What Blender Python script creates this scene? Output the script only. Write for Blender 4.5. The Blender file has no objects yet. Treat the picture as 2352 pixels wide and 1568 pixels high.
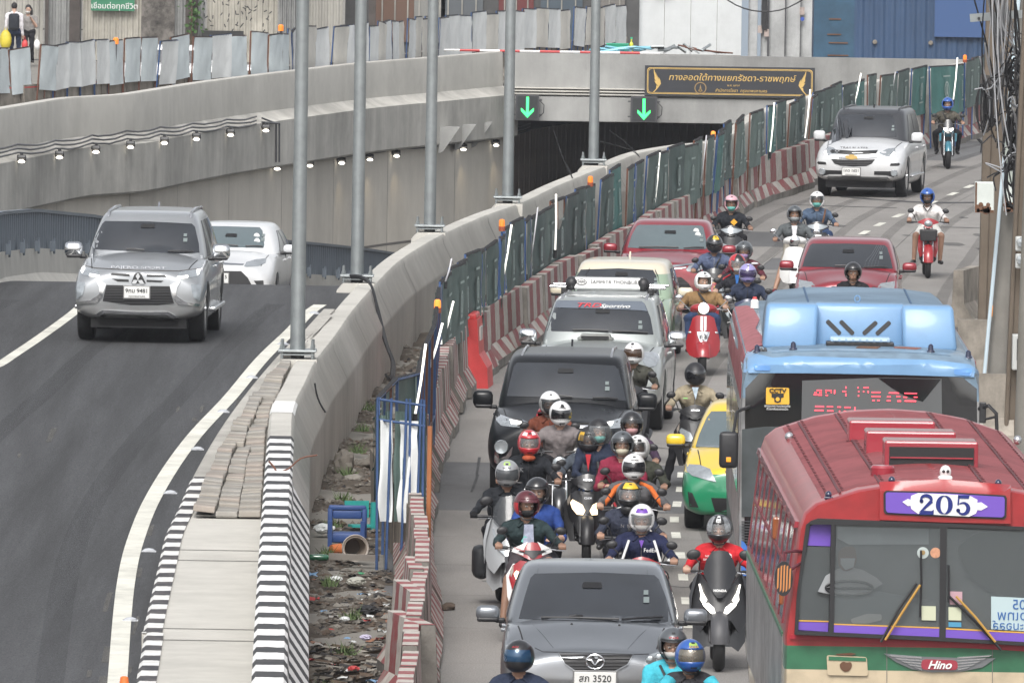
import bpy,bmesh,math,random
from mathutils import Vector,Matrix,noise
from mathutils.bvhtree import BVHTree
random.seed(7)
S = bpy.context.scene
COL = S.collection
# ---------------------------------------------------------------- camera
FD = 28500.0; CH = 9.54; YH = -615.0; K = 1.7415
PITCH = math.atan((784 - YH) / FD); ROLL = math.radians(0.9)
_f = Vector((0,math.cos(PITCH),-math.sin(PITCH)))
_r0 = Vector((1,0,0)); _u0 = Vector((0,math.sin(PITCH),math.cos(PITCH)))
_r = _r0 * math.cos(ROLL) + _u0 * math.sin(ROLL)
_u = _u0 * math.cos(ROLL) - _r0 * math.sin(ROLL)
CAMP = Vector((0,0,CH))
cam = bpy.data.cameras.new('camera'); camo = bpy.data.objects.new('camera',cam); COL.objects.link(camo)
camo.matrix_world = Matrix(((_r.x,_u.x,-_f.x,0),(_r.y,_u.y,-_f.y,0),(_r.z,_u.z,-_f.z,CH),(0,0,0,1)))
cam.sensor_width = 36; cam.lens = 36 * FD / 2352.0; cam.clip_start = 1; cam.clip_end = 6000
cam.shift_y = 0.0
S.camera = camo
# ---------------------------------------------------------------- sky and light (overcast)
w = bpy.data.worlds.new('World'); S.world = w; w.use_nodes = True
nt = w.node_tree; nt.nodes.clear()
sky = nt.nodes.new('ShaderNodeTexSky'); sky.sky_type = 'NISHITA'; sky.sun_disc = False
sky.sun_elevation = math.radians(48); sky.sun_rotation = math.radians(190); sky.dust_density = 4
hs = nt.nodes.new('ShaderNodeHueSaturation'); hs.inputs['Saturation'].default_value = 0.22
bg = nt.nodes.new('ShaderNodeBackground'); bg.inputs['Strength'].default_value = 0.15
wo = nt.nodes.new('ShaderNodeOutputWorld')
nt.links.new(sky.outputs[0],hs.inputs['Color']); nt.links.new(hs.outputs[0],bg.inputs['Color']); nt.links.new(bg.outputs[0],wo.inputs['Surface'])
sl = bpy.data.lights.new('sun','SUN'); sl.energy = 1.7; sl.angle = math.radians(30); sl.color = (1,.97,.93)
slo = bpy.data.objects.new('sun',sl); COL.objects.link(slo)
slo.rotation_euler = (math.radians(42),0,math.radians(-10))
S.view_settings.view_transform = 'Standard'; S.view_settings.look = 'None'; S.view_settings.gamma = 1
S.view_settings.exposure = 0.45; S.view_settings.use_curve_mapping = False
# ---------------------------------------------------------------- measuring
def ray(x,y):
 return (_f + _r * ((x - 1176) / FD) - _u * ((y - 784) / FD))
def G(x,y,z=0.0):
 d = ray(x,y); t = (z - CH) / d.z
 return CAMP + d * t
def GY(x,y,Y):
 d = ray(x,y); return CAMP + d * (Y / d.y)
VP = (0,700,1.68); VL = (0,0,1.68); VB = (1300,0,1.68); VC = (2600,0,1.5722); VH = (2000,700,1.96)
VR = (2900,700,1.5677); VF = (1800,1400,1.96); VG = (1000,1500,1.2736); VM = (1800,1900,1.8867)
VS = (2800,1500,1.2739); VT = (500,1200,1.024); VN = (2500,200,2.767); VQ = (2700,750,3.1367)
VD = (0,0,K)
def Z(v,p):
 return ((v[0] + p[0] / v[2]) / K,(v[1] + p[1] / v[2]) / K)
def lerp(a,b,t): return a + (b - a) * t
def interp(x,pts):
 if x <= pts[0][0]: return pts[0][1]
 for (a,b),(c,d) in zip(pts,pts[1:]):
  if x <= c: return b + (d - b) * (x - a) / (c - a)
 return pts[-1][1]
def smooth_path(P,step=1.5):
 P = [Vector(p) for p in P]; P = [P[0] * 2 - P[1]] + P + [P[-1] * 2 - P[-2]]
 out = []
 for i in range(1,len(P) - 2):
  n = max(1,int((P[i + 1] - P[i]).length / step))
  for k in range(n):
   t = k / n; a,b,c,d = P[i - 1:i + 3]
   out.append(0.5 * ((2 * b) + (c - a) * t + (2 * a - 5 * b + 4 * c - d) * t * t + (3 * b - 3 * c + d - a) * t ** 3))
 out.append(P[-2].copy()); return out
# ---------------------------------------------------------------- materials
_mats = {}
def M(name,col=(.5,.5,.5),rough=.55,metal=0.,var=.0,scale=3.,bump=0.,bscale=40.,coat=0.,emit=0.,spec=.5,trans=0.,alpha=1.,streak=0.,dirt=0.,ecol=None,stretch=(1,1,1),grain=0.):
 if name in _mats: return _mats[name]
 m = bpy.data.materials.new(name); m.use_nodes = True; n = m.node_tree.nodes; L = m.node_tree.links
 b = n['Principled BSDF']; _mats[name] = m
 b.inputs['Base Color'].default_value = (*col,1); b.inputs['Roughness'].default_value = rough; b.inputs['Metallic'].default_value = metal
 b.inputs['Coat Weight'].default_value = coat; b.inputs['Coat Roughness'].default_value = .05
 b.inputs['Specular IOR Level'].default_value = spec; b.inputs['Transmission Weight'].default_value = trans; b.inputs['Alpha'].default_value = alpha
 if emit: b.inputs['Emission Color'].default_value = (*(ecol or col),1); b.inputs['Emission Strength'].default_value = emit
 tc = n.new('ShaderNodeTexCoord')
 def nz(sc,det=6,st=(1,1,1),r=.6):
  mp = n.new('ShaderNodeMapping'); mp.inputs['Scale'].default_value = st; L.new(tc.outputs['Object'],mp.inputs['Vector'])
  t = n.new('ShaderNodeTexNoise'); t.inputs['Scale'].default_value = sc; t.inputs['Detail'].default_value = det; t.inputs['Roughness'].default_value = r
  L.new(mp.outputs[0],t.inputs['Vector']); return t.outputs['Fac']
 cur = None
 def mul(fac,lo,hi,a,c):
  r = n.new('ShaderNodeMapRange'); r.inputs['From Min'].default_value = a; r.inputs['From Max'].default_value = c
  r.inputs['To Min'].default_value = lo; r.inputs['To Max'].default_value = hi; L.new(fac,r.inputs['Value']); return r.outputs[0]
 fs = []
 if var: fs.append(mul(nz(scale,8,stretch,.65),1 - var,1 + var,.25,.75))
 if grain: fs.append(mul(nz(55.,3,(1,.35,1)),1 - grain,1 + grain,.3,.7))
 if streak: fs.append(mul(nz(1.0,6,(1.0,1.0,.16),.75),1 - streak,1 + streak * .5,.3,.7))
 if dirt: fs.append(mul(nz(scale * .23,9,stretch,.7),1 - dirt,1,.36,.56))
 if fs:
  f = fs[0]
  for g in fs[1:]:
   mm = n.new('ShaderNodeMath'); mm.operation = 'MULTIPLY'; L.new(f,mm.inputs[0]); L.new(g,mm.inputs[1]); f = mm.outputs[0]
  v = n.new('ShaderNodeVectorMath'); v.operation = 'SCALE'; v.inputs[0].default_value = col; L.new(f,v.inputs['Scale'])
  L.new(v.outputs[0],b.inputs['Base Color']); m['col'] = 1
  rr = mul(f,min(1,rough * 1.12),rough * .9,.6,1.3); L.new(rr,b.inputs['Roughness'])
 if bump:
  bp = n.new('ShaderNodeBump'); bp.inputs['Strength'].default_value = bump; bp.inputs['Distance'].default_value = .02
  L.new(nz(bscale,6,stretch),bp.inputs['Height']); L.new(bp.outputs[0],b.inputs['Normal'])
 return m
def paint(name,col,metal=0.,rough=.32,dirt=.0):
 new = name not in _mats; m = M(name,col,rough,metal,.05,2.0,coat=.8 if rough < .4 else .2,dirt=dirt or .08,bump=0)
 if new and not name.startswith(('scooter','helmet','taxi_yellow')):   # road dust gathered low on the panels
  n = m.node_tree.nodes; L = m.node_tree.links; b = n['Principled BSDF']; src = b.inputs['Base Color'].links[0].from_socket
  tc = n.new('ShaderNodeTexCoord'); sp = n.new('ShaderNodeSeparateXYZ'); L.new(tc.outputs['Object'],sp.inputs[0]); r = n.new('ShaderNodeMapRange'); r.inputs['From Min'].default_value = .72; r.inputs['From Max'].default_value = .28; L.new(sp.outputs[2],r.inputs['Value'])
  ns = n.new('ShaderNodeTexNoise'); ns.inputs['Scale'].default_value = 5; ns.inputs['Detail'].default_value = 8; L.new(tc.outputs['Object'],ns.inputs['Vector']); mu = n.new('ShaderNodeMath'); mu.operation = 'MULTIPLY'; L.new(r.outputs[0],mu.inputs[0]); L.new(ns.outputs['Fac'],mu.inputs[1])
  mx = n.new('ShaderNodeMix'); mx.data_type = 'RGBA'; mx.inputs['B'].default_value = (.19,.17,.145,1); L.new(src,mx.inputs['A']); L.new(mu.outputs[0],mx.inputs['Factor']); L.new(mx.outputs['Result'],b.inputs['Base Color'])
 return m
def stripes(name,ca,cb,period,axis=0,slant=0.,uv=False,wear=.3,duty=.5,offset=0.):
 m = bpy.data.materials.new(name); m.use_nodes = True; n = m.node_tree.nodes; L = m.node_tree.links; b = n['Principled BSDF']
 tc = n.new('ShaderNodeTexCoord'); sp = n.new('ShaderNodeSeparateXYZ'); L.new(tc.outputs['UV' if uv else 'Object'],sp.inputs[0])
 def ma(op,a,c):
  q = n.new('ShaderNodeMath'); q.operation = op
  for i,s in enumerate((a,c)):
   if isinstance(s,(int,float)): q.inputs[i].default_value = s
   else: L.new(s,q.inputs[i])
  return q.outputs[0]
 nw = n.new('ShaderNodeTexNoise'); nw.inputs['Scale'].default_value = 9; L.new(tc.outputs['Object'],nw.inputs['Vector'])
 u = ma('ADD',sp.outputs[axis],ma('MULTIPLY',sp.outputs[1 if uv else 2],slant)) if slant else sp.outputs[axis]
 u = ma('ADD',ma('ADD',u,ma('MULTIPLY',nw.outputs['Fac'],period * .12)),50 * period + offset)
 fr = ma('FRACT',ma('DIVIDE',u,period),0); g = ma('LESS_THAN',fr,duty)
 mx = n.new('ShaderNodeMix'); mx.data_type = 'RGBA'; mx.inputs['A'].default_value = (*ca,1); mx.inputs['B'].default_value = (*cb,1); L.new(g,mx.inputs['Factor'])
 n2 = n.new('ShaderNodeTexNoise'); n2.inputs['Scale'].default_value = 4; n2.inputs['Detail'].default_value = 9; n2.inputs['Roughness'].default_value = .75; L.new(tc.outputs['Object'],n2.inputs['Vector'])
 r = n.new('ShaderNodeMapRange'); r.inputs['From Min'].default_value = .42; r.inputs['From Max'].default_value = .68; r.inputs['To Max'].default_value = wear * 1.6; L.new(n2.outputs['Fac'],r.inputs['Value'])
 m2 = n.new('ShaderNodeMix'); m2.data_type = 'RGBA'; m2.inputs['B'].default_value = (.23,.2,.18,1); L.new(mx.outputs['Result'],m2.inputs['A']); L.new(r.outputs[0],m2.inputs['Factor'])
 L.new(m2.outputs['Result'],b.inputs['Base Color']); b.inputs['Roughness'].default_value = .75
 bp = n.new('ShaderNodeBump'); bp.inputs['Strength'].default_value = .3; bp.inputs['Distance'].default_value = .02; L.new(n2.outputs['Fac'],bp.inputs['Height']); L.new(bp.outputs[0],b.inputs['Normal'])
 return m
BLK = M('black_rubber',(.014,.014,.015),.75,var=.2); BPL = M('black_plastic',(.018,.018,.02),.45,var=.15)
CHR = M('chrome',(.75,.76,.78),.12,1); GLS = M('tinted_glass',(.018,.021,.026),.07,0,coat=1.,spec=.8,var=.5,scale=1.6)
WHT = M('white_paint',(.74,.74,.73),.5,var=.05); DGR = M('dark_grey',(.06,.06,.065),.5)
LED = M('white_led',(1,.97,.9),.4,emit=1.7); WARM = M('warm_lamp',(1,.86,.6),.4,emit=3.0)
SLV = M('silver_reflector',(.55,.56,.58),.2,.8); ORG = M('orange_lens',(.8,.2,.02),.3,emit=.5)
CLR = M('clear_lens',(.36,.39,.41),.15,0.4,coat=1,var=.3,scale=9)
# ---------------------------------------------------------------- mesh builder
class MB:
 def __init__(s): s.v = []; s.f = []; s.m = []; s.uv = None; s.smooth = False
 def add(s,vs,fs,mi=0):
  o = len(s.v); s.v += [tuple(v) for v in vs]; s.f += [tuple(i + o for i in f) for f in fs]; s.m += [mi] * len(fs); return s
 def box(s,c,d,mi=0,rot=None,taper=1.,bev=0.):
  x,y,z = d[0] / 2,d[1] / 2,d[2] / 2
  if bev:
   b = min(bev,x * .9,y * .9,z * .9); vs = []; 
   bm = bmesh.new(); bmesh.ops.create_cube(bm,size=1)
   for v in bm.verts: v.co = Vector((v.co.x * d[0],v.co.y * d[1],v.co.z * d[2]))
   bmesh.ops.bevel(bm,geom=bm.edges[:],offset=b,segments=2,profile=.5,affect='EDGES')
   vs = [v.co.copy() for v in bm.verts]; fs = [[v.index for v in f.verts] for f in bm.faces]; bm.free()
   for v in vs:
    if v.z > 0: v.x *= taper; v.y *= taper
  else:
   vs = [Vector((sx * x * (taper if sz > 0 else 1),sy * y * (taper if sz > 0 else 1),sz * z)) for sz in (-1,1) for sy in (-1,1) for sx in (-1,1)]
   fs = [(0,2,3,1),(4,5,7,6),(0,1,5,4),(2,6,7,3),(0,4,6,2),(1,3,7,5)]
  if rot is not None: vs = [rot @ v for v in vs]
  c = Vector(c); return s.add([v + c for v in vs],fs,mi)
 def tube(s,pts,r,n=8,mi=0,caps=True):
  pts = [Vector(p) for p in pts]; N = len(pts); rs = r if isinstance(r,(list,tuple)) else [r] * N
  vs = []; up = Vector((0,0,1)); prev = None
  for i,p in enumerate(pts):
   t = (pts[min(i + 1,N - 1)] - pts[max(i - 1,0)]).normalized()
   if prev is None:
    a = t.cross(up if abs(t.z) < .9 else Vector((1,0,0))).normalized()
   else: a = (prev - t * prev.dot(t)).normalized()
   prev = a; b = t.cross(a)
   for k in range(n):
    an = 2 * math.pi * k / n; vs.append(p + (a * math.cos(an) + b * math.sin(an)) * rs[i])
  fs = [(i * n + k,i * n + (k + 1) % n,(i + 1) * n + (k + 1) % n,(i + 1) * n + k) for i in range(N - 1) for k in range(n)]
  if caps: fs += [tuple(range(n))[::-1],tuple((N - 1) * n + k for k in range(n))]
  return s.add(vs,fs,mi)
 def lathe(s,prof,c=(0,0,0),ax='z',n=20,mi=0,closed=False):
  c = Vector(c); vs = []
  for r,h in prof:
   for k in range(n):
    a = 2 * math.pi * k / n; x,y = r * math.cos(a),r * math.sin(a)
    vs.append(c + (Vector((x,y,h)) if ax == 'z' else Vector((h,x,y)) if ax == 'x' else Vector((x,h,y))))
  m = len(prof); rng = m if closed else m - 1
  fs = [(i * n + k,i * n + (k + 1) % n,((i + 1) % m) * n + (k + 1) % n,((i + 1) % m) * n + k) for i in range(rng) for k in range(n)]
  if not closed: fs += [tuple(range(n))[::-1],tuple((m - 1) * n + k for k in range(n))]
  return s.add(vs,fs,mi)
 def ell(s,c,r,n=12,mi=0,rot=None,half=None):
  c = Vector(c); r = Vector(r) if isinstance(r,(tuple,list)) else Vector((r,r,r)); vs = []; h = n // 2
  for i in range(h + 1):
   t = math.pi * i / h
   for k in range(n):
    a = 2 * math.pi * k / n; v = Vector((math.sin(t) * math.cos(a) * r.x,math.sin(t) * math.sin(a) * r.y,math.cos(t) * r.z))
    if rot is not None: v = rot @ v
    vs.append(v + c)
  fs = [(i * n + k,(i + 1) * n + k,(i + 1) * n + (k + 1) % n,i * n + (k + 1) % n) for i in range(h) for k in range(n)]
  return s.add(vs,fs,mi)
 def prism(s,poly,a,b,axis='y',mi=0):
  """2D polygon extruded from a to b along axis"""
  n = len(poly)
  def P(u,v,t): return (u,t,v) if axis == 'y' else (t,u,v) if axis == 'x' else (u,v,t)
  vs = [P(u,v,a) for u,v in poly] + [P(u,v,b) for u,v in poly]
  fs = [tuple(range(n)),tuple(range(2 * n - 1,n - 1,-1))] + [(i,i + n,(i + 1) % n + n,(i + 1) % n) for i in range(n)]
  return s.add(vs,fs,mi)
 def build(s,name,mats,parent=None,loc=None,rotz=0.,smooth=None,weld=False):
  me = bpy.data.meshes.new(name); me.from_pydata(s.v,[],s.f); 
  if not isinstance(mats,(list,tuple)): mats = [mats]
  for m in mats: me.materials.append(m)
  if len(mats) > 1: me.polygons.foreach_set('material_index',s.m)
  bm = bmesh.new(); bm.from_mesh(me)
  if weld: bmesh.ops.remove_doubles(bm,verts=bm.verts[:],dist=1e-4)
  bmesh.ops.recalc_face_normals(bm,faces=bm.faces[:]); bm.to_mesh(me); bm.free()
  if s.uv and not weld:
   ul = me.uv_layers.new(name='UVMap')
   for l in me.loops: ul.data[l.index].uv = s.uv[l.vertex_index]
  if smooth is not None:
   me.shade_smooth()
   if smooth < 3: 
    try: me.set_sharp_from_angle(angle=smooth)
    except Exception: pass
  o = bpy.data.objects.new(name,me); COL.objects.link(o)
  if parent: o.parent = parent
  if loc is not None: o.location = loc
  if rotz: o.rotation_euler = (0,0,rotz)
  return o
TMP = bpy.data.scenes.new('modifier_stage')
def evaluated(o,extra=()):
 for q in (o,*extra): TMP.collection.objects.link(q)
 vl = TMP.view_layers[0]; vl.update(); me = bpy.data.meshes.new_from_object(o.evaluated_get(vl.depsgraph))
 for q in (o,*extra): TMP.collection.objects.unlink(q)
 return me
def tag(o,label,cat=None,group=None,kind=None):
 if label: o['label'] = label
 if cat: o['category'] = cat
 if group: o['group'] = group
 if kind: o['kind'] = kind
 return o
def thing(name,label,cat,loc=(0,0,0),rotz=0.,group=None):
 o = bpy.data.objects.new(name,None); COL.objects.link(o); o.location = loc; o.rotation_euler = (0,0,rotz); o.empty_display_size = .3
 return tag(o,label,cat,group)
def kids(o): return [c for c in bpy.data.objects if c.parent == o]
def dup(root,loc,rotz=0.,label=None,group=None,tree=None):
 r = root.copy(); COL.objects.link(r); r.location = loc; r.rotation_euler = (0,0,rotz)
 if label: r['label'] = label
 if group: r['group'] = group
 for ch,gs in (tree or [(c,kids(c)) for c in kids(root)]):
  c = ch.copy(); COL.objects.link(c); c.parent = r
  for g in gs: d = g.copy(); COL.objects.link(d); d.parent = c
 return r
def tree_of(root): return [(c,kids(c)) for c in kids(root)]
def place(o,d): o.rotation_euler = (0,0,math.atan2(d.y,d.x)); return o
def sweep(mb,path,prof,closed=True,u0=0.):
 """prof (offset to the right, z); path of 3D vectors; writes uv (arc length, profile length)"""
 o = len(mb.v); n = len(prof); s_ = u0; uv = []; pl = [0]
 for a,b in zip(prof,prof[1:]): pl.append(pl[-1] + math.hypot(b[0] - a[0],b[1] - a[1]))
 for i,p in enumerate(path):
  t = path[min(i + 1,len(path) - 1)] - path[max(i - 1,0)]; t.z = 0; t.normalize(); r = Vector((t.y,-t.x,0))
  if i: s_ += (path[i] - path[i - 1]).length
  for k,(a,z) in enumerate(prof): mb.v.append(tuple(p + r * a + Vector((0,0,z)))); uv.append((s_,pl[k]))
 mb.uv = (mb.uv or []) + uv
 rng = n if closed else n - 1
 for i in range(len(path) - 1):
  for k in range(rng): mb.f.append((o + i * n + k,o + i * n + (k + 1) % n,o + (i + 1) * n + (k + 1) % n,o + (i + 1) * n + k)); mb.m.append(0)
 if closed:
  mb.f += [tuple(o + k for k in range(n)),tuple(o + (len(path) - 1) * n + k for k in range(n))]; mb.m += [0,0]
 return mb
def text(s,size,mat,name='lettering',parent=None,ext=.004,loc=(0,0,0),rot=(math.pi / 2,0,0),align='CENTER',sx=1.,shear=0.,bold=0.):
 c = bpy.data.curves.new(name,'FONT'); c.body = s; c.size = size; c.extrude = ext; c.align_x = align; c.align_y = 'CENTER'; c.shear = shear; c.offset = bold
 c.resolution_u = 3
 o = bpy.data.objects.new(name,c); me = evaluated(o); bpy.data.objects.remove(o)
 me.materials.clear(); me.materials.append(mat)
 q = bpy.data.objects.new(name,me); COL.objects.link(q); q.location = loc; q.rotation_euler = rot; q.scale = (sx,1,1)
 if parent: q.parent = parent
 return q
# ================================================================ THE SETTING
ZR = [(60,.2),(100,.22),(125,.45),(150,.85),(168,1.08),(180,1.18),(186,1.15),(191,.98),(197,.6),(204,.05),(215,-.6),(230,-1.3),(270,-3.2),(331,-5.9),(360,-6.4),(420,-6.6)]
_zz = [Vector((y,z,0)) for y,z in ZR]; ZR = [(v.x,v.y) for v in smooth_path(_zz,2.0)]
def zr(Y): return interp(Y,ZR)
def D2(v,pts,z): return [G(*Z(v,p),z) for p in pts]
def atY(path,Y): return interp(Y,[(p.y,p.x) for p in path])
WT = 1.3
med = D2(VT,[(590,1568),(608,1100),(635,600),(648,440),(700,330),(740,250)],WT) + [G(x,y,WT) for x,y in [(748,770),(790,712),(838,658),(893,603),(955,562),(1012,532),(1100,494),(1185,464),(1270,424),(1383,379),(1460,350),(1570,331),(1650,320)]] + [Vector((5.25,271,WT)),Vector((6.8,285,WT)),Vector((9.2,302,WT)),Vector((12,320,WT)),Vector((14,331.5,WT))]
_d = med[0] - med[1]; med.insert(0,med[0] + _d * (70 - med[0].y) / _d.y)
MED = smooth_path([Vector((p.x,p.y,0)) for p in med],1.2)
FWp = [(0,253),(171,226),(290,219),(478,190),(677,165),(835,147),(982,135),(1155,115)]
fw = [G(x,y,1.0) for x,y in FWp]
FW = [Vector((p.x,p.y,0)) for p in fw]
d0 = (FW[0] - FW[2]).normalized()
FW = [Vector((-24,70,0)),Vector((-23,130,0)),Vector((-20.5,190,0)),Vector((-16.5,235,0))] + FW
FW[-1].y = 331; FW = smooth_path(FW,2.0)
LB = smooth_path([Vector(p) for p in [(-8.4,70,0),(-8.4,120,0),(-8.3,165,0),(-7.9,187,0),(-7.05,206,0),(-5.2,225,0),(-3.45,246,0),(-2.4,270,0),(-1.5,300,0),(-1.0,329,0)]],1.5)
BAS = [(1014,1568),(1016,1434),(1004,1330),(998,1230),(1007,1141),(1041,1017),(1086,911),(1130,866),(1230,794),(1400,690),(1560,590),(1712,490),(1858,435),(2121,347),(2249,318)]
BAR = [G(x,y,0) for x,y in BAS]; BAR.insert(0,Vector((BAR[0].x - .1,60,0))); BAR.append(Vector((17,345,0))); BAR = smooth_path(BAR,.5)
RE = smooth_path([Vector(p) for p in [(7.0,60,0),(7.0,120,0),(7.15,170,0),(7.7,205,0),(10.2,245,0),(15,290,0),(24,345,0)]],3)
# --- materials
CON = M('concrete',(.42,.405,.37),.82,var=.12,scale=1.6,bump=.25,bscale=22,dirt=.3,streak=.12)
CONL = M('pale_concrete',(.49,.475,.435),.8,var=.08,scale=2,bump=.15,bscale=25,dirt=.14,streak=.09)
COND = M('stained_concrete',(.5,.485,.445),.85,var=.2,scale=.6,bump=.2,bscale=20,dirt=.35,streak=.28)
CONP = M('portal_concrete',(.31,.31,.3),.85,var=.16,scale=.7,bump=.2,bscale=14,dirt=.25,streak=.2)
ASP = M('asphalt',(.05,.051,.054),.8,var=.38,scale=2.4,bump=.5,bscale=160,dirt=.3,stretch=(1,.03,1),grain=.4)
SLB = M('road_concrete',(.235,.222,.208),.85,var=.14,scale=.8,bump=.3,bscale=60,dirt=.26,stretch=(1,.2,1),grain=.2)
SLB2 = M('road_concrete_dark',(.12,.12,.122),.85,var=.15,scale=1.,bump=.3,bscale=60,dirt=.3,stretch=(1,.3,1),grain=.25)
LINE = M('road_paint',(.66,.65,.58),.7,var=.1,scale=4,dirt=.25,bump=.2,bscale=80)
SOIL = M('soil',(.085,.068,.052),.95,var=.35,scale=2.5,bump=1.,bscale=14,dirt=.4)
GRD = M('ground',(.2,.19,.17),.95,var=.2,scale=.4,bump=.4,bscale=5)
# --- ground (with the cutting for the underpass left open) and roads
def strip(name,ys,xl,xr,zf,mat,nx=2,kind='structure'):
 mb = MB()
 for y in ys:
  a,b = xl(y),xr(y)
  for k in range(nx): x = lerp(a,b,k / (nx - 1)); mb.v.append((x,y,zf(x,y)))
 for i in range(len(ys) - 1):
  for k in range(nx - 1): mb.f.append((i * nx + k,i * nx + k + 1,(i + 1) * nx + k + 1,(i + 1) * nx + k)); mb.m.append(0)
 o = mb.build(name,mat,smooth=9)
 if kind: o['kind'] = kind
 return o
YS = [60 + i * 2.0 for i in range(136)] + [331.4]
g = MB()
for i in range(len(YS) - 1):
 a,b = YS[i],YS[i + 1]
 g.add([(atY(MED,a) + .3,a,-.03),(1500,a,-.03),(1500,b,-.03),(atY(MED,b) + .3,b,-.03)],[(0,1,2,3)])
 g.add([(-1500,a,-.03),(atY(FW,a) - .2,a,-.03),(atY(FW,b) - .2,b,-.03),(-1500,b,-.03)],[(0,1,2,3)])
g.add([(-1500,331.4,-.03),(1500,331.4,-.03),(1500,4000,-.03),(-1500,4000,-.03)],[(0,1,2,3)])
g.add([(-1500,-300,-.03),(1500,-300,-.03),(1500,60,-.03),(-1500,60,-.03)],[(0,1,2,3)])
g.build('ground',GRD)['kind'] = 'structure'
YR = [60 + i * 1.5 for i in range(241)]
strip('underpass_road',YR,lambda y: atY(FW,y) - .1 if y < 331 else -12,lambda y: atY(MED,y) + .1 if y < 331 else 22,lambda x,y: zr(y),ASP,6)
rbase = strip('road',YR[:190],lambda y: atY(BAR,y) - .6,lambda y: atY(RE,y),lambda x,y: -.012,SLB2,3)
# concrete slabs of the surface road, joints left open between them
rng = random.Random(3); y = 62.0; k = 0
dark_rows = {}
while y < 325:
 ln = 5.0 if y < 230 else 7.0
 a0,a1 = y,y + ln - .025
 for c in range(3):
  def X(yy,t): return lerp(atY(BAR,yy) - .35,atY(RE,yy) - .02,t)
  t0,t1 = c / 3 + .0009,(c + 1) / 3 - .0009
  mb = MB(); mb.add([(X(a0,t0),a0,0),(X(a0,t1),a0,0),(X(a1,t1),a1,0),(X(a1,t0),a1,0),(X(a0,t0),a0,-.01),(X(a0,t1),a0,-.01),(X(a1,t1),a1,-.01),(X(a1,t0),a1,-.01)],[(0,1,2,3),(0,4,5,1),(1,5,6,2),(2,6,7,3),(3,7,4,0)])
  dark = (148 < y < 161) or (196 < y < 205 and c > 0) or (rng.random() < .06)
  s_ = mb.build('slab',SLB2 if dark else SLB,rbase)
 y += ln
# bitumen patches and crack fillings across the far road
BIT = M('bitumen',(.045,.045,.047),.8,var=.3,bump=.4,bscale=50)
def flatpoly(name,pts,z,mat,parent=None,th=.0):
 mb = MB(); mb.add([(p[0],p[1],z) for p in pts],[tuple(range(len(pts)))]); return mb.build(name,mat,parent)
def crack(pts,wd,z=.004,jit=.3):
 P = smooth_path([G(x,y,0) for x,y in pts],.25); mb = MB(); r = random.Random(len(pts) * 7 + int(pts[0][0]))
 for i,p in enumerate(P):
  w_ = wd * (1 + jit * r.uniform(-1,1)); o = r.uniform(-.05,.05)
  mb.v += [(p.x,p.y - w_ + o,z),(p.x,p.y + w_ + o,z)]
 for i in range(len(P) - 1): mb.f.append((2 * i,2 * i + 2,2 * i + 3,2 * i + 1)); mb.m.append(0)
 mb.build('crack_filling',BIT,rbase)
crack([(1930,452),(2060,462),(2160,466),(2250,465)],.32)
crack([(1800,470),(1930,474),(2060,478)],.12)
crack([(2130,524),(2170,522),(2250,524)],.1)
for px in [(1092,1092,1098,1050),(1080,1130,1094,1090)]:
 a,b = G(px[0],px[1]),G(px[2],px[3]); flatpoly('crack_filling',[(a.x,a.y),(a.x + .03,a.y),(b.x + .04,b.y),(b.x,b.y)],.004,BIT,rbase)
OIL = M('oil_stain',(.05,.048,.046),.5,var=.4,alpha=.42)
TYR = M('tyre_track',(.09,.085,.08),.8,var=.5,scale=2,stretch=(4,.15,1),alpha=.22)
r_ = random.Random(19)
for k in range(46):
 Y = r_.uniform(100,250); x = lerp(atY(BAR,Y) + .6,atY(RE,Y) - .4,r_.random()); s_ = r_.uniform(.06,.28); n_ = 11
 flatpoly('oil_stain',[(x + s_ * math.cos(6.283 * i / n_) * r_.uniform(.6,1.2),Y + 4 * s_ * math.sin(6.283 * i / n_) * r_.uniform(.6,1.2)) for i in range(n_)],.0035 + k * .00002,OIL,rbase)
for t_ in (.1,.26,.42,.58,.74,.9):
 ribbon_ = [Vector((lerp(atY(BAR,y_),atY(RE,y_),t_) + .05 * math.sin(y_ * .2),y_,0)) for y_ in range(95,300,6)]
 mb = MB(); P_ = smooth_path(ribbon_,3)
 for p_ in P_: mb.v += [(p_.x - .11,p_.y,.003),(p_.x + .11,p_.y,.003)]
 mb.f = [(2 * i,2 * i + 1,2 * i + 3,2 * i + 2) for i in range(len(P_) - 1)]; mb.m = [0] * len(mb.f); mb.build('tyre_track',TYR,rbase)
for k in range(5):
 Y = 112 + k * 27; xs_ = atY(BAR,Y) + .5; pts_ = [Vector((xs_ + i * .45,Y + r_.uniform(-.5,.5) * (1 + i * .1),0)) for i in range(9 + k)]; mb = MB(); P_ = smooth_path(pts_,.3)
 for p_ in P_: w_ = r_.uniform(.012,.045); mb.v += [(p_.x,p_.y - w_,.0042),(p_.x,p_.y + w_,.0042)]
 mb.f = [(2 * i,2 * i + 2,2 * i + 3,2 * i + 1) for i in range(len(P_) - 1)]; mb.m = [0] * len(mb.f); mb.build('crack_filling',BIT,rbase)
# sidewalk on the right
strip('sidewalk',YR[:190],lambda y: atY(RE,y),lambda y: atY(RE,y) + 6,lambda x,y: .12,M('sidewalk_concrete',(.2,.175,.15),.9,var=.2,scale=.6,bump=.4,bscale=20,dirt=.35),3)
kb = MB(); sweep(kb,[p + Vector((0,0,0)) for p in RE],[(-.14,-.02),(-.14,.125),(.03,.125),(.03,-.02)]); kb.build('kerb',CON)['kind'] = 'structure'
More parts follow.
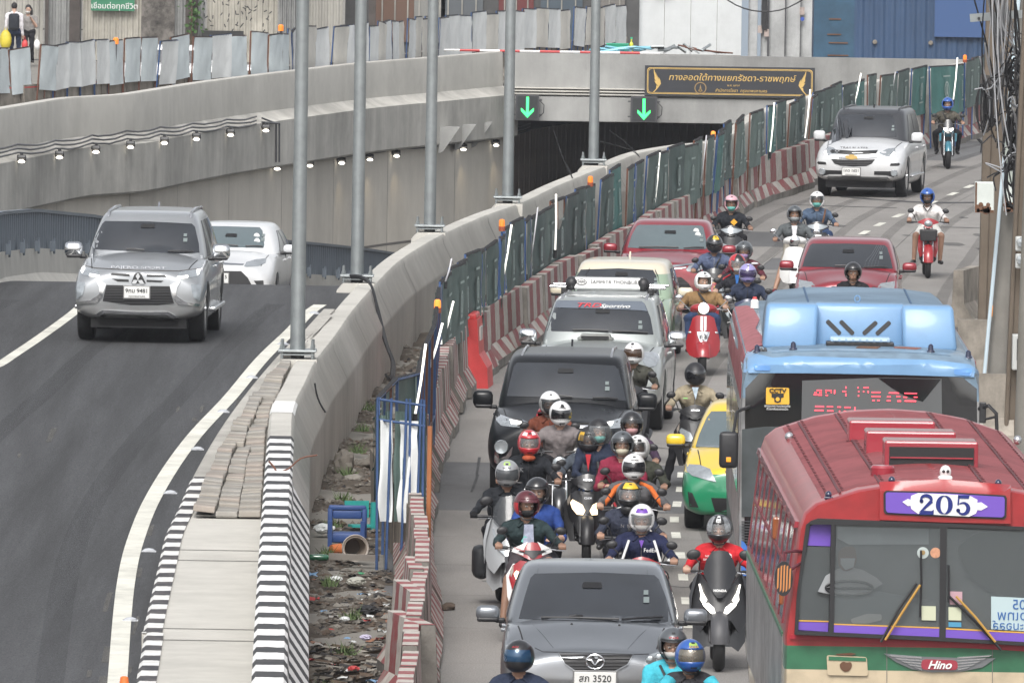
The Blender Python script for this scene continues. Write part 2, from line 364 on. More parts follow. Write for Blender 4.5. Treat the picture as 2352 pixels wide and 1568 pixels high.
# soil strip between the wall and the fence
def soilz(x,y): return -.02 + .16 * noise.noise(Vector((x * 1.1,y * .45,0))) + .06 * noise.noise(Vector((x * 4,y * 2,3)))
strip('soil',[80 + i * .35 for i in range(500)],lambda y: atY(MED,y) + .2,lambda y: atY(BAR,y) - .35,soilz,SOIL,16)
# --- dashed motorcycle line and lane dashes
def dash(p,ln,wd,dirv,parent):
 d = Vector((dirv[0],dirv[1],0)).normalized(); r = Vector((d.y,-d.x,0)); mb = MB()
 mb.add([p - r * wd + Vector((0,0,.005)),p + r * wd + Vector((0,0,.005)),p + r * wd + d * ln + Vector((0,0,.005)),p - r * wd + d * ln + Vector((0,0,.005))],[(0,1,2,3)])
 mb.build('lane_dash',LINE,parent)
near = [G(*q) for q in [(1590,1545),(1584,1488),(1580,1430),(1575,1376),(1568,1322),(1562,1272),(1552,1226),(1547,1190),(1552,1155),(1560,1121),(1563,1088),(1567,1056)]]
for i,p in enumerate(near): q = near[min(i + 1,len(near) - 1)] - near[max(0,i - 1)]; dash(p - Vector((0,.8,0)),1.1,.055,q,rbase)
far = [G(*q) for q in [(2216,429),(2177,446),(2128,466),(2090,481),(2052,496),(2010,516),(1975,535)]]
for i,p in enumerate(far): q = far[min(i + 1,6)] - far[max(0,i - 1)]; dash(p - Vector((0,.8,0)),1.8,.07,-q,rbase)
# --- left road markings
def ribbon(name,pts,wd,zf,mat,parent=None,off=0.):
 P = smooth_path(pts,1.0); mb = MB()
 for i,p in enumerate(P):
  t = P[min(i + 1,len(P) - 1)] - P[max(i - 1,0)]; t.z = 0; t.normalize(); r = Vector((t.y,-t.x,0))
  for s_ in (-1,1): q = p + r * (s_ * wd / 2 + off); mb.v.append((q.x,q.y,zf(q)))
 for i in range(len(P) - 1): mb.f.append((2 * i,2 * i + 1,2 * i + 3,2 * i + 2)); mb.m.append(0)
 return mb.build(name,mat,parent)
def onramp(x,y,dz=0.):
 p = G(x,y,.5)
 for _ in range(12): p = G(x,y,zr(p.y) + dz)
 return p
uroad = bpy.data.objects['underpass_road']
edge = [onramp(*Z(VT,q)) for q in [(-42,1700),(2,1170),(62,930),(152,745),(282,560),(432,398),(562,242),(680,128),(750,55),(800,20)]]
edge.insert(0,edge[0] + (edge[0] - edge[1]).normalized() * 20)
ribbon('edge_line',edge,.19,lambda q: zr(q.y) + .006,LINE,uroad)
lane = [onramp(*q) for q in [(-120,925),(5,834),(85,780),(160,726)]]
e_ = lane[-1]; lane += [Vector((e_.x + .25,e_.y + 8,0)),Vector((e_.x + .9,e_.y + 18,0)),Vector((e_.x + 2.6,e_.y + 38,0))]
lane.insert(0,Vector((lane[0].x - .6,110,0)))
ribbon('lane_line',lane,.16,lambda q: zr(q.y) + .006,LINE,uroad)
# --- raised walkway along the wall: kerb, slabs, paving tiles
KB = [onramp(*Z(VT,q),.16) for q in [(82,1568),(112,1350),(172,1080),(200,960),(252,850),(285,770),(318,700),(415,530),(522,380),(612,270),(680,195),(750,130),(800,75),(830,42)]]
_d = KB[0] - KB[2]; KB.insert(0,KB[0] + _d * (70 - KB[0].y) / _d.y)
KB = smooth_path([Vector((p.x,p.y,0)) for p in KB],.8); KEND = KB[-1].y
def kx(Y): return atY(KB,Y)
wy = [70 + i * 1.0 for i in range(int((KEND - 70)))]
strip('walkway',wy,lambda y: kx(y) + .02,lambda y: atY(MED,y) - .1,lambda x,y: zr(y) + .17,CONL,4)
kb = MB(); sweep(kb,[Vector((p.x,p.y,zr(p.y))) for p in KB],[(-.08,-.05),(-.08,.15),(-.05,.18),(.1,.18),(.1,-.05)])
kpaint = stripes('kerb_stripes',(.7,.7,.68),(.03,.03,.035),1.12,0,uv=True,wear=.25)
ylim = G(*Z(VT,(280,850)),.5).y
kbs = MB(); sweep(kbs,[Vector((p.x,p.y,zr(p.y))) for p in KB if p.y < ylim],[(-.088,0),(-.088,.152),(-.052,.186),(.106,.186)],closed=False)
ko = kb.build('walkway_kerb',CON); ko['kind'] = 'structure'
kbs.build('stripe_paint',kpaint,ko)
wk = bpy.data.objects['walkway']
for q in [(1075,1110),(1345,1385)]:
 for yy in q:
  p = G(*Z(VT,(300,yy)),.6)
  mb = MB(); mb.add([(kx(p.y) + .02,p.y,zr(p.y) + .176),(atY(MED,p.y) - .15,p.y,zr(p.y) + .176),(atY(MED,p.y) - .15,p.y + .05,zr(p.y) + .176),(kx(p.y) + .02,p.y + .05,zr(p.y) + .176)],[(0,1,2,3)]); mb.build('joint',M('joint_dark',(.07,.065,.06),.9),wk)
# tiles: raised bed then tiles
tmats = [M('tile_' + n_,c_,.85,var=.15,scale=3,dirt=.35,bump=.3,bscale=40) for n_,c_ in (('buff',(.31,.285,.25)),('grey',(.29,.275,.25)),('pink',(.32,.28,.245)))]
y0 = G(*Z(VT,(400,878)),.85).y
tmesh = {}
rng = random.Random(5); y = y0; n = 0
bed = strip('tile_bed',[y0 + i for i in range(int(KEND - y0))],lambda y: kx(y) + .16,lambda y: atY(MED,y) - .2,lambda x,y: zr(y) + .2,CON,2)
while y < KEND - 1 and n < 292:
 xl,xr = kx(y) + .13,atY(MED,y) - .18
 if xr - xl < .08: break
 nc = 3 if xr - xl > .5 else 2 if xr - xl > .3 else 1; st_ = .49 if n < 130 else .98
 wv = [0,.33,.66,1]
 for c in range(nc):
  x0,x1 = lerp(xl,xr,c / nc),lerp(xl,xr,(c + 1) / nc) - .012; cx = (x0 + x1) / 2
  z0 = zr(y) + .27 + .028 * math.sin(y * 1.4 + c) + (-.035 if c == 1 else 0) + rng.uniform(-.02,.02)
  key = (round(x1 - x0,2),rng.randrange(3),st_)
  if key not in tmesh:
   mb = MB(); mb.box((0,0,0),(x1 - x0,st_ - .02,.07),bev=.012); o = mb.build('tile',tmats[key[1]],bed); tmesh[key] = o.data; o.location = (cx,y + st_ / 2,z0)
  else: o = bpy.data.objects.new('tile',tmesh[key]); COL.objects.link(o); o.parent = bed; o.location = (cx,y + st_ / 2,z0)
  o.rotation_euler = (rng.gauss(0,.018),rng.gauss(0,.035) + (.05 if c == 0 else -.05 if c == nc - 1 else 0),rng.gauss(0,.012)); n += 1
 y += st_
# road studs
stud = MB(); stud.ell((0,0,0),(.07,.07,.03),10); stud.box((0,0,-.005),(.16,.12,.012))
st0 = None
for q in [(22,1313),(98,1030),(186,792),(297,613),(402,460),(519,320),(647,183),(775,57)]:
 p = onramp(*Z(VT,q))
 if st0 is None: st0 = stud.build('road_stud',M('stud_glass',(.6,.62,.65),.2,.3),smooth=.6); o = st0
 else: o = st0.copy(); COL.objects.link(o)
 o.location = (p.x,p.y,zr(p.y) + .012); tag(o,'small domed silver road stud beside the white edge line','road stud','road studs along the edge line')
# --- the wall between ramp and surface road
def wallprof(): return [(-.15,-1.6),(-.15,-.04),(-.12,0),(.12,0),(.15,-.04),(.165,-.13),(.345,-.5),(.35,-.56),(.35,-7.4),(-.15,-7.4)]
mw = thing('parapet_wall','long curving grey concrete parapet wall between the underpass ramp and the surface road','wall')
mb = MB(); MW = [Vector((p.x,p.y,WT)) for p in MED]; sweep(mb,MW,wallprof()); mb.build('wall_body',CONL,mw,smooth=.5)
lim = G(*Z(VT,(635,545)),WT).y; limb = G(*Z(VT,(680,700)),WT).y
mb = MB(); sweep(mb,[p for p in MW if p.y < lim],[(-.156,-.2),(-.155,-.035),(-.123,.005),(.123,.005),(.155,-.038)],closed=False)
mb.build('top_stripes',stripes('wall_stripes',(.8,.8,.79),(.03,.032,.036),1.45,0,uv=True,wear=.12,duty=.46),mw)
mb = MB(); sweep(mb,[p for p in MW if p.y < limb],[(.156,-.045),(.171,-.13),(.351,-.495),(.357,-.55)],closed=False)
mb.build('side_stripes',stripes('side_stripe_paint',(.8,.8,.79),(.03,.032,.036),1.45,0,slant=-3.2,uv=True,wear=.08,duty=.46),mw)
p = G(*Z(VT,(645,440)),WT); mb = MB(); sweep(mb,[q for q in MW if p.y - 1.6 < q.y < p.y + 1.6],[(-.156,-.3),(-.155,-.035),(-.123,.005),(.123,.005),(.155,-.038)],closed=False); mb.build('white_patch',M('white_road_paint',(.78,.78,.76),.7,dirt=.1),mw)
# long dust streaks on the near asphalt
TR2 = M('ramp_tyre_track',(.035,.035,.037),.7,var=.5,scale=2,stretch=(4,.15,1),alpha=.16)
for off_ in (-.75,-2.5,-4.6,-6.2):
 mb = MB(); P_ = [Vector((p.x + off_ + .1,p.y,0)) for p in edge if p.y > 80]; P_ = smooth_path(P_,2)
 for p_ in P_: mb.v += [(p_.x - .14,p_.y,zr(p_.y) + .004),(p_.x + .14,p_.y,zr(p_.y) + .004)]
 mb.f = [(2 * i,2 * i + 1,2 * i + 3,2 * i + 2) for i in range(len(P_) - 1)]; mb.m = [0] * len(mb.f); mb.build('tyre_track',TR2,uroad)
DST = M('dust_streak',(.13,.125,.115),.9,var=.5,scale=3,stretch=(3,.2,1),alpha=.5)
for k in range(26):
 r_ = random.Random(k); Yd = r_.uniform(108,158); xx = kx(Yd) - r_.choice([r_.uniform(.15,.6),r_.uniform(.8,4)]); l_ = r_.uniform(.6,2.5); w_ = r_.uniform(.01,.04); mb = MB(); mb.add([(xx - w_ * (1 + i % 2),Yd + i * l_,zr(Yd + i * l_) + .004) for i in range(2)] + [(xx + w_,Yd + l_,zr(Yd + l_) + .004),(xx + w_ * 1.6,Yd,zr(Yd) + .004)],[(0,1,2,3)]); mb.build('dust_streak',DST,uroad)
# vertical joints of the parapet
for i in range(8,len(MW) - 3,7):
 a = MW[i]; t = (MW[i + 1] - MW[i - 1]).normalized(); mb = MB(); sweep(mb,[a - t * .02,a + t * .02],[(.155,-.04),(.17,-.13),(.35,-.5),(.354,-.56),(.354,-1.6)],closed=False); mb.build('wall_joint',M('joint_dark'),mw)
# --- low barrier with grey sheet fence on the ramp
lb = thing('ramp_barrier','low pale concrete barrier topped with grey ribbed sheet along the ramp crest','barrier')
ZL = [(60,.2),(100,.2),(150,.68),(172,.86),(188,.86),(196,.6),(206,.13),(216,-.45),(226,-1.0),(246,-1.98),(270,-3.15),(331,-5.85)]
def zlb(Y): return interp(Y,ZL)
LBz = [Vector((p.x,p.y,zlb(p.y))) for p in LB]
mb = MB(); sweep(mb,LBz,[(-.3,-.9),(-.3,.1),(-.12,.35),(-.1,.68),(.1,.68),(.13,.3),(.3,.1),(.32,-.9)]); mb.build('concrete_base',CONL,lb,smooth=.6)
GS = M('grey_sheet',(.13,.155,.185),.5,var=.06,dirt=.12)
mb = MB(); per = .42; acc = 0; P = smooth_path([Vector((p.x,p.y,0)) for p in LB],.105); rows = []
for i,q in enumerate(P):
 t = P[min(i + 1,len(P) - 1)] - P[max(i - 1,0)]; t.normalize(); r = Vector((t.y,-t.x,0)); o = .035 if (i % 4) < 2 else -.035
 q2 = q + r * (o + .02); rows.append((q2,zlb(q.y)))
for q,zz in rows: mb.v += [(q.x,q.y,zz + .66),(q.x,q.y,zz + 1.28)]
mb.f = [(2 * i,2 * i + 2,2 * i + 3,2 * i + 1) for i in range(len(rows) - 1)]; mb.m = [0] * len(mb.f); mb.build('ribbed_sheet',GS,lb)
mb = MB(); sweep(mb,[p + Vector((0,0,1.28)) for p in LBz],[(-.02,-.03),(-.02,.02),(.08,.02),(.08,-.03)]); mb.build('top_rail',GS,lb)
for i in range(0,len(P),28):
 q,zz = rows[i]; mb = MB(); mb.box((q.x + .09,q.y,zz + .72),(.08,.12,.16)); mb.tube([(q.x + .11,q.y,zz + .6),(q.x + .11,q.y,zz + .85)],.02,6); mb.build('post_foot',GS,lb)
# --- far retaining wall of the cutting
fwt = thing('retaining_wall','tall stained concrete retaining wall with parapet on the far side of the ramp','wall')
FWv = [Vector((p.x,p.y,0)) for p in FW]
mb = MB(); sweep(mb,FWv,[(-.35,-.3),(-.35,1.0),(-.3,1.02),(-.02,1.02),(.0,.98),(.02,.1),(.04,-.3)]); mb.build('parapet',CONL,fwt,smooth=.5)
mb = MB(); sweep(mb,FWv,[(-.2,.02),(.0,.12),(.22,-.02),(.45,-.1),(.45,-1.2),(.38,-1.25),(-.2,-1.25)]); mb.build('capping_beam',COND,fwt,smooth=.5)
WALLM = M('retaining_concrete',(.64,.6,.53),.85,var=.07,scale=.5,bump=.15,bscale=14,dirt=.2,streak=.12)
mb = MB(); sweep(mb,FWv,[(-.2,-7.5),(-.2,-1.2),(.12,-1.2),(.12,-7.5)]); mb.build('wall_face',WALLM,fwt)
rng = random.Random(9)
for i in range(20,len(FWv) - 2,3):
 a = FWv[i]; t = (FWv[i + 1] - FWv[i - 1]).normalized(); mb = MB(); sweep(mb,[a - t * .012,a + t * .012],[(.124,-1.25),(.124,-7.4)],closed=False); mb.build('panel_joint',M('joint_soft',(.16,.15,.14),.9),fwt)
mb = MB(); sweep(mb,FWv,[(.126,-3.72),(.13,-3.70),(.126,-3.66)],closed=False); mb.build('panel_joint',M('joint_soft'),fwt)
# --- portal
Y0 = 331.0
pt = thing('tunnel_portal','grey concrete bridge deck spanning the mouth of the underpass','bridge')
x0,x1 = -.15,26
mb = MB(); mb.box(((x0 + x1) / 2,Y0 + .1,.54),(x1 - x0,.3,.92)); mb.build('parapet',CONP,pt)
mb = MB()
for i,(zz,dy) in enumerate([(.075,-.06),(.0,-.2),(-.075,-.34)]):
 mb.box(((x0 - 2 + x1) / 2,Y0 + .25 + dy / 2,zz - .0),(x1 - x0 + 2,.5 - dy + .3,.03)); 
mb.build('ledge_strip',CONL,pt)
mb = MB()
for i,(zz,dy) in enumerate([(.038,-.0),(-.037,-.14),(-.112,-.28)]): mb.box(((x0 - 2 + x1) / 2,Y0 + .25 + dy / 2,zz),(x1 - x0 + 2,.5 - dy + .1,.042))
mb.build('ledge_step',CONP,pt)
mb = MB(); mb.box(((x0 - 1.9 + x1) / 2,Y0 + .2,-.47),(x1 - x0 + 1.9,1.3,.66),bev=.02); mb.build('edge_beam',CONP,pt)
mb = MB(); mb.box((11,Y0 + 5.8,-.5),(44,10,.5)); mb.box((11,Y0 + 50,-.5),(44,30,.5)); mb.build('deck',CONP,pt)  # open gap between the deck pieces added to let sky light in
tun = thing('tunnel_wall','dark brown ribbed wall panels inside the underpass','wall')
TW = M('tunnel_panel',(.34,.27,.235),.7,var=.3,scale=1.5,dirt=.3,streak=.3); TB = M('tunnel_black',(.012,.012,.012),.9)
P = smooth_path([Vector((-.35,331.8,0)),Vector((.1,337,0)),Vector((1.6,345,0)),Vector((4.6,354,0)),Vector((9.5,362,0)),Vector((16,368,0))],.52)
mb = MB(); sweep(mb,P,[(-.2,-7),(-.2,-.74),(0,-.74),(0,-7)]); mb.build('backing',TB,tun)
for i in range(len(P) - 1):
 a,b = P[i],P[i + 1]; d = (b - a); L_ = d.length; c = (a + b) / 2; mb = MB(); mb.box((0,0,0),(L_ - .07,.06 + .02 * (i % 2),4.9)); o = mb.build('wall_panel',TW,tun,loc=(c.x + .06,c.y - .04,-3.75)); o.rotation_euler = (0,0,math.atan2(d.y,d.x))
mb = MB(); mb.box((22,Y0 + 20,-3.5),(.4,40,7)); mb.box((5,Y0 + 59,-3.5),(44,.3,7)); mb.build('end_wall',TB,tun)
# corbels under the portal corner
for i in range(4):
 c = GY(1030 + i * 37,300,330 - (3 - i) * 2.2); xx,yy = c.x,c.y
 mb = MB(); mb.prism([(0,-.76),(.55,-.76),(.12,-1.4),(0,-1.45)],-.28,.28,'y'); o = mb.build('corbel',CONP,fwt,loc=(xx - .25,yy,0)); o.rotation_euler = (0,0,0)
# --- light poles on the wall
GALV = M('galvanised_steel',(.33,.355,.36),.42,.65,var=.16,scale=5,dirt=.12)
pb = MB()
def make_pole():
 t = thing('light_pole','','light pole',group='galvanised light poles on the parapet wall')
 mb = MB(); mb.tube([(0,0,.1),(0,0,4.5),(0,0,9.5)],[.098,.085,.07],20); mb.tube([(0,0,9.3),(0,-.1,9.9),(-.6,-.2,10.2),(-1.6,-.3,10.3)],[.05,.045,.04,.035],10); mb.build('pole',GALV,t,smooth=.8)
 mb = MB(); mb.box((0,0,.1),(.5,.5,.03),bev=.006); mb.box((0,0,.055),(.44,.44,.02)); mb.build('base_plate',GALV,t)
 mb = MB(); mb.box((-1.75,-.3,10.28),(.6,.26,.1),bev=.04); mb.build('lamp_head',GALV,t)
 for sx in (-1,1):
  for sy in (-1,1): mb = MB(); mb.tube([(sx * .2,sy * .2,0),(sx * .2,sy * .2,.24)],.02,8); mb.tube([(sx * .2,sy * .2,.115),(sx * .2,sy * .2,.165)],.034,6); mb.build('bolt',GALV,t)
 mb = MB(); mb.tube([(0,0,-.02),(0,0,.1)],.09,12); mb.build('stub',DGR,t)
 return t
pole0 = make_pole(); ptree = tree_of(pole0)
pl = [(683,822,'nearest light pole, standing beside the silver front-facing car on the ramp'),(820,648,'second light pole, standing where black cables spill over the wall'),(987,532,'third light pole, in front of the lit lamps of the retaining wall'),(1166,466,'fourth light pole, in front of the left green arrow sign'),(1363,379,'farthest light pole, between the two green arrow signs')]
for i,(x,y,lab) in enumerate(pl):
 p = G(x,y,WT + .02); o = pole0 if i == 0 else dup(pole0,p,0,tree=ptree); o.location = p; o['label'] = lab
 mx = atY(MED,p.y)
 mb = MB(); mb.prism([(-.3,-1.7),(-.3,-.12),(-.2,0),(.26,0),(.26,-1.7)],-.3,.3); mb.build('pilaster',CONL,mw,loc=(p.x,p.y,WT + .014))
# --- overview objects: green arrow signs, name board
for (zx,lab) in (((1185,1238),'left green arrow lane signal under the bridge deck'),((1449,1509),'right green arrow lane signal under the name board')):
 a = GY(zx[0],218 if zx[0] < 1300 else 222,Y0 - .75); b = GY(zx[1],276 if zx[0] < 1300 else 281,Y0 - .75); wd = b.x - a.x; ht = a.z - b.z
 t = thing('lane_signal',lab,'traffic signal',((a.x + b.x) / 2,Y0 - .75,(a.z + b.z) / 2),0,'green arrow signals over the tunnel mouth')
 mb = MB(); mb.box((0,.1,0),(wd,.2,ht),bev=.004); mb.build('housing',DGR,t)
 mb = MB(); mb.box((0,-.004,0),(wd * .86,.01,ht * .9)); mb.build('screen',M('dark_screen',(.03,.033,.035),.4),t)
 h = ht; mb = MB(); mb.prism([(-.035,.42 * h),(.035,.42 * h),(.035,-.2 * h),(.17,-.02 * h),(.17,-.14 * h),(0,-.42 * h),(-.17,-.14 * h),(-.17,-.02 * h),(-.035,-.2 * h)],-.02,-.01); mb.build('arrow',M('green_led',(.05,1,.2),.4,emit=1.5),t)
 mb = MB()
 for s_ in (-1,1):
  for q in (-.3,.3): mb.box((s_ * (wd / 2 + .04),.06,q * h),(.07,.04,.04))
 mb.build('bracket',DGR,t)
 mb = MB(); mb.tube([(wd / 2,.02,.3 * h),(wd / 2 + .13,0,.1 * h),(wd / 2 + .12,0,-.2 * h),(wd / 2,.02,-.38 * h)],.012,6); mb.build('cable',BPL,t)
a = GY(*Z(VN,(222,172)),Y0 - .55); b = GY(*Z(VN,(2098,545)),Y0 - .55); a2 = GY(*Z(VN,(228,505)),Y0 - .55)
wd = b.x - a.x; ht = a.z - a2.z
sb = thing('name_board','long black board with gold Thai lettering on the bridge parapet','sign',((a.x + b.x) / 2,Y0 - .55,(a.z + a2.z) / 2))
GOLD = M('gold_paint',(.62,.42,.14),.5,.2,var=.15)
mb = MB(); mb.box((0,.06,0),(wd,.12,ht)); mb.build('board',M('board_black',(.03,.032,.038),.5,var=.1),sb)
def frame_line(w2,h2,r,t_,nm):
 mb = MB(); pts = []
 for cx_,cz_,a0 in ((w2 - r,h2 - r,0),(-w2 + r,h2 - r,90),(-w2 + r,-h2 + r,180),(w2 - r,-h2 + r,270)):
  for k in range(4): an = math.radians(a0 + 30 * k); pts.append((cx_ + r * math.cos(an),cz_ + r * math.sin(an)))
 n = len(pts)
 for (x,z) in pts: l_ = math.hypot(x,z); mb.v += [(x,-.004,z),(x - math.copysign(t_,x),-.004,z - math.copysign(t_,z))]
 mb.f = [(2 * i,2 * i + 1,(2 * i + 3) % (2 * n),(2 * i + 2) % (2 * n)) for i in range(n)]; mb.m = [0] * n; mb.build(nm,GOLD,sb)
frame_line(wd / 2 - .06,ht / 2 - .05,.08,.018,'gold_border'); frame_line(wd / 2 - .09,ht / 2 - .08,.08,.01,'gold_border')
text('ทางลอดใต้ทางแยกรัชดา-ราชพฤกษ์',.225,GOLD,'lettering',sb,loc=(0.05,-.006,.09),sx=1.08,shear=.2,bold=.001)
o_ = sb.children[-1] if sb.children else None
text('พ.ศ. ๒๕๖๕',.08,GOLD,'lettering',sb,loc=(.1,-.006,-.1))
text('สำนักการโยธา  กรุงเทพมหานคร',.11,GOLD,'lettering',sb,loc=(.3,-.006,-.24),shear=.2)
mb = MB(); mb.lathe([(.16,0),(.16,.006),(.135,.006),(.135,0)],(-.78,-.012,-.18),'y',24,closed=True); mb.prism([(-.8,-.29),(-.76,-.29),(-.755,-.18),(-.78,-.08),(-.805,-.18)],-.01,-.004); mb.prism([(-.84,-.27),(-.72,-.27),(-.74,-.21),(-.82,-.21)],-.01,-.004); mb.build('round_emblem',M('dull_gold',(.3,.2,.09),.5),sb)
for s_ in (-1,1):
 mb = MB(); fl = [(0,-.3),(-.09,-.2),(-.17,-.08),(-.15,.02),(-.1,.1),(-.11,.02),(-.06,.16),(-.07,.08),(-.02,.24),(-.03,.16),(.03,.34),(.02,.2),(.0,.12),(.0,.04),(-.04,-.02),(.01,-.0),(-.05,-.1),(-.1,-.14),(-.05,-.13),(-.04,-.22),(.06,-.33)]
 mb.prism([(s_ * x,z) for x,z in fl],-.012,-.004); mb.build('flame_motif',GOLD,sb,loc=(s_ * (wd / 2 - .26) * 1,0,0))
# --- lamps with cables along the wall
LAMPS = [(VL,q) for q in [(145,1085),(400,1058),(645,1022),(877,990),(1105,962),(1320,936),(1550,908),(1787,878)]],[(VL,q) for q in [(1863,1135),(2083,1115),(2297,1096)]] + [(VB,q) for q in [(113,1097),(302,1073),(482,1049),(930,1005),(1150,977)]]
def onwall(x,y,off):
 d = ray(x,y); best = None
 for i in range(len(FW) - 1):
  a,b = FW[i],FW[i + 1]; t = (b - a).normalized(); r = Vector((t.y,-t.x,0)); a = a + r * off; b = b + r * off
  den = d.x * (b.y - a.y) - d.y * (b.x - a.x)
  if abs(den) < 1e-9: continue
  k = (a.x * (b.y - a.y) - a.y * (b.x - a.x)) / den; q = CAMP + d * k; s_ = (q - a).dot(b - a) / (b - a).length_squared; s_ = ((q.x - a.x) * (b.x - a.x) + (q.y - a.y) * (b.y - a.y)) / ((b.x - a.x) ** 2 + (b.y - a.y) ** 2)
  if -.01 <= s_ <= 1.01 and k > 0: best = (q,r)
 return best
lamp0 = None; lt = None
labs = ['first','second','third','fourth','fifth','sixth','seventh','eighth']
for row,lst in enumerate(LAMPS):
 prev = []
 for i,(v,q) in enumerate(lst):
  r_ = onwall(*Z(v,q),.55 if row == 0 else .25)
  if r_ is None: continue
  p,nrm = r_; prev.append(p - nrm * .1 + Vector((0,0,.2)))
  lab = f'{labs[i]} lit wall lamp from the left in the ' + ('upper row on the capping beam' if row == 0 else 'lower row beneath the capping beam')
  if lamp0 is None:
   lamp0 = thing('wall_lamp',lab,'lamp',p,0,'lit lamps along the retaining wall')
   mb = MB(); mb.box((0,.0,.07),(.2,.2,.09),rot=Matrix.Rotation(-.5,3,'X'),bev=.02); mb.box((0,.1,.12),(.07,.14,.14)); mb.build('housing',BPL,lamp0)
   mb = MB(); mb.ell((.0,-.06,.0),(.08,.045,.035),12,rot=Matrix.Rotation(-.3,3,'X')); mb.build('lens',M('lamp_lens',(1,.93,.8),.3,emit=3.5),lamp0,smooth=9); lt = tree_of(lamp0)
  else: o = dup(lamp0,p,0,lab,tree=lt)
  if row == 1 and i > 2:
   l = bpy.data.lights.new('lamp_light','SPOT'); l.energy = 10; l.spot_size = 1.5; l.spot_blend = .8; l.color = (1,.8,.5); l.shadow_soft_size = .06
   lo = bpy.data.objects.new('lamp_light',l); COL.objects.link(lo); lo.location = p + nrm * .3 + Vector((0,0,-.05)); lo.rotation_euler = (math.radians(20),0,0)
 cb = tag(thing('cable_bundle','dark cables clipped above the ' + ('upper' if row == 0 else 'lower') + ' row of wall lamps','cable'),None)
 if row == 1: prev.append(prev[-1] + Vector((1.2,8,.05)))
 else: prev.insert(0,prev[0] * 2 - prev[1])
 for k in range(3):
  pts = []
  for a,b in zip(prev,prev[1:]):
   for j in range(6): t = j / 6; pts.append(a.lerp(b,t) + Vector((0,0,.09 * k - .06 * math.sin(t * math.pi) + .01 * random.uniform(-1,1))))
  mb = MB(); mb.tube(pts,.022,5); mb.build('cable',DGR,cb)
 if row == 0:
  e = prev[-1]; r_ = onwall(*Z(VL,(1855,830)),.5); r2 = onwall(*Z(VL,(1855,1090)),.5)
  mb = MB(); mb.tube([e + Vector((0,0,.1)),r_[0],r2[0]],.025,5); mb.tube([e,r_[0] + Vector((.08,0,0)),r2[0] + Vector((.08,0,0))],.025,5); mb.build('cable',DGR,cb)
# ================================================================ BARRIERS AND FENCES
RW = [stripes('barrier_paint_' + n_,(.24,.045,.05),(.46,.43,.39),1.08,0,slant=sl_,wear=.45,offset=o_) for n_,sl_,o_ in (('upright',0.02,0),('slanted',.35,.0),('worn',.03,.12))]
RAWC = M('barrier_concrete',(.21,.195,.175),.9,var=.2,scale=3,bump=.5,bscale=20,dirt=.4)
JP = [(-.23,0),(.23,0),(.23,.13),(.1,.36),(.07,.94),(-.07,.94),(-.1,.36),(-.23,.13)]
def barrier_mesh(L,m1,m2,m3,t):
 e = .012
 mb = MB(); mb.prism([(a,z) for a,z in JP],-L / 2,L / 2,'x'); mb.build('concrete_block',RAWC,t)
 mb = MB(); sec = [(-.1 - .004,.37),(-.07 - .004,.942),(-.068,.945),(.068,.945),(.074,.942),(.104,.365)]
 mb.v = [(x,a,z) for x in (-L / 2 + e,L / 2 - e) for a,z in sec]; n = len(sec); mb.f = [(k,k + 1,n + k + 1,n + k) for k in range(n - 1)]; mb.m = [0] * (n - 1); mb.build('upper_paint',m1,t)
 for s_ in (-1,1):
  mb = MB(); mb.v = [(-L / 2 + e,s_ * .104,.365),(L / 2 - e,s_ * .104,.365),(L / 2 - e,s_ * .233,.14),(-L / 2 + e,s_ * .233,.14)]; mb.f = [(0,1,2,3)]; mb.m = [0]; mb.build('lower_paint',m2,t)
BL = 1.98; BLF = 3.9
def make_barrier(k):
 t = thing('jersey_barrier','red and white striped concrete barrier in the row beside the slow traffic' if k < 3 else 'striped concrete barrier of the far row towards the bridge','barrier',group='striped barriers along the surface road' if k < 3 else 'striped barriers of the far row')
 far_ = k > 2; per = .74 if not far_ else 1.75; sl_ = (-1) ** k
 barrier_mesh((BLF if far_ else BL) - .03,stripes('upper_' + 'abcde'[k],(.24,.045,.05),(.46,.43,.39),per,0,slant=.03,wear=.45,offset=.1 * k),stripes('lower_slant_' + 'abcde'[k],(.24,.045,.05),(.46,.43,.39),per,0,slant=(2.2 if far_ else 1.1) * sl_,wear=.55,offset=.1 * k),None,t); return t
bases = [make_barrier(k) for k in range(5)]; btree = [tree_of(b) for b in bases]; used = [False] * 5
arc = [0.]
for a,b in zip(BAR,BAR[1:]): arc.append(arc[-1] + (b - a).length)
def on_path(P,arc,s):
 for i in range(len(arc) - 1):
  if arc[i + 1] >= s: t = (s - arc[i]) / (arc[i + 1] - arc[i]); return P[i].lerp(P[i + 1],t),(P[i + 1] - P[i]).normalized()
 return P[-1],(P[-1] - P[-2]).normalized()
yred = G(1105,888).y; rng = random.Random(21); i = 0
s_ = [a for a,p in zip(arc,BAR) if p.y > 108][0]
red_at = None
while s_ < arc[-1] - 4:
 L_ = BL if on_path(BAR,arc,s_)[0].y < 178 else BLF
 p,d = on_path(BAR,arc,s_ + L_ / 2); r = Vector((d.y,-d.x,0)); q = p - r * .25
 if red_at is None and abs(q.y - yred) < BL * .6: red_at = (q,d); s_ += BL; continue
 k = i % 3 if L_ == BL else 3 + i % 2; jn = .3 if q.y < 150 else 1
 if not used[k]: o = bases[k]; used[k] = True
 else: o = dup(bases[k],(0,0,0),tree=btree[k])
 o.location = (q.x + rng.gauss(0,.03) * jn,q.y,rng.uniform(-.03,.02)); o.rotation_euler = (0,rng.gauss(0,.006),math.atan2(d.y,d.x) + rng.gauss(0,.014) * jn); i += 1; s_ += L_
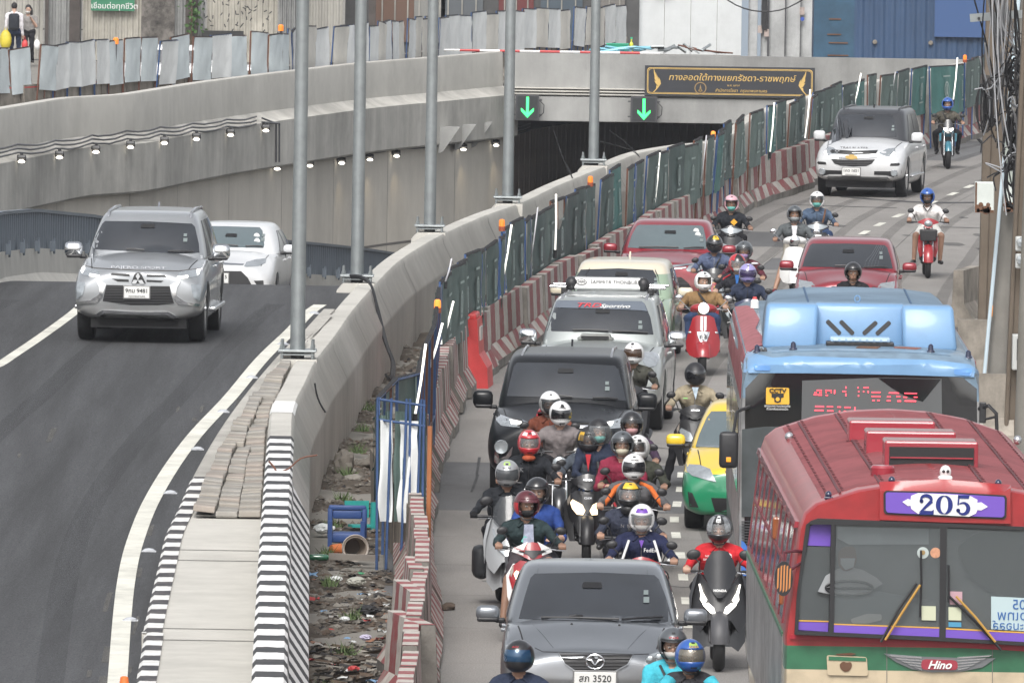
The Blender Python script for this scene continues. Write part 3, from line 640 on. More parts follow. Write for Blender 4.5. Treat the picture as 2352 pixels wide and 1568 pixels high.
# the leaning second line of barriers in the foreground
for (x,y,a,lab) in [(938,1560,96,'weathered striped barrier standing at the near end of the rubbish strip, bottom edge'),(948,1500,92,'striped barrier with pale top behind the rubbish strip near the bottom edge'),(942,1640,100,'striped barrier lowest of the inner pair')]:
 p = G(x,y,0); o = dup(bases[0],(p.x,p.y,0),math.radians(a),lab,tree=btree[0])
# plastic red barrier
RP = M('red_plastic',(.55,.05,.05),.45,var=.1,dirt=.2)
q,d = red_at
t = thing('plastic_barrier','bright red plastic water-filled barrier filling the gap between concrete ones','barrier',(q.x + .12,q.y - .3,0),math.atan2(d.y,d.x))
mb = MB(); mb.prism([(-.26,0),(.26,0),(.24,.3),(.12,.5),(.08,1.0),(-.08,1.0),(-.12,.5),(-.24,.3)],-.62,.62,'x'); mb.build('body',RP,t)
mb = MB(); mb.box((0,0,1.03),(.9,.12,.1),bev=.03); mb.build('top_lip',RP,t)
mb = MB(); mb.box((0,-.105,.78),(.55,.02,.2)); mb.build('white_panel',M('grimy_white',(.5,.48,.45),.7,dirt=.3),t)
# concrete barrier seen from its streaked back side, with planks of shuttering
t = thing('streaked_barrier','brown streaked concrete barrier below the white sheet at the end of the tarpaulin fence','barrier')
a = G(866,1190,0); b = G(958,1345,0)
d = (b - a).normalized(); n = Vector((d.y,-d.x,0)); ln = (b - a).length
BST = M('streaked_brown',(.24,.2,.16),.9,var=.25,scale=2,streak=.5,dirt=.4,bump=.5)
k = 0; npl = 7
for k in range(npl):
 mb = MB(); w_ = ln / npl; mb.box((0,0,.42 + random.uniform(-.04,.04)),(w_ - .02,.14,.86)); c = a + d * (w_ * (k + .5)); o = mb.build('plank',BST,t,loc=(c.x,c.y,0)); o.rotation_euler = (random.gauss(0,.02),0,math.atan2(d.y,d.x))
# ---- fences: frames of blue tube with tarpaulins
BLU = M('blue_steel',(.035,.08,.2),.55,var=.25,dirt=.3); RUS = M('rusty_steel',(.13,.055,.035),.8,var=.3)
TG = [M('green_tarp_' + n_,c_,.62,var=.18,scale=3,dirt=.2,bump=.3,bscale=8) for n_,c_ in (('dark',(.05,.09,.085)),('mid',(.08,.13,.12)),('pale',(.11,.165,.15)),('teal',(.05,.18,.165)))]
TWH = [M('white_sheet_' + n_,c_,.7,var=.08,scale=3,dirt=.12,bump=.4,bscale=6) for n_,c_ in (('bright',(.7,.72,.72)),('blue',(.6,.66,.68)),('cream',(.64,.62,.57)))]
PRN = M('faded_print',(.33,.41,.39),.7,var=.3,scale=12)
def cloth(mb,w,h,z0,amp,seed,sag=0.,nx=9,nz=7,cut=0.):
 r = random.Random(seed); ph = r.uniform(0,9); vs = []
 for j in range(nz + 1):
  for i in range(nx + 1):
   u,v = i / nx,j / nz
   x = (u - .5) * w; z = z0 + v * h
   y = amp * (math.sin(u * 6 + ph) * (1 - abs(v - .5)) + noise.noise(Vector((u * 3,v * 3,seed))) * 1.6)
   if cut and v > .5: z -= cut * (v - .5) * 2 * math.sin(u * math.pi) ** 1.5
   z += sag * math.sin(u * math.pi) * (1 if v < .5 else -.3); vs.append((x,y,z))
 fs = [(j * (nx + 1) + i,j * (nx + 1) + i + 1,(j + 1) * (nx + 1) + i + 1,(j + 1) * (nx + 1) + i) for j in range(nz) for i in range(nx)]
 mb.add(vs,fs); return mb
def fence_panel(name,lab,cat,group,w,H,zc,cm,fm,seed,print_=True,nbar=3,cut=0.):
 t = thing(name,lab,cat,group=group); hw = w / 2
 for x in [-hw,hw]: mb = MB(); mb.box((x,0,H / 2),(.03,.03,H)); mb.build('post',fm,t)
 for z in (H - .02,zc + .02): mb = MB(); mb.tube([(-hw,0,z),(hw,0,z)],.018,6); mb.build('rail',fm,t)
 for k in range(1,nbar): mb = MB(); mb.box((-hw + w * k / nbar,.035,(H + zc) / 2 - .1),(.022,.02,H - zc + .2)); mb.build('bar',fm,t)
 mb = cloth(MB(),w * .97,H - zc - .02,zc,.018,seed,cut=cut); c = mb.build('tarpaulin',cm,t,loc=(0,-.04,0),smooth=9)
 if print_:
  mb = MB(); zz = (H + zc) / 2; mb.lathe([(.0,0),(.1,0)],(0,0,zz),'y',16); mb.v = [(x * 1,y,(z - zz) * 1.45 + zz) for x,y,z in mb.v]
  mb = MB()
  for k in range(20): a = 2 * math.pi * k / 20; mb.v += [(.2 * math.cos(a),-.085,zz + .2 * math.sin(a)),(.15 * math.cos(a),-.085,zz + .155 * math.sin(a))]
  mb.f = [(2 * k,2 * k + 1,(2 * k + 3) % 40,(2 * k + 2) % 40) for k in range(20)]; mb.m = [0] * 20
  mb.add([(-.07,-.085,zz - .12),(.07,-.085,zz - .12),(.04,-.085,zz + .13),(-.04,-.085,zz + .13)],[(0,1,2,3)])
  for q in (-.28,.3): mb.add([(-.3,-.085,zz + q),(.3,-.085,zz + q),(.3,-.085,zz + q + .035),(-.3,-.085,zz + q + .035)],[(0,1,2,3)])
  mb.build('faded_emblem',PRN,t)
 mb = MB()
 for k in range(int(w / .09)): mb.box((-hw + .05 + k * .09,-.01,H - .015),(.012,.05,.05))
 mb.build('rope_lacing',BPL,t)['kind'] = 'stuff'
 return t
FT = [G(*q,1.9) for q in [(1012,640),(1062,605),(1140,546),(1240,482),(1345,428),(1480,362),(1600,322),(1700,272),(1860,214),(1990,178),(2120,155),(2250,132)]]
FT = smooth_path([Vector((p.x,p.y,0)) for p in FT] + [Vector((17.5,372,0))],.4)
farc = [0.]
for a,b in zip(FT,FT[1:]): farc.append(farc[-1] + (b - a).length)
PW = 2.4; variants = [fence_panel('fence_panel','green tarpaulin panel with faded emblem laced to a blue frame behind the striped barriers','fence','green tarpaulin fence panels along the barriers',PW,1.9,.78,TG[k],[BLU,BLU,RUS,BLU][k],k + 1,nbar=[1,2,1,2][k]) for k in range(4)]
torn = fence_panel('fence_panel','torn dark green tarpaulin sagging open from its frame left of the red car','fence','green tarpaulin fence panels along the barriers',PW,1.9,.6,TG[0],RUS,11,cut=.5)
vt = [tree_of(v) for v in variants]; used = [0] * 4; tt = tree_of(torn); s_ = 0; i = 0; rng = random.Random(4)
while s_ < farc[-1] - PW:
 p,d = on_path(FT,farc,s_ + PW / 2); k = rng.choice([0,1,1,2,2,0,3]) if p.y > 200 else rng.choice([0,1,0,0,1])
 if abs(p.y - G(1300,455,1.9).y) < .9: o = torn
 elif not used[k]: o = variants[k]; used[k] = 1
 else: o = dup(variants[k],(0,0,0),tree=vt[k])
 o.location = p + Vector((0,0,rng.uniform(-.06,.05))); o.rotation_euler = (rng.gauss(0,.03),rng.gauss(0,.012),math.atan2(d.y,d.x) + rng.gauss(0,.02)); s_ += PW + .02; i += 1
for k in range(4):
 if not used[k]:
  for c,gs in vt[k]: bpy.data.objects.remove(c)
  bpy.data.objects.remove(variants[k])
# near end of the fence, running towards the camera: frames with tarps then the white sheet panel
NE = [G(*q,1.9) for q in [(1010,660),(1000,745),(975,800),(962,855),(912,868),(870,912)]]
for i,(a,b) in enumerate(zip(NE,NE[1:])):
 d = b - a; L_ = max(.5,d.length); n_ = max(1,round(L_ / 1.6))
 for j in range(n_):
  c = a.lerp(b,(j + .5) / n_)
  o = fence_panel('fence_panel','narrow green tarpaulin frame at the near turn of the fence, close to the black cables','fence','near end panels of the tarpaulin fence',L_ / n_ * .97,1.9,.7,TG[(i + j) % 3],[BLU,RUS][j % 2],30 + i * 3 + j,nbar=1); o.location = (c.x,c.y,0); o.rotation_euler = (0,0,math.atan2(d.y,d.x))
a = G(868,1010,1.6); b = G(978,1055,1.6)
a = G(868,1180,.55); b = G(975,1245,.55)
t = thing('white_sheet_panel','torn white sheet tied across blue bars at the near end of the tarpaulin fence','fence',((a.x + b.x) / 2,(a.y + b.y) / 2 + .2,0),math.atan2((b - a).y,(b - a).x) * .3)
W_ = abs(b.x - a.x)
for x in [-.5,-.3,.02,.2,.34,.48]: mb = MB(); mb.tube([(x * W_,-.02,-.1 + abs(x) * .3),(x * W_ + random.uniform(-.04,.04),0,2.0)],.016,6); mb.build('bar',BLU,t)
for z in (1.98,1.75): mb = MB(); mb.tube([(-.5 * W_,0,z),(.5 * W_,0,z - .05)],.016,6); mb.build('rail',BLU,t)
for x,w_ in ((-.33,.26),(.1,.42)): mb = cloth(MB(),w_ * W_,1.15,.6,.06,5 + x * 10); mb.build('white_sheet',TWH[0],t,loc=(x * W_,.03,0),smooth=9)
for x,w_,m_ in ((-.15,.2,TG[2]),(.32,.18,TG[0]),(-.42,.14,TG[1])): mb = cloth(MB(),w_ * W_,1.25,.6,.03,8 + x * 7); mb.build('tarpaulin',m_,t,loc=(x * W_,.12,0),smooth=9)
mb = cloth(MB(),.1,1.2,.6,.04,3); mb.build('green_strip',TG[2],t,loc=(-.52 * W_,.05,0))
mb = MB(); mb.box((.56 * W_,.05,.9),(.05,.02,1.6)); mb.build('orange_board',M('orange_board',(.35,.13,.05),.7,var=.2),t)
# glowing white tubes leaning on the fence
TUBE = M('light_tube',(1,.98,.9),.4,emit=.85); TUBO = M('dull_tube',(.5,.5,.52),.5)
TB_ = [((1022,690),(1012,797),1),((995,740),(985,850),1),((955,788),(952,960),1),((1157,515),(1150,668),1),((1260,445),(1275,582),1),((1500,350),(1502,480),1),((1765,235),(1768,356),1),((1848,205),(1848,325),1),((1965,168),(1960,250),1),((2187,132),(2189,235),1),((1218,475),(1212,640),0),((1608,310),(1606,440),0),((1018,592),(1022,650),0),((2044,165),(2041,250),0)]
P_ = FT
def plane_on(P,x,y,off=.15):
 d = ray(x,y); best = None
 for i in range(len(P) - 1):
  a,b = P[i],P[i + 1]; den = d.x * (b.y - a.y) - d.y * (b.x - a.x)
  if abs(den) < 1e-9: continue
  k = (a.x * (b.y - a.y) - a.y * (b.x - a.x)) / den; q = CAMP + d * k; s_ = ((q.x - a.x) * (b.x - a.x) + (q.y - a.y) * (b.y - a.y)) / ((b.x - a.x) ** 2 + (b.y - a.y) ** 2)
  if -.02 <= s_ <= 1.02 and k > 0: return q
 return None
NP = [Vector((p.x,p.y,0)) for p in NE]
cnt = 0
for (a,b,lit) in TB_:
 qa = plane_on(FT,*a) or plane_on(NP,*a) or G(*a,1.9)
 qa = qa + Vector((.12,-.12,0)); qb = GY(*b,qa.y - .05)
 where = f'{["nearest the cables", "beside the flashing lamp", "at the near fence turn", "left of the orange beacon", "by the torn tarpaulin", "behind the red car", "in front of the arch right part", "left of the white pickup-style car", "above the white car roof", "behind the camouflage rider", "thin one left of the torn panel", "thin one above the red barrier bend", "short one at the fence corner", "thin one under the deck"][cnt]}'
 t = thing('light_tube' if lit else 'plastic_tube',('white glowing tube tied upright to the fence, ' if lit else 'unlit pale tube tied to the fence, ') + where,'light tube',qb,0,'upright tubes along the fence'); cnt += 1
 v = qa - qb; mb = MB(); mb.tube([(0,0,0),v * .5 + Vector((.01,0,0)),v],.015 if lit else .012,8); mb.build('tube',TUBE if lit else TUBO,t,smooth=9)
 mb = MB(); mb.tube([(0,0,-.08),v * .06],.032,8); mb.build('end_cap',BPL,t)
# orange beacons
for (x,y,lab,lit) in [(1005,697,'flashing orange beacon lamp at the near turn of the fence',1),(1153,512,'orange beacon lamp on the fence above the nearest green panels',0),(1356,412,'orange beacon lamp on the fence right of the third pole',0),(1638,308,'orange beacon on a dark red post before the tunnel mouth',1),(2216,132,'small orange beacon at the far right end of the fence',0)]:
 q = plane_on(FT,x,y) or plane_on(NP,x,y) or G(x,y,2.0)
 t = thing('beacon_lamp',lab,'warning lamp',q + Vector((0,-.1,0)),0,'orange beacons on the fence')
 mb = MB(); mb.lathe([(.045,-.05),(.047,.0),(.042,.045),(.022,.06)],n=14); mb.build('lens',M('beacon_orange',(.85,.22,.03),.3,emit=.35) if not lit else M('beacon_lit',(.95,.28,.04),.3,emit=.7),t,smooth=.6)
 mb = MB(); mb.lathe([(.05,-.12),(.052,-.05)],n=12); mb.build('base',M('beacon_base',(.3,.07,.03),.5) if y != 308 else M('beacon_red',(.25,.02,.02),.5),t)
 mb = MB(); mb.tube([(0,0,-.13),(0,0,-1.3)],.02,6); mb.build('stem',BLU,t)
# ---- far fence of white sheets on the other side of the cutting
FF = [G(*q,1.95) for q in [(-120,124),(0,110),(120,104),(250,95),(330,90),(430,85),(640,76),(700,66),(850,56),(1000,38),(1130,30),(1300,20),(1455,10)]]
FF = smooth_path([Vector((p.x,p.y,0)) for p in FF],.5)
farc2 = [0.]
for a,b in zip(FF,FF[1:]): farc2.append(farc2[-1] + (b - a).length)
PW2 = 1.15; va = [fence_panel('sheet_panel','pale sheet panel in blue frame along the far side of the cutting','fence','white sheet panels on the far side',PW2,1.95,.88,TWH[k % 3],[BLU,RUS,BLU,BLU,RUS][k],k + 50,print_=False,nbar=[1,1,2,3,2][k]) for k in range(5)]
vt = [tree_of(v) for v in va]; used = [0] * 5; s_ = .3
while s_ < farc2[-1] - PW2:
 p,d = on_path(FF,farc2,s_ + PW2 / 2); px = p.x
 k = rng.choice([0,1,0,4,1]) if s_ < farc2[-1] * .4 else rng.choice([2,3,0,3,2])
 if abs(plc := (CAMP.y * 0 + 1176 + p.x * FD / p.y) - 432) < 14: s_ += .4; continue
 o = va[k] if not used[k] else dup(va[k],(0,0,0),tree=vt[k]); used[k] = 1
 o.location = p + Vector((0,0,rng.uniform(-.05,.06))); o.rotation_euler = (rng.gauss(0,.03),rng.gauss(0,.035),math.atan2(d.y,d.x) + rng.gauss(0,.015)); s_ += PW2 + .01
# its concrete barriers underneath
mk = lambda lab: 0
fb = thing('far_barrier','weathered grey concrete barrier under the pale sheet panels','barrier',group='barriers under the far fence')
mb = MB(); mb.prism(JP,-.97,.97,'x'); mb.build('concrete_block',M('weathered_concrete',(.3,.27,.23),.9,var=.3,scale=3,dirt=.45,streak=.4),fb)
mb = MB(); mb.box((0,-.0,.88),(1.9,.15,.03)); mb.build('red_rail',M('red_plastic'),fb)
ft_ = tree_of(fb); s_ = 0; first = True; fb2 = None
while s_ < farc2[-1] - 2:
 p,d = on_path(FF,farc2,s_ + 1)
 if first: o = fb; first = False
 else:
  o = dup(fb,(0,0,0),tree=ft_ if s_ < 14 else ft_[:1])
 o.location = p + Vector((.05,-.25,.1)) + Vector((-d.y,d.x,0)) * .25; o.rotation_euler = (0,0,math.atan2(d.y,d.x)); s_ += 2.0
for (x,y,lab) in [(266,96,'orange beacon above the pale sheets at the left'),(645,66,'orange beacon above the pale sheets left of the nearest pole')]:
 q = plane_on(FF,x,y); t = thing('beacon_lamp',lab,'warning lamp',q,0,'orange beacons on the fence')
 mb = MB(); mb.lathe([(.07,-.06),(.07,.06),(.04,.1)],n=12); mb.build('lens',M('beacon_orange'),t,smooth=.6)
 mb = MB(); mb.tube([(0,0,-.06),(0,0,-1)],.03,6); mb.build('stem',DGR,t)
# striped rail lying on the portal parapet
for i in range(11):
 x = 1.0 * i - .9 if False else 0
 p0 = GY(1010 + i * 46,113 + i * .7,Y0 + .1); p1 = GY(1056 + i * 46,113.7 + i * .7,Y0 + .1)
 if i == 0: rail = thing('striped_rail','red and white rail lying along the top of the bridge parapet','rail')
 mb = MB(); mb.tube([(p0.x,Y0 + .02,1.04),(p1.x,Y0 + .02,1.04)],.035,6); mb.build('rail_section',M('red_plastic') if i % 2 else WHT,rail)
# ================================================================ BACKGROUND BUILDINGS
CORR = M('corrugated_wall',(.33,.32,.29),.7,var=.15,scale=.8,dirt=.3,streak=.35)
bw = thing('corrugated_wall','long weathered corrugated metal wall behind the far pavement','wall')
YW = 354.0
def corrugated(mb,x0,x1,y,z0,z1,per,amp):
 n = int((x1 - x0) / per * 4); o = len(mb.v)
 for i in range(n + 1): x = x0 + (x1 - x0) * i / n; yy = y + (amp if (i % 4) in (0,1) else -amp); mb.v += [(x,yy,z0),(x,yy,z1)]
 mb.f += [(o + 2 * i,o + 2 * i + 2,o + 2 * i + 3,o + 2 * i + 1) for i in range(n)]; mb.m += [0] * n; return mb
def bx(x,Y=YW): return GY(x,50,Y).x
cms = [CORR,M('corrugated_grey',(.27,.275,.27),.6,var=.15,dirt=.3,streak=.4),M('corrugated_cream',(.4,.38,.33),.7,var=.12,dirt=.25,streak=.3)]
xs = [-60,0,185,210,330,395,470,640,790,860,940]
for i,(a,b) in enumerate(zip([-700,-300,0,102,190,330,395,475,640,700],[-300,0,102,190,330,395,475,640,700,790])):
 mb = corrugated(MB(),bx(a),bx(b) - .04,YW + (i % 2) * .15,0,4.2,.16,.02); mb.build('sheet_section',cms[[0,2,0,1,2,0,1,2,1,0][i]],bw)
for x,w_ in [(108,.1),(172,.3),(440,.34),(855,.2)]: mb = MB(); mb.box((bx(x),YW - .18,2.1),(w_,.16,4.2)); mb.build('pillar',M('dark_pillar',(.06,.05,.045),.8,var=.3),bw)
mb = MB(); mb.box((bx(363),YW - .12,1.9),(.95,.05,3.0)); mb.build('peeling_poster',M('peeling_poster',(.12,.11,.1),.9,var=.9,scale=5,dirt=.5),bw)
mb = MB(); mb.box((bx(512),YW - .1,.75),(1.2,.06,.3)); mb.build('low_opening',M('opening_black',(.03,.03,.03),.8),bw)
for x in (522,600): 
 mb = MB(); r = random.Random(int(x))
 for k in range(26): px,pz = r.uniform(-.7,.7),r.uniform(.9,1.9); a = r.uniform(0,3); mb.box((bx(x) + px,YW - .07,pz),(.1,.01,.03),rot=Matrix.Rotation(a,3,'Y'))
 mb.build('paint_scribble',BPL,bw)['kind'] = 'stuff'
t = thing('green_banner','small green banner with white Thai lettering hung on the corrugated wall','sign',(bx(259),YW - .2,1.55),0)
a = G(0,0,0); mb = MB(); mb.box((0,0,.22),(1.24,.04,.7)); mb.build('banner',M('banner_green',(.03,.17,.09),.6),t); text('เชื่อมต่อทุกชีวิต',.22,WHT,'lettering',t,loc=(.05,-.03,.0))
# machine cabinet, house front with shutters, dark shop fronts
t = thing('house_front','dim shop fronts with shutters and windows behind the far fence','building')
DK = M('shop_dark',(.06,.06,.06),.7,var=.3)
mb = MB(); mb.box((bx(1130),YW + 2.6,2.1),(bx(1470) - bx(790),.4,4.2)); mb.build('wall',DK,t)
mb = corrugated(MB(),bx(640),bx(700),YW - .3,.4,4,.12,.03); mb.build('shutter',cms[1],t)
for i,(x,wd,c_) in enumerate([(905,1.1,(.12,.07,.05)),(985,.9,(.2,.2,.19)),(1060,1.2,(.09,.1,.11)),(1185,1.0,(.12,.03,.03)),(1290,1.2,(.06,.08,.1)),(1400,.9,(.15,.14,.13))]):
 f = MB(); f.box((bx(x),YW + 2.35,1.7),(wd,.08,2.2)); fo = f.build('window',M('pane_%s' % 'abcdef'[i],c_,.3,coat=.5),t)
 for k in range(3): mb = MB(); mb.box((bx(x) - wd / 2 + wd * (k + .5) / 3,YW + 2.29,1.7),(.04,.05,2.2)); mb.build('mullion',cms[0],fo)
# parked vehicles behind the far fence: red roof and white car
WHITEC = paint('white_car_paint',(.72,.73,.74)); 
def bgcar(x,Y,z,lab,colr,L_=4.2):
 t = thing('parked_car',lab,'car',(GY(x,50,Y).x,Y,z),math.pi / 2 * .9)
 mb = MB(); mb.box((0,0,.62),(1.7,L_,.6),bev=.18); mb.box((0,.3,1.12),(1.45,2.3,.55),taper=.82,bev=.15); mb.build('body',colr,t,smooth=.7)
 mb = MB(); mb.box((0,.3,1.12),(1.47,2.0,.32),taper=.92); mb.box((0,.3,1.12),(1.3,2.34,.32),taper=.9); mb.build('window',GLS,t)
 for sx in (-1,1):
  for sy in (-1.3,1.3): mb = MB(); mb.lathe([(.2,-.1),(.31,-.1),(.31,.1),(.2,.1)],(sx * .8,sy,.31),'x',16); mb.build('wheel',BLK,t)
bgcar(430,318,0,'white car glimpsed through the gap in the pale sheet fence',WHITEC)
# white panel site building
t = thing('site_building','white insulated panel building with narrow joints behind the bridge parapet','building',group=None)
YB = 372.0
WP = M('white_panel',(.55,.57,.575),.55,var=.05,dirt=.1,streak=.08)
xa,xb = bx(1466,YB),bx(1708,YB)
for i in range(4):
 a = lerp(xa,xb,i / 4); b = lerp(xa,xb,(i + 1) / 4) - .015
 for j in range(2): mb = MB(); mb.box(((a + b) / 2,YB,.6 + j * 2.42 - .0),(b - a,.1,2.4)); mb.build('panel',WP,t,loc=(0,-.002 * j,0))
mb = MB(); mb.box((xa - .12,YB - .15,2),(.24,.3,4.2)); mb.build('corner_post',M('grey_blue_post',(.25,.3,.36),.6),t)
mb = MB(); mb.box((xa + .7,YB - .2,1.98),(.5,.3,.2),bev=.03); mb.build('wall_lamp',BPL,t)
t = thing('white_container','dirty white container with rust streaks and door bars beside the blue one','container')
xa,xb = bx(1708,362),bx(1866,362)
mb = MB(); mb.box(((xa + xb) / 2,363,1.8),(xb - xa,2.4,3.6),bev=.03); mb.build('body',M('dirty_white',(.5,.51,.51),.6,var=.1,dirt=.25,streak=.3),t)
for x,w_ in ((1712,.2),(1745,.1),(1766,.05),(1805,.03),(1840,.02)): mb = MB(); mb.box((bx(x,361),361.7,1.8),(w_,.12,3.6)); mb.build('door_bar',M('grey_blue_post') if w_ > .05 else DGR,t)
mb = MB(); mb.box((bx(1757,361),361.6,1.45),(.16,.05,.9)); mb.build('dark_slot',BPL,t)
for x,z in ((1700 + 47,1.0),(1762,.9),(1843,1.55)): mb = MB(); mb.box((bx(x,361),361.65,z),(.14,.02,.22)); mb.build('notice',M('notice_%d' % 1,(.4,.33,.3),.7,var=.3,scale=20),t)
mb = MB(); mb.lathe([(.0,0),(.06,0),(.06,.02),(0,.02)],(bx(1844,361),361.62,1.32),'y',12); mb.build('round_mark',M('mark_blue',(.05,.1,.4),.5),t)
t = thing('blue_container','faded blue corrugated shipping container with rust marks at the end of the bridge','container')
xa = bx(1870,356); xb = xa + 6.1
BC = M('container_blue',(.028,.062,.13),.6,var=.15,scale=.8,dirt=.3,streak=.25); BC2 = M('container_teal',(.025,.08,.14),.6,var=.15,dirt=.3)
mb = corrugated(MB(),xa + 1.15,xb,356,.1,3.9,.3,.018); mb.build('ribbed_side',BC,t)
mb = MB(); mb.box((xa + .57,356.05,2),(1.16,.1,3.8)); mb.build('side_panel',BC2,t); mb = MB(); mb.box(((xa + xb) / 2,357.3,2),(xb - xa,2.3,3.8)); mb.build('body',BC,t)
RST = M('rust',(.12,.06,.035),.9,var=.3)
for (z,x0_,w_) in ((1.46,.5,.35),(1.02,.48,.4),(.78,.6,.55),(.42,.6,.6)): mb = MB(); mb.box((xa + x0_ + .1,355.98,z),(w_,.02,.035)); mb.build('rusty_rung',RST,t)
mb = MB(); mb.box((xa + 4.2,355.9,1.55),(1.5,.1,1.1)); mb.build('dark_patch',M('patch_blue',(.035,.08,.2),.6),t)
for x in (1.75,3.35,4.95): mb = MB(); mb.lathe([(.03,0),(.06,0),(.07,-.03),(.05,-.05)],(xa + x,355.95,.82),'y',12); mb.build('ring_bolt',M('weathered_concrete'),t)
# clutter at the corner of the bridge
t = thing('blue_hose','coil of pale blue hose lying on the bridge corner','hose')
for k in range(5): mb = MB(); c = GY(1360 + k * 22,96,Y0 + 2); mb.tube([(c.x + .5 * math.cos(a * .7) * (1 + .1 * k),Y0 + 1.5 + .4 * math.sin(a * .7),.95 + .05 * k + .03 * math.sin(a * 3)) for a in range(10)],.035,6); mb.build('hose_loop',M('hose_blue',(.2,.45,.55),.4),t)
c = GY(1418,92,Y0 + 2); t = thing('green_crate','small green plastic crate beside the blue hose','crate',(c.x,Y0 + 1.5,1.0)); mb = MB(); mb.box((0,0,.12),(.5,.35,.2),taper=1.1); mb.build('box',M('crate_green',(.03,.35,.2),.5),t); mb = MB(); mb.box((0,0,.235),(.6,.42,.03)); mb.build('rim',M('crate_green'),t)
c = GY(1450,85,Y0 + 2); t = thing('spray_bottle','small yellow bottle beside the green crate','bottle',(c.x,Y0 + 1.4,1.0)); mb = MB(); mb.lathe([(.05,0),(.06,.15),(.05,.25),(.02,.3),(.02,.38)],n=10); mb.build('bottle_body',M('bottle_yellow',(.6,.6,.05),.4),t); mb = MB(); mb.box((0,0,.4),(.06,.04,.05)); mb.build('cap',M('crate_green'),t)
t = thing('scrap_metal','tangle of grey sheet scraps and bars on the parapet before the white building','scrap')
r = random.Random(6)
for k in range(9):
 c = GY(1510 + k * 14,105,Y0 + 1); mb = MB(); mb.box((c.x,Y0 + .9,1.12 + r.uniform(0,.08)),(r.uniform(.15,.4),.2,.03),rot=Matrix.Rotation(r.uniform(-1,1),3,'Y') @ Matrix.Rotation(r.uniform(-.6,.6),3,'X')); mb.build('scrap_sheet',GALV,t)
for k in range(5): c = GY(1600 + k * 8,105,Y0 + 1); mb = MB(); mb.tube([(c.x - .5,Y0 + .8,1.25 - k * .03),(c.x + .6,Y0 + 1,1.05)],.02,5); mb.build('scrap_bar',RUS,t)
t = thing('overhead_cable','thin dark cable sagging in front of the white container','cable'); mb = MB()
mb.tube([GY(1670 + k * 20,[0,12,20,25,27,27,24,18,8,-4][k],358) for k in range(10)],.02,5); mb.build('cable',BPL,t)
# palm-like weed in front of the corrugated wall
t = thing('climbing_plant','small green plant growing round a dark post of the corrugated wall','plant',(bx(441),YW - .4,0))
mb = MB(); mb.tube([(0,0,0),(0,0,2.6)],.03,6); mb.build('stem',M('stem_brown',(.08,.06,.04),.9),t)
LEAF = M('leaf',(.06,.13,.035),.7,var=.3,scale=20)
mb = MB(); r = random.Random(2)
for k in range(90):
 c = Vector((r.gauss(.06,.13),r.gauss(0,.08),r.uniform(.9,1.9))); u = Vector((r.gauss(0,1),r.gauss(0,1),r.gauss(-.4,1))).normalized() * .13; v = u.cross(Vector((r.random(),1,r.random()))).normalized() * .045; mb.add([c,c + u * .5 + v,c + u,c + u * .5 - v],[(0,1,2,3)])
mb.build('foliage',LEAF,t)['kind'] = 'stuff'
# ================================================================ RIGHT EDGE: utility poles, boxes, wires, concrete blocks
UC = M('utility_concrete',(.135,.108,.082),.85,var=.12,scale=2,dirt=.22,streak=.2); UC2 = M('utility_concrete_grey',(.21,.2,.18),.8,var=.1,dirt=.18,streak=.15)
def upole(zx0,zx1,yb,Yd,lab,mat,lean=0.,H=11,ribs=True):
 a = GY(zx0,yb,Yd); b = GY(zx1,yb,Yd); w_ = b.x - a.x; t = thing('utility_pole',lab,'utility pole',((a.x + b.x) / 2,Yd,0),0)
 t.rotation_euler = (0,lean,0)
 if ribs:
  mb = MB(); mb.box((0,0,H / 2),(w_ * .5,.18,H)); mb.build('web',mat,t)
  for s_ in (-1,1): mb = MB(); mb.box((s_ * w_ * .375,0,H / 2),(w_ * .25,.27,H),bev=.02); mb.build('flange',mat,t)
 else: mb = MB(); mb.tube([(0,0,0),(0,0,H)],[w_ / 2,w_ / 2 * .8],18); mb.build('shaft',mat,t,smooth=.8)
 return t,w_
p1_,w1 = upole(2245,2322,740,196,'thick brown ribbed concrete utility pole behind the others at the right edge',UC,math.radians(.9) * .6)
p2_,w2 = upole(2262,2310,900,178,'round grey concrete pole leaning right beside a thin pipe',UC2,math.radians(3.2),ribs=False)
p3_,w3 = upole(2304,2345,1000,168,'brown ribbed concrete pole carrying the grey meter cabinet',UC,math.radians(1.6))
p4_,w4 = upole(2320,2390,1300,150,'nearest concrete utility pole cut by the right edge of the picture',UC2,math.radians(.9),ribs=False)
t = thing('steel_pipe','thin galvanised pipe strapped to the leaning round pole','pipe',p2_.location,0); t.rotation_euler = (0,math.radians(4),0)
mb = MB(); mb.tube([(-.2,-.22,.2),(-.17,-.22,8)],.028,8); mb.build('pipe',M('pale_pipe',(.5,.6,.66),.4),t)
for zz in (1.9,2.0): pass
mb = MB(); 
for s_ in (-1,1): mb.box((s_ * .18 - .0,-.2,1.35),(.04,.05,.16))
mb.build('orange_clip',M('orange_clip',(.7,.25,.02),.5),t)
RB = M('rusty_white_box',(.56,.6,.57),.5,var=.05,dirt=.1)
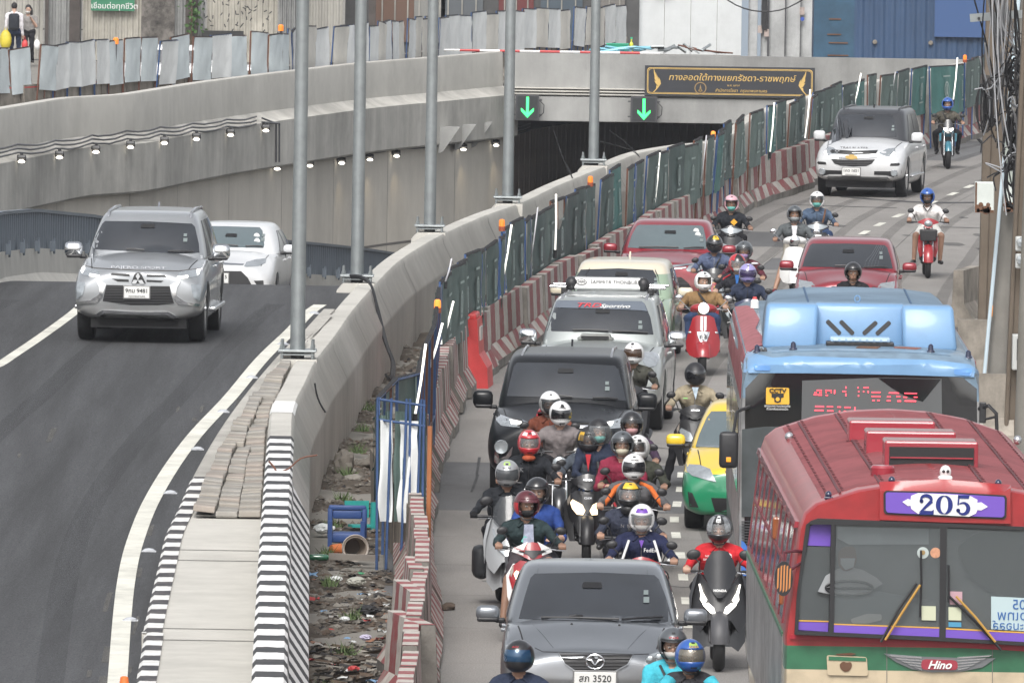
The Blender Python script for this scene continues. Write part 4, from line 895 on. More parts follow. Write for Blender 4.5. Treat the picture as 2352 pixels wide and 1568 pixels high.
def cabinet(x0,y0_,x1,y1_,Yd,lab,mat,rust=True,nm='junction_box'):
 a = GY(x0,y0_,Yd); b = GY(x1,y1_,Yd); W,H = b.x - a.x,a.z - b.z; t = thing(nm,lab,'cabinet',((a.x + b.x) / 2,Yd,(a.z + b.z) / 2))
 mb = MB(); mb.box((0,.12,0),(W,.24,H),bev=.015); mb.build('case',mat,t)
 if rust:
  r = random.Random(int(x0)); mb = MB()
  for k in range(10): x = r.uniform(-.45,.45) * W; s_ = r.uniform(.02,.06); mb.lathe([(s_,0),(s_ * .9,-.003)],(x,-.001,-H / 2 + r.uniform(.02,.13)),'y',9)
  mb.box((0,-.002,-H / 2 + .02),(W * .98,.004,.04)); mb.box((-W / 2 + .015,-.003,0),(.025,.004,H * .97)); mb.build('rust_stain',RST,t)['kind'] = 'stuff'
 else: mb = MB(); mb.box((W * .15,-.005,H * .08),(W * .5,.02,H * .6)); mb.build('door_window',BPL,t)
 return t
cabinet(2240,418,2283,489,177,'white junction box with rusty lower corner on the round pole',RB)
cabinet(2307,420,2336,487,177.5,'second rusty white junction box right of the leaning pole',RB)
cabinet(2309,310,2332,420,177.6,'plain grey-green cover plate above the second rusty box',M('grey_green',(.3,.33,.3),.6),False)
cabinet(2326,768,2350,850,167.6,'pale grey meter cabinet low on the ribbed pole',M('meter_grey',(.42,.43,.42),.5),False,'meter_box')
for i,y in enumerate((560,600)):
 a = GY(2346,y,167.6); t = thing('electric_meter',['upper','lower'][i] + ' round glass electricity meter on the ribbed pole','meter',a,0,'meters on the ribbed pole'); mb = MB(); mb.box((0,.05,0),(.16,.1,.2),bev=.02); mb.build('case',M('meter_grey'),t); mb = MB(); mb.lathe([(.07,0),(.06,-.06),(.0,-.07)],(0,0,.02),'y',14); mb.build('glass_cover',CLR,t,smooth=.7)
# cross arms
a = GY(2228,42,172); b = GY(2356,32,172); t = thing('steel_crossarm','galvanised steel cross arm sticking out at the top right','crossarm',a); mb = MB(); d = b - a; mb.box(d / 2,(d.length,.08,.11),rot=Matrix.Rotation(-math.atan2(d.z,d.x),3,'Y')); mb.build('arm',GALV,t); mb = MB(); mb.lathe([(.02,0),(.02,-.03)],(.12,-.05,0),'y',8); mb.build('bolt_hole',BPL,t)
a = GY(2252,181,174); b = GY(2345,196,174); t = thing('wooden_crossarm','dark timber cross arm with hanging cable coils','crossarm',a); mb = MB(); d = b - a; mb.box(d / 2,(d.length,.12,.13),rot=Matrix.Rotation(-math.atan2(d.z,d.x),3,'Y')); mb.build('timber',M('old_timber',(.05,.045,.042),.9,var=.3),t)
# cable coils
t = thing('cable_coil','thick bundle of black cable coils hanging from the timber cross arm','cable'); c = GY(2270,240,173.6); r = random.Random(8)
for k in range(12):
 mb = MB(); ox = r.uniform(-.12,.12); hh = r.uniform(.24,.38); ww = r.uniform(.03,.09); mb.tube([c + Vector((ox + ww * math.cos(a),-.05 - .02 * k,.05 + hh * math.sin(a) - .08)) for a in [i * math.pi / 7 for i in range(15)]],.012,5); mb.build('coil_loop',BPL,t)
WIRE = [BPL,M('wire_grey',(.3,.31,.33),.5),M('wire_pale',(.45,.46,.48),.5)]
t = thing('wire_tangle','tangle of grey and black communication wires fanning down from the top right','wires'); r = random.Random(12)
mats_n = []
for k in range(34):
 x0 = 2262 + r.uniform(0,70); x1 = 2312 + r.uniform(-30,60); y1 = 190 + r.uniform(-110,160)
 if k % 6 == 0: y1 += 160
 a = GY(x0,-30,171.5); b = GY(x1,y1,172.5 + r.uniform(-.5,.5)); m_ = a.lerp(b,.5) + Vector((r.uniform(-.25,.18),0,-r.uniform(.0,.35)))
 pts = []
 for j in range(11): u = j / 10; pts.append(a * (1 - u) ** 2 + m_ * 2 * u * (1 - u) + b * u * u)
 mb = MB(); mb.tube(pts,r.choice([.008,.01,.014]),5); mb.build('wire',r.choice([WIRE[0],WIRE[1],WIRE[1],WIRE[2]]),t)
for k in range(26):
 cx_,cy_ = 2328 + r.uniform(-22,22),150 + r.uniform(-90,230); c = GY(cx_,cy_,172.2 + r.uniform(-.3,.3)); pts = [c]
 for j in range(7): pts.append(pts[-1] + Vector((r.gauss(0,.09),r.gauss(0,.03),r.gauss(-.05,.09))))
 mb = MB(); mb.tube(smooth_path(pts,.04),.011,5); mb.build('wire',WIRE[0] if k % 3 else WIRE[1],t)
for k in range(26):
 c = GY(2334 + r.uniform(-14,16),240 + r.uniform(-80,200),171.8 + r.uniform(-.3,.3)); ww,hh = r.uniform(.04,.12),r.uniform(.15,.4); mb = MB(); mb.tube([c + Vector((ww * math.cos(a * .45),.02 * a,hh * math.sin(a * .45))) for a in range(15)],.017,5); mb.build('wire',WIRE[0],t)
for k,(xa_,ya_,xb_,yb_) in enumerate([(2238,0,2290,340),(2262,100,2352,260),(2330,290,2345,470),(2320,330,2352,520),(2250,130,2258,310)]):
 a = GY(xa_,ya_,172); b = GY(xb_,yb_,172.5); mb = MB(); mb.tube([a.lerp(b,j / 8) + Vector((.12 * math.sin(j / 8 * 3.1) * (-1) ** k,0,-.1 * math.sin(j / 8 * 3.1))) for j in range(9)],.012,5); mb.build('wire',WIRE[k % 3],t)
# concrete blocks on the right roadside
t = thing('upright_barrier_end','end-on concrete barrier with worn paint standing by the right kerb','barrier'); p = G(2218,745,0); t.location = (p.x,p.y,0); t.rotation_euler = (0,0,math.radians(80))
mb = MB(); mb.prism([(-.26,0),(.26,0),(.26,.1),(.1,.38),(.08,.92),(-.08,.92),(-.1,.38),(-.26,.1)],-.95,.95,'x'); mb.build('concrete_block',M('weathered_concrete'),t)
for (x0_,y0_,x1_,y1_,lab) in [(2200,745,2340,870,'grey concrete barrier lying across the pavement behind the poles'),(2212,870,2330,1000,'stained concrete barrier behind the mirror of the blue roofed bus')]:
 zt = .88; a = G(x0_,y0_,zt); b = G(x1_,y0_ + 2,zt); t = thing('roadside_barrier',lab,'barrier',((a.x + b.x) / 2,a.y,0)); mb = MB(); mb.prism(JP,-(b.x - a.x) / 2,(b.x - a.x) / 2,'x'); mb.v = [(x,y,z * 1.02) for x,y,z in mb.v]; mb.build('concrete_block',M('weathered_concrete'),t)
for i,(x,y) in enumerate([(2245,880),(2246,912),(2246,945)]):
 p = G(x,y,.7); t = thing('worn_block',['top','middle','lowest'][i] + ' of the small faded red and white blocks seen beside the blue roofed bus','block',(p.x,p.y,0),.3,'faded blocks beside the bus'); mb = MB(); mb.box((0,0,.2),(.2,.3,.4),taper=.6,bev=.05); mb.build('block_body',RW[0],t)
t = thing('roadside_rubble','broken concrete and weeds between the poles on the right pavement','rubble'); t['kind'] = 'stuff'; mb = MB(); r = random.Random(31)
for k in range(260): p = G(2300 + r.uniform(0,70),480 + r.uniform(0,320),.12); s_ = r.uniform(.03,.12); mb.ell((p.x,p.y,.12),(s_,s_ * r.uniform(.6,1.2),s_ * .6),6)
t2 = mb.build('rubble_pile',M('weathered_concrete'),t)
mb = MB()
for k in range(300):
 p = G(2335 + r.gauss(0,14),r.choice([520,545,760]) + r.uniform(-20,20),.15); u = Vector((r.gauss(0,.05),0,r.uniform(.05,.2))); v = Vector((.02,0,0)); mb.add([p,p + v,p + u],[(0,1,2)])
mb.build('weeds',LEAF,t)
# ================================================================ RUBBISH STRIP
GRV = [M('stone_' + n_,c_,.9,var=.2,scale=6) for n_,c_ in (('grey',(.125,.112,.095)),('brown',(.085,.06,.043)),('dark',(.03,.028,.028)),('pale',(.22,.205,.18)))]
r = random.Random(77)
base_me = []
def soil_pt(y0_=95,y1_=150,bias=1.):
 Y = y0_ + (y1_ - y0_) * r.random() ** bias; a,b = atY(MED,Y) + .36,atY(BAR,Y) - .55
 x = r.uniform(a,b); return x,Y,soilz(x,Y)
mb = MB()
ico = [Vector(v) for v in ((0,0,1),(.9,0,.1),(0,.9,.1),(-.9,0,.1),(0,-.9,.1),(0,0,-.6))]; icf = [(0,1,2),(0,2,3),(0,3,4),(0,4,1),(5,2,1),(5,3,2),(5,4,3),(5,1,4)]
for k in range(9000):
 x,y,z = soil_pt(96,190,1.8); s_ = min(.09,.012 + abs(r.gauss(0,.022))); 
 mi = r.choice([0,0,0,1,1,2,3]) if y > 118 else r.choice([0,1,2,2,2,0,3])
 if x < atY(MED,y) + .9 and r.random() < .6: mi = 0
 mb.add([(x + v.x * s_ * r.uniform(.6,1.6),y + v.y * s_ * 1.5,z + v.z * s_ * r.uniform(.4,1)) for v in ico],icf,mi)
for k in range(1800):   # thin splinters and ash
 x,y,z = soil_pt(96,128,1.); a = r.uniform(0,3.2); l_ = r.uniform(.05,.3); c,s_ = math.cos(a),math.sin(a); w_ = r.uniform(.008,.03)
 mb.add([(x - c * l_ / 2,y - s_ * l_ / 2,z + .03),(x + c * l_ / 2,y + s_ * l_ / 2,z + .05),(x + c * l_ / 2 + s_ * w_,y + s_ * l_ / 2 - c * w_,z + .05 + w_),(x - c * l_ / 2 + s_ * w_,y - s_ * l_ / 2 - c * w_,z + .03 + w_)],[(0,1,2,3)],r.choice([1,2,2,3,0]))
for k in range(260):
 x,y,z = soil_pt(98,165,1.4); s_ = r.uniform(.03,.085)
 mb.add([(x + v.x * s_ * r.uniform(.6,1.5),y + v.y * s_ * 1.5,z + v.z * s_ * r.uniform(.3,.8)) for v in ico],icf,r.choice([0,0,1,3]))
wd_ = MB()
for k in range(900):
 c_ = random.Random(k // 60); cx_,cy_ = atY(MED,102 + (k // 60) * 5.1) + .42 + c_.uniform(0,.5),102 + (k // 60) * 5.1; a = r.uniform(0,6.28); u = Vector((math.cos(a) * .09,math.sin(a) * .12,r.uniform(.04,.16))) * r.uniform(.5,1.2); q = Vector((cx_ + r.gauss(0,.05),cy_ + r.gauss(0,.1),.03)); wd_.add([q,q + Vector((.014,0,0)),q + u],[(0,1,2)])
tag(wd_.build('weeds',M('weed_green',(.07,.11,.035),.8,var=.3)),'low tufts of weeds growing along the foot of the wall','weeds',kind='stuff')
o = mb.build('gravel',GRV); tag(o,'grey gravel, ash and splinters covering the strip beside the wall','gravel',kind='stuff')
lit = MB(); LM = [M('litter_' + n_,c_,.6,var=.15) for n_,c_ in (('white',(.6,.62,.62)),('black',(.015,.015,.016)),('red',(.4,.05,.05)),('blue',(.2,.35,.55)),('brown',(.25,.12,.07)),('green',(.05,.25,.12)),('grey',(.3,.29,.27)))]
for k in range(190):
 x,y,z = soil_pt(97,140,1.3); s_ = r.uniform(.02,.075); mi = r.choice([0,0,0,1,1,1,1,1,1,6,6,6,2,3,4,4]); vs = []
 for j in range(4):
  for i in range(4): vs.append((x + (i - 1.5) * s_ * .6 + r.gauss(0,.012),y + (j - 1.5) * s_ * .7,z + .04 + r.uniform(0,s_ * .7)))
 lit.add(vs,[(j * 4 + i,j * 4 + i + 1,(j + 1) * 4 + i + 1,(j + 1) * 4 + i) for j in range(3) for i in range(3)],mi)
o = lit.build('litter',LM,smooth=9); tag(o,'scattered crumpled bags and scraps of litter on the gravel strip','litter',kind='stuff')
def rock(x,y,s,lab,mi=0,z=0):
 p = G(x,y,z); bm = bmesh.new(); bmesh.ops.create_icosphere(bm,subdivisions=3,radius=1)
 for v in bm.verts:
  n_ = noise.noise(v.co * 1.1 + Vector((x,y,0))) * .5 + noise.noise(v.co * 3 + Vector((x,0,0))) * .15; v.co *= 1 + n_; v.co = Vector((max(-.8,min(.8,v.co.x)) * s[0],v.co.y * s[1],v.co.z * s[2]))
 me = bpy.data.meshes.new('rock'); bm.to_mesh(me); bm.free(); me.materials.append(GRV[mi]); o = bpy.data.objects.new('rock',me); COL.objects.link(o); o.location = (p.x,p.y,s[2] * .6); tag(o,lab,'rock')
rock(789,1090,(.16,.25,.2),'large broken concrete lump against the wall',0); rock(812,1105,(.14,.2,.06),'flat broken slab leaning below the large concrete lump',3); rock(838,1078,(.12,.15,.08),'smaller pale rock right of the large concrete lump',0); rock(1030,1400,(.09,.12,.05),'dark stone lying on the road beside the striped barrier',1); rock(758,968 + 60,(.1,.15,.08),'small rock further up against the wall',0)
p = G(797,1240,.1)
t = thing('blue_plastic_chair','broken blue plastic chair back lying on the rubbish strip','chair',(p.x,p.y,.08)); BP = M('blue_plastic',(.03,.07,.22),.5,var=.1)
mb = MB(); mb.box((0,0,.32),(.34,.04,.1),bev=.02); 
for x in (-.2,.2): mb.box((x,0,.22),(.06,.05,.36),bev=.02)
mb.box((0,0,.4),(.44,.05,.06),bev=.02); mb.build('backrest',BP,t,smooth=.6); mb = MB(); mb.box((0,.12,.05),(.4,.35,.12),bev=.03); mb.build('seat',BP,t,smooth=.6)
for x in (-.2,.18): mb = MB(); mb.box((x,-.08,.1),(.05,.05,.3)); mb.build('leg',BP,t)
p = G(816,1272,.1); t = thing('plastic_pot','round beige bucket lying on its side with its open end to the viewer','bucket',(p.x,p.y,.17),.15); PT = M('beige_plastic',(.36,.3,.25),.5,var=.1,dirt=.2)
mb = MB(); mb.lathe([(.125,0),(.15,.02),(.14,.0),(.118,.2),(.1,.28),(.09,.28),(.125,.02)],ax='y',n=22,closed=True); mb.build('bucket_wall',PT,t,smooth=.6); mb = MB(); mb.lathe([(.0,.27),(.1,.27),(.1,.28),(.0,.28)],ax='y',n=22); mb.build('bucket_bottom',M('pot_dark',(.13,.11,.1),.8),t); mb = MB(); mb.lathe([(.152,-.015),(.158,0),(.152,.015),(.135,0)],ax='y',n=22,closed=True); mb.build('rim',M('pale_rim',(.45,.4,.36),.5),t)
p = G(828,1180,.2); t = thing('turquoise_crate','broken turquoise plastic crate behind the blue chair','crate',(p.x,p.y,.12),.3); TQ = M('turquoise_plastic',(.03,.32,.3),.5,var=.1)
mb = MB(); mb.box((-.05,0,.14),(.3,.03,.2)); mb.box((.14,-.05,.0),(.05,.05,.45)); mb.box((.02,.02,-.06),(.28,.2,.03)); mb.build('crate_side',TQ,t)
p = G(771,1262,.05); t = thing('orange_cup','crushed orange plastic cup left of the beige bucket','cup',(p.x,p.y,.06),.5); mb = MB(); mb.lathe([(.05,-.06),(.065,.06),(.06,.06),(.045,-.05)],ax='x',n=14,closed=True); mb.build('cup_wall',M('orange_plastic',(.5,.14,.04),.5),t); mb = MB(); mb.lathe([(0,-.055),(.05,-.055),(.05,-.06),(0,-.06)],ax='x',n=14); mb.build('cup_bottom',M('orange_plastic'),t)
p0_ = G(700,1283,.05); p1__ = G(846,1290,.05); t = thing('timber_beam','grey timber beam lying across the strip below the bucket','beam',p0_); d = p1__ - p0_; mb = MB(); mb.box(d / 2 + Vector((.2,0,.04)),(d.length * .75,.08,.07),rot=Matrix.Rotation(math.atan2(d.y,d.x),3,'Z')); mb.build('beam',M('grey_timber',(.2,.18,.16),.9,var=.2),t)
def bag(x,y,s,mat,lab,nm='plastic_bag'):
 p = G(x,y,.05); bm = bmesh.new(); bmesh.ops.create_icosphere(bm,subdivisions=3,radius=1)
 for v in bm.verts: n_ = abs(noise.noise(v.co * 2.3 + Vector((x * .1,y,0)))); v.co *= 1 - .6 * n_; v.co = Vector((v.co.x * s,v.co.y * s * 1.2,v.co.z * s * .5))
 me = bpy.data.meshes.new(nm); bm.to_mesh(me); bm.free(); me.materials.append(mat); o = bpy.data.objects.new(nm,me); COL.objects.link(o); o.location = (p.x,p.y,s * .3 + .03); tag(o,lab,'bag')
bag(745,1218,.14,LM[0],'crumpled white plastic sack left of the blue chair'); bag(818,1338,.12,M('bag_clear',(.35,.35,.31),.4),'greyish translucent bag in the middle of the strip'); bag(772,1330,.08,LM[0],'small white bag beside the wall'); bag(845,1405,.13,LM[1],'black bin bag at the foot of the streaked barrier'); bag(827,1320,.07,LM[5],'green scrap of sheeting on the strip'); bag(840,1463,.07,M('bag_violet',(.45,.42,.55),.5),'small pale violet wrapper low on the strip'); bag(812,1535,.07,LM[2],'red wrapper near the bottom of the strip'); bag(792,1420,.06,LM[0],'white scrap standing among the ashes')
p = G(700,1275,.08); t = thing('green_bottle','green glass bottle lying against the wall','bottle',(p.x + .15,p.y,.06)); mb = MB(); mb.lathe([(.035,-.1),(.04,0),(.035,.1),(.012,.15),(.012,.2)],ax='x',n=12); mb.build('bottle_body',M('bottle_green',(.02,.12,.06),.15,coat=1),t,smooth=.7); mb = MB(); mb.lathe([(.014,.2),(.014,.22)],ax='x',n=8); mb.build('cap',LM[0],t)
# twigs and cables on the wall
t = thing('rusty_wire','bent rusty rod sticking out over the striped wall top','wire'); 
pz = [GY(*Z(VT,q),G(*Z(VT,(640,700)),WT).y) for q in [(588,658),(610,682),(625,710),(628,742)]]; mb = MB(); mb.tube(smooth_path(pz,.05),.012,6); mb.build('rod',RUS,t)
pz = [GY(*Z(VT,q),G(*Z(VT,(640,700)),WT).y) for q in [(620,708),(670,690),(720,648),(788,634)]]; mb = MB(); mb.tube(smooth_path(pz,.05),.01,6); mb.build('rod',RUS,t)
t = thing('black_cable','two black cables looping over the wall and hanging down its outer face','cable')
for k in range(3):
 q = [(805,632),(828,634),(850,650),(862,690),(872,740),(885,790),(900,830),(896,870),(886,860)]; Yc = G(835,660,WT).y
 pz = [GY(x + k * 3 * (1 if j > 3 else .5),y + k * 3,Yc - .8 * min(1,j / 4) - j * .2) for j,(x,y) in enumerate(q)]; mb = MB(); mb.tube(smooth_path(pz,.1),.02,6); mb.build('cable',BPL,t)
t = thing('dry_twig','dry bent wires rising above the wall between the fourth and fifth poles','wire')
for q in [[(1470,362),(1450,345),(1400,330),(1375,325)],[(1468,358),(1440,330),(1415,310),(1400,300)],[(1320,455),(1322,430),(1310,395),(1300,375)],[(1325,430),(1300,380),(1285,340),(1272,300)]]:
 Yc = G(1460 if q[0][0] > 1400 else 1310,360 if q[0][0] > 1400 else 410,WT).y; mb = MB(); mb.tube(smooth_path([GY(x,y,Yc) for x,y in q],.1),.007,5); mb.build('wire',BPL,t)
t = thing('black_rope','thin black rope hanging down the striped wall face','rope'); pz = [GY(*Z(VG,q),G(*Z(VG,(330,60)),WT).y - .3) for q in [(330,40),(338,90),(355,140),(385,190)]]; mb = MB(); mb.tube(smooth_path(pz,.06),.012,5); mb.build('rope',BPL,t)
p = G(28,0,0)
t = thing('traffic_cone','tip of an orange traffic cone at the bottom edge of the ramp road','cone'); p = GY(283,1566,onramp(283,1738).y); q = onramp(283,1738); t.location = (q.x,q.y,zr(q.y)); mb = MB(); mb.lathe([(.15,.02),(.035,.72),(.02,.73)],n=18); mb.build('cone',M('cone_orange',(.7,.16,.03),.5),t,smooth=.7); mb = MB(); mb.box((0,0,.012),(.38,.38,.03)); mb.build('base',BPL,t); mb = MB(); mb.lathe([(.115,.25),(.09,.38)],n=18); mb.build('white_band',WHT,t)
# ================================================================ CARS
def grid_patch(poly,d):
 """triangulated polygon cut along a grid of spacing d; returns bmesh in 2D"""
 bm = bmesh.new(); vs = [bm.verts.new((x,y,0)) for x,y in poly]; f = bm.faces.new(vs)
 bmesh.ops.triangulate(bm,faces=[f])
 xs = [p[0] for p in poly]; ys = [p[1] for p in poly]
 for ax,lo,hi in ((0,min(xs),max(xs)),(1,min(ys),max(ys))):
  n = int((hi - lo) / d)
  for k in range(1,n + 1):
   c = lo + (hi - lo) * k / (n + 1); co = [0,0,0]; co[ax] = c; no = [0,0,0]; no[ax] = 1
   bmesh.ops.bisect_plane(bm,geom=bm.verts[:] + bm.edges[:] + bm.faces[:],plane_co=co,plane_no=no,dist=1e-7)
 return bm
def rounded(poly,r,n=4):
 out = []; N = len(poly)
 for i in range(N):
  p,a,b = Vector(poly[i]),Vector(poly[i - 1]),Vector(poly[(i + 1) % N])
  ra = min(r,(a - p).length * .45); rb = min(r,(b - p).length * .45); A = p + (a - p).normalized() * ra; B = p + (b - p).normalized() * rb
  for k in range(n + 1): t = k / n; q = A * (1 - t) ** 2 + p * 2 * t * (1 - t) + B * t * t; out.append((q.x,q.y))
 return out
class Shell:
 """a body mesh with patches laid on its surface"""
 def __init__(s,root,body,inv=None):
  s.root = root; s.body = body; me = body.data; s.bvh = BVHTree.FromPolygons([v.co.copy() for v in me.vertices],[tuple(p.vertices) for p in me.polygons])
  s.M = Matrix.LocRotScale(root.location,root.rotation_euler,None); s.I = s.M.inverted()
 def cast(s,o,d,far=60):
  h = s.bvh.ray_cast(o,d,far)
  if h[0] is not None: return h[0],h[1]
  t0 = (Vector((0,.1,o.z)) - o).dot(d) if abs(d.y) > .5 else (Vector((0,1,.8)) - o).dot(d)
  if abs(d.y) > .5: t0 = (.3 - o.y) / d.y
  for _ in range(6): q = s.bvh.find_nearest(o + d * t0); t0 = (q[0] - o).dot(d)
  return q[0],q[1]
 def patch(s,name,poly,mat,view=None,off=.006,d=None,mirror=False,parent=None,proj='front',round_=0,up=None,both=False):
  """poly in zoom pixels (view given) or local metres"""
  if round_: poly = rounded(poly,round_)
  if view is not None:
   poly = [Z(view,p) for p in poly]; poly2 = [(x,-y) for x,y in poly]; dd = (d or .07) * FD / s.root.location.y
  else: poly2 = list(poly); dd = d or .07
  bm = grid_patch(poly2,dd); dep = off + .012; new = []
  for v in bm.verts:
   if view is not None: o = s.I @ CAMP; q = s.I @ (CAMP + ray(v.co.x,-v.co.y)); dr = (q - o).normalized(); o = o + dr * (s.root.location.y - 12); far = 30
   elif proj == 'front': o,dr = Vector((v.co.x,-5,v.co.y)),Vector((0,1,0))
   elif proj == 'side': o,dr = Vector((5,v.co.x,v.co.y)),Vector((-1,0,0))
   elif proj == 'rear': o,dr = Vector((v.co.x,12,v.co.y)),Vector((0,-1,0))
   else: o,dr = Vector((v.co.x,v.co.y,6)),Vector((0,0,-1))
   h,n = s.cast(o,dr); 
   if n.dot(dr) > 0: n = -n
   new.append((h - dr * off * .6 + n * off * .5,h + dr * .008 - n * .004))
  be = [e for e in bm.edges if len(e.link_faces) == 1]
  for v,(a,b) in zip(bm.verts,new): v.co = a
  inner = {}
  bv = {v for e in be for v in e.verts}
  bm.verts.ensure_lookup_table(); vl = bm.verts[:]; idx = {v: i for i,v in enumerate(vl)}
  for v in vl:
   if v in bv: inner[v] = bm.verts.new(new[idx[v]][1])
  for e in be: a,b = e.verts; bm.faces.new((a,b,inner[b],inner[a]))
  bmesh.ops.recalc_face_normals(bm,faces=bm.faces[:])
  me = bpy.data.meshes.new(name); bm.to_mesh(me); me.materials.append(mat); me.shade_smooth()
  try: me.set_sharp_from_angle(angle=.7)
  except Exception: pass
  o = bpy.data.objects.new(name,me); COL.objects.link(o); o.parent = parent or s.root; res = [o]
  if mirror:
   for v in bm.verts: v.co.x = -v.co.x
   bmesh.ops.reverse_faces(bm,faces=bm.faces[:]); m2 = bpy.data.meshes.new(name); bm.to_mesh(m2); m2.materials.append(mat); m2.shade_smooth()
   try: m2.set_sharp_from_angle(angle=.7)
   except Exception: pass
   o2 = bpy.data.objects.new(name,m2); COL.objects.link(o2); o2.parent = parent or s.root; res.append(o2)
  bm.free(); return res
 def at(s,view,p):
  x,y = Z(view,p); o = s.I @ CAMP; q = s.I @ (CAMP + ray(x,y)); d = (q - o).normalized(); o = o + d * (s.root.location.y - 12); return s.cast(o,d)[0]
def subsurf_obj(name,bm,mats,parent,lv=2,cutters=(),crease=None):
 me = bpy.data.meshes.new(name); bm.to_mesh(me); bm.free(); o = bpy.data.objects.new(name,me); COL.objects.link(o)
 md = o.modifiers.new('s','SUBSURF'); md.levels = lv; md.render_levels = lv
 cs = []
 for c in cutters:
  c_o = c.build('cutter',BLK); cs.append(c_o); b = o.modifiers.new('b','BOOLEAN'); b.operation = 'DIFFERENCE'; b.object = c_o; b.solver = 'EXACT'
 m2 = evaluated(o,cs); o.modifiers.clear(); o.data = m2; bpy.data.meshes.remove(me)
 for c in cs: bpy.data.objects.remove(c)
 m2.materials.clear()
 for m in mats: m2.materials.append(m)
 m2.shade_smooth()
 try: m2.set_sharp_from_angle(angle=.75)
 except Exception: pass
 m2.name = name; o.parent = parent; return o
def body_cage(P):
 """lower body + greenhouse cage"""
 L,W = P['L'],P['W']; hw = W / 2; bm = bmesh.new()
 def ring(y,zb,zs,zc,w,wb=None):
  wb = wb or w * .95; zm = lerp(zb,zs,.45)
  pts = [(0,zb),(wb * .8,zb),(wb,zb + .07),(w,zm),(w * .99,lerp(zm,zs,.6)),(w * .93,zs),(w * .72,lerp(zs,zc,.55)),(w * .38,lerp(zs,zc,.93)),(0,zc)]
  return [bm.verts.new((x,y,z)) for x,z in pts],[bm.verts.new((-x,y,z)) if x > 1e-6 else None for x,z in pts]
 rings = []
 for st in P['st']: rings.append(ring(*st))
 def lv(rg,i): return rg[1][i] or rg[0][i]
 for (a,b) in zip(rings,rings[1:]):
  for i in range(8):
   for side in (0,1):
    A = [a[0][i],a[0][i + 1],b[0][i + 1],b[0][i]] if side == 0 else [lv(a,i),lv(b,i),lv(b,i + 1),lv(a,i + 1)]
    bm.faces.new(A)
 for rg,sgn,bul in ((rings[0],-1,P.get('bulge',.07)),(rings[-1],1,.05)):
  cen = [rg[0][0]] + [bm.verts.new((0,rg[0][i].co.y + sgn * bul * (1 - abs(i - 4) / 5),rg[0][i].co.z)) for i in range(1,8)] + [rg[0][8]]
  for i in range(8):
   for side in (0,1):
    a,b = (rg[0][i],rg[0][i + 1]) if side == 0 else (lv(rg,i),lv(rg,i + 1)); q = [a,b,cen[i + 1],cen[i]]
    u = []
    for v in q:
     if v not in u: u.append(v)
    if len(u) >= 3:
     try: bm.faces.new(u)
     except ValueError: pass
 bmesh.ops.recalc_face_normals(bm,faces=bm.faces[:])
 cl = bm.edges.layers.float.new('crease_edge')
 for ri,rg in enumerate(rings):
  for i in range(8):
   for sd in (rg[0],[lv(rg,k) for k in range(9)]):
    e = bm.edges.get((sd[i],sd[i + 1]))
    if e and ri == 0: e[cl] = .45
    if e and ri == len(rings) - 1: e[cl] = .4
 for a,b in zip(rings,rings[1:]):
  for i,c in ((1,.5),(2,.3),(5,.45),(0,.2)):
   for s_ in (0,1):
    e = bm.edges.get((a[0][i],b[0][i])) if s_ == 0 else bm.edges.get((lv(a,i),lv(b,i)))
    if e: e[cl] = c
 return bm
def gh_cage(P):
 bm = bmesh.new(); g = P['gh']; rr = []
 for (z,yf,yr,w,cf,cr) in g:   # z,y front centre,y rear centre,half width,corner set-back front/rear
  pts = [(0,yf),(w * .5,yf + cf * .25),(w * .93,yf + cf * .85),(w,yf + cf + .2),(w * 1.01,lerp(yf,yr,.5)),(w * .99,yr - cr - .15),(w * .85,yr - cr * .5),(w * .5,yr - cr * .1),(0,yr)]
  r_ = [bm.verts.new((x,y,z)) for x,y in pts] + [bm.verts.new((-x,y,z)) for x,y in pts[-2:0:-1]]; rr.append(r_)
 n = len(rr[0])
 for a,b in zip(rr,rr[1:]):
  for i in range(n): bm.faces.new((a[i],a[(i + 1) % n],b[(i + 1) % n],b[i]))
 t = rr[-1]; bm_ = rr[0]
 for r_,fl in ((t,1),(bm_,0)):
  for i in range(1,8):
   pass
  m_ = len(r_)
  for i in range(0,8):
   a,b,c,d = r_[i],r_[i + 1],r_[(m_ - i - 1) % m_],r_[(m_ - i) % m_]
   u = []
   for v in (a,b,c,d):
    if v not in u: u.append(v)
   if len(u) > 2:
    try: bm.faces.new(u)
    except ValueError: pass
 bmesh.ops.recalc_face_normals(bm,faces=bm.faces[:])
 return bm
_wheels = {}
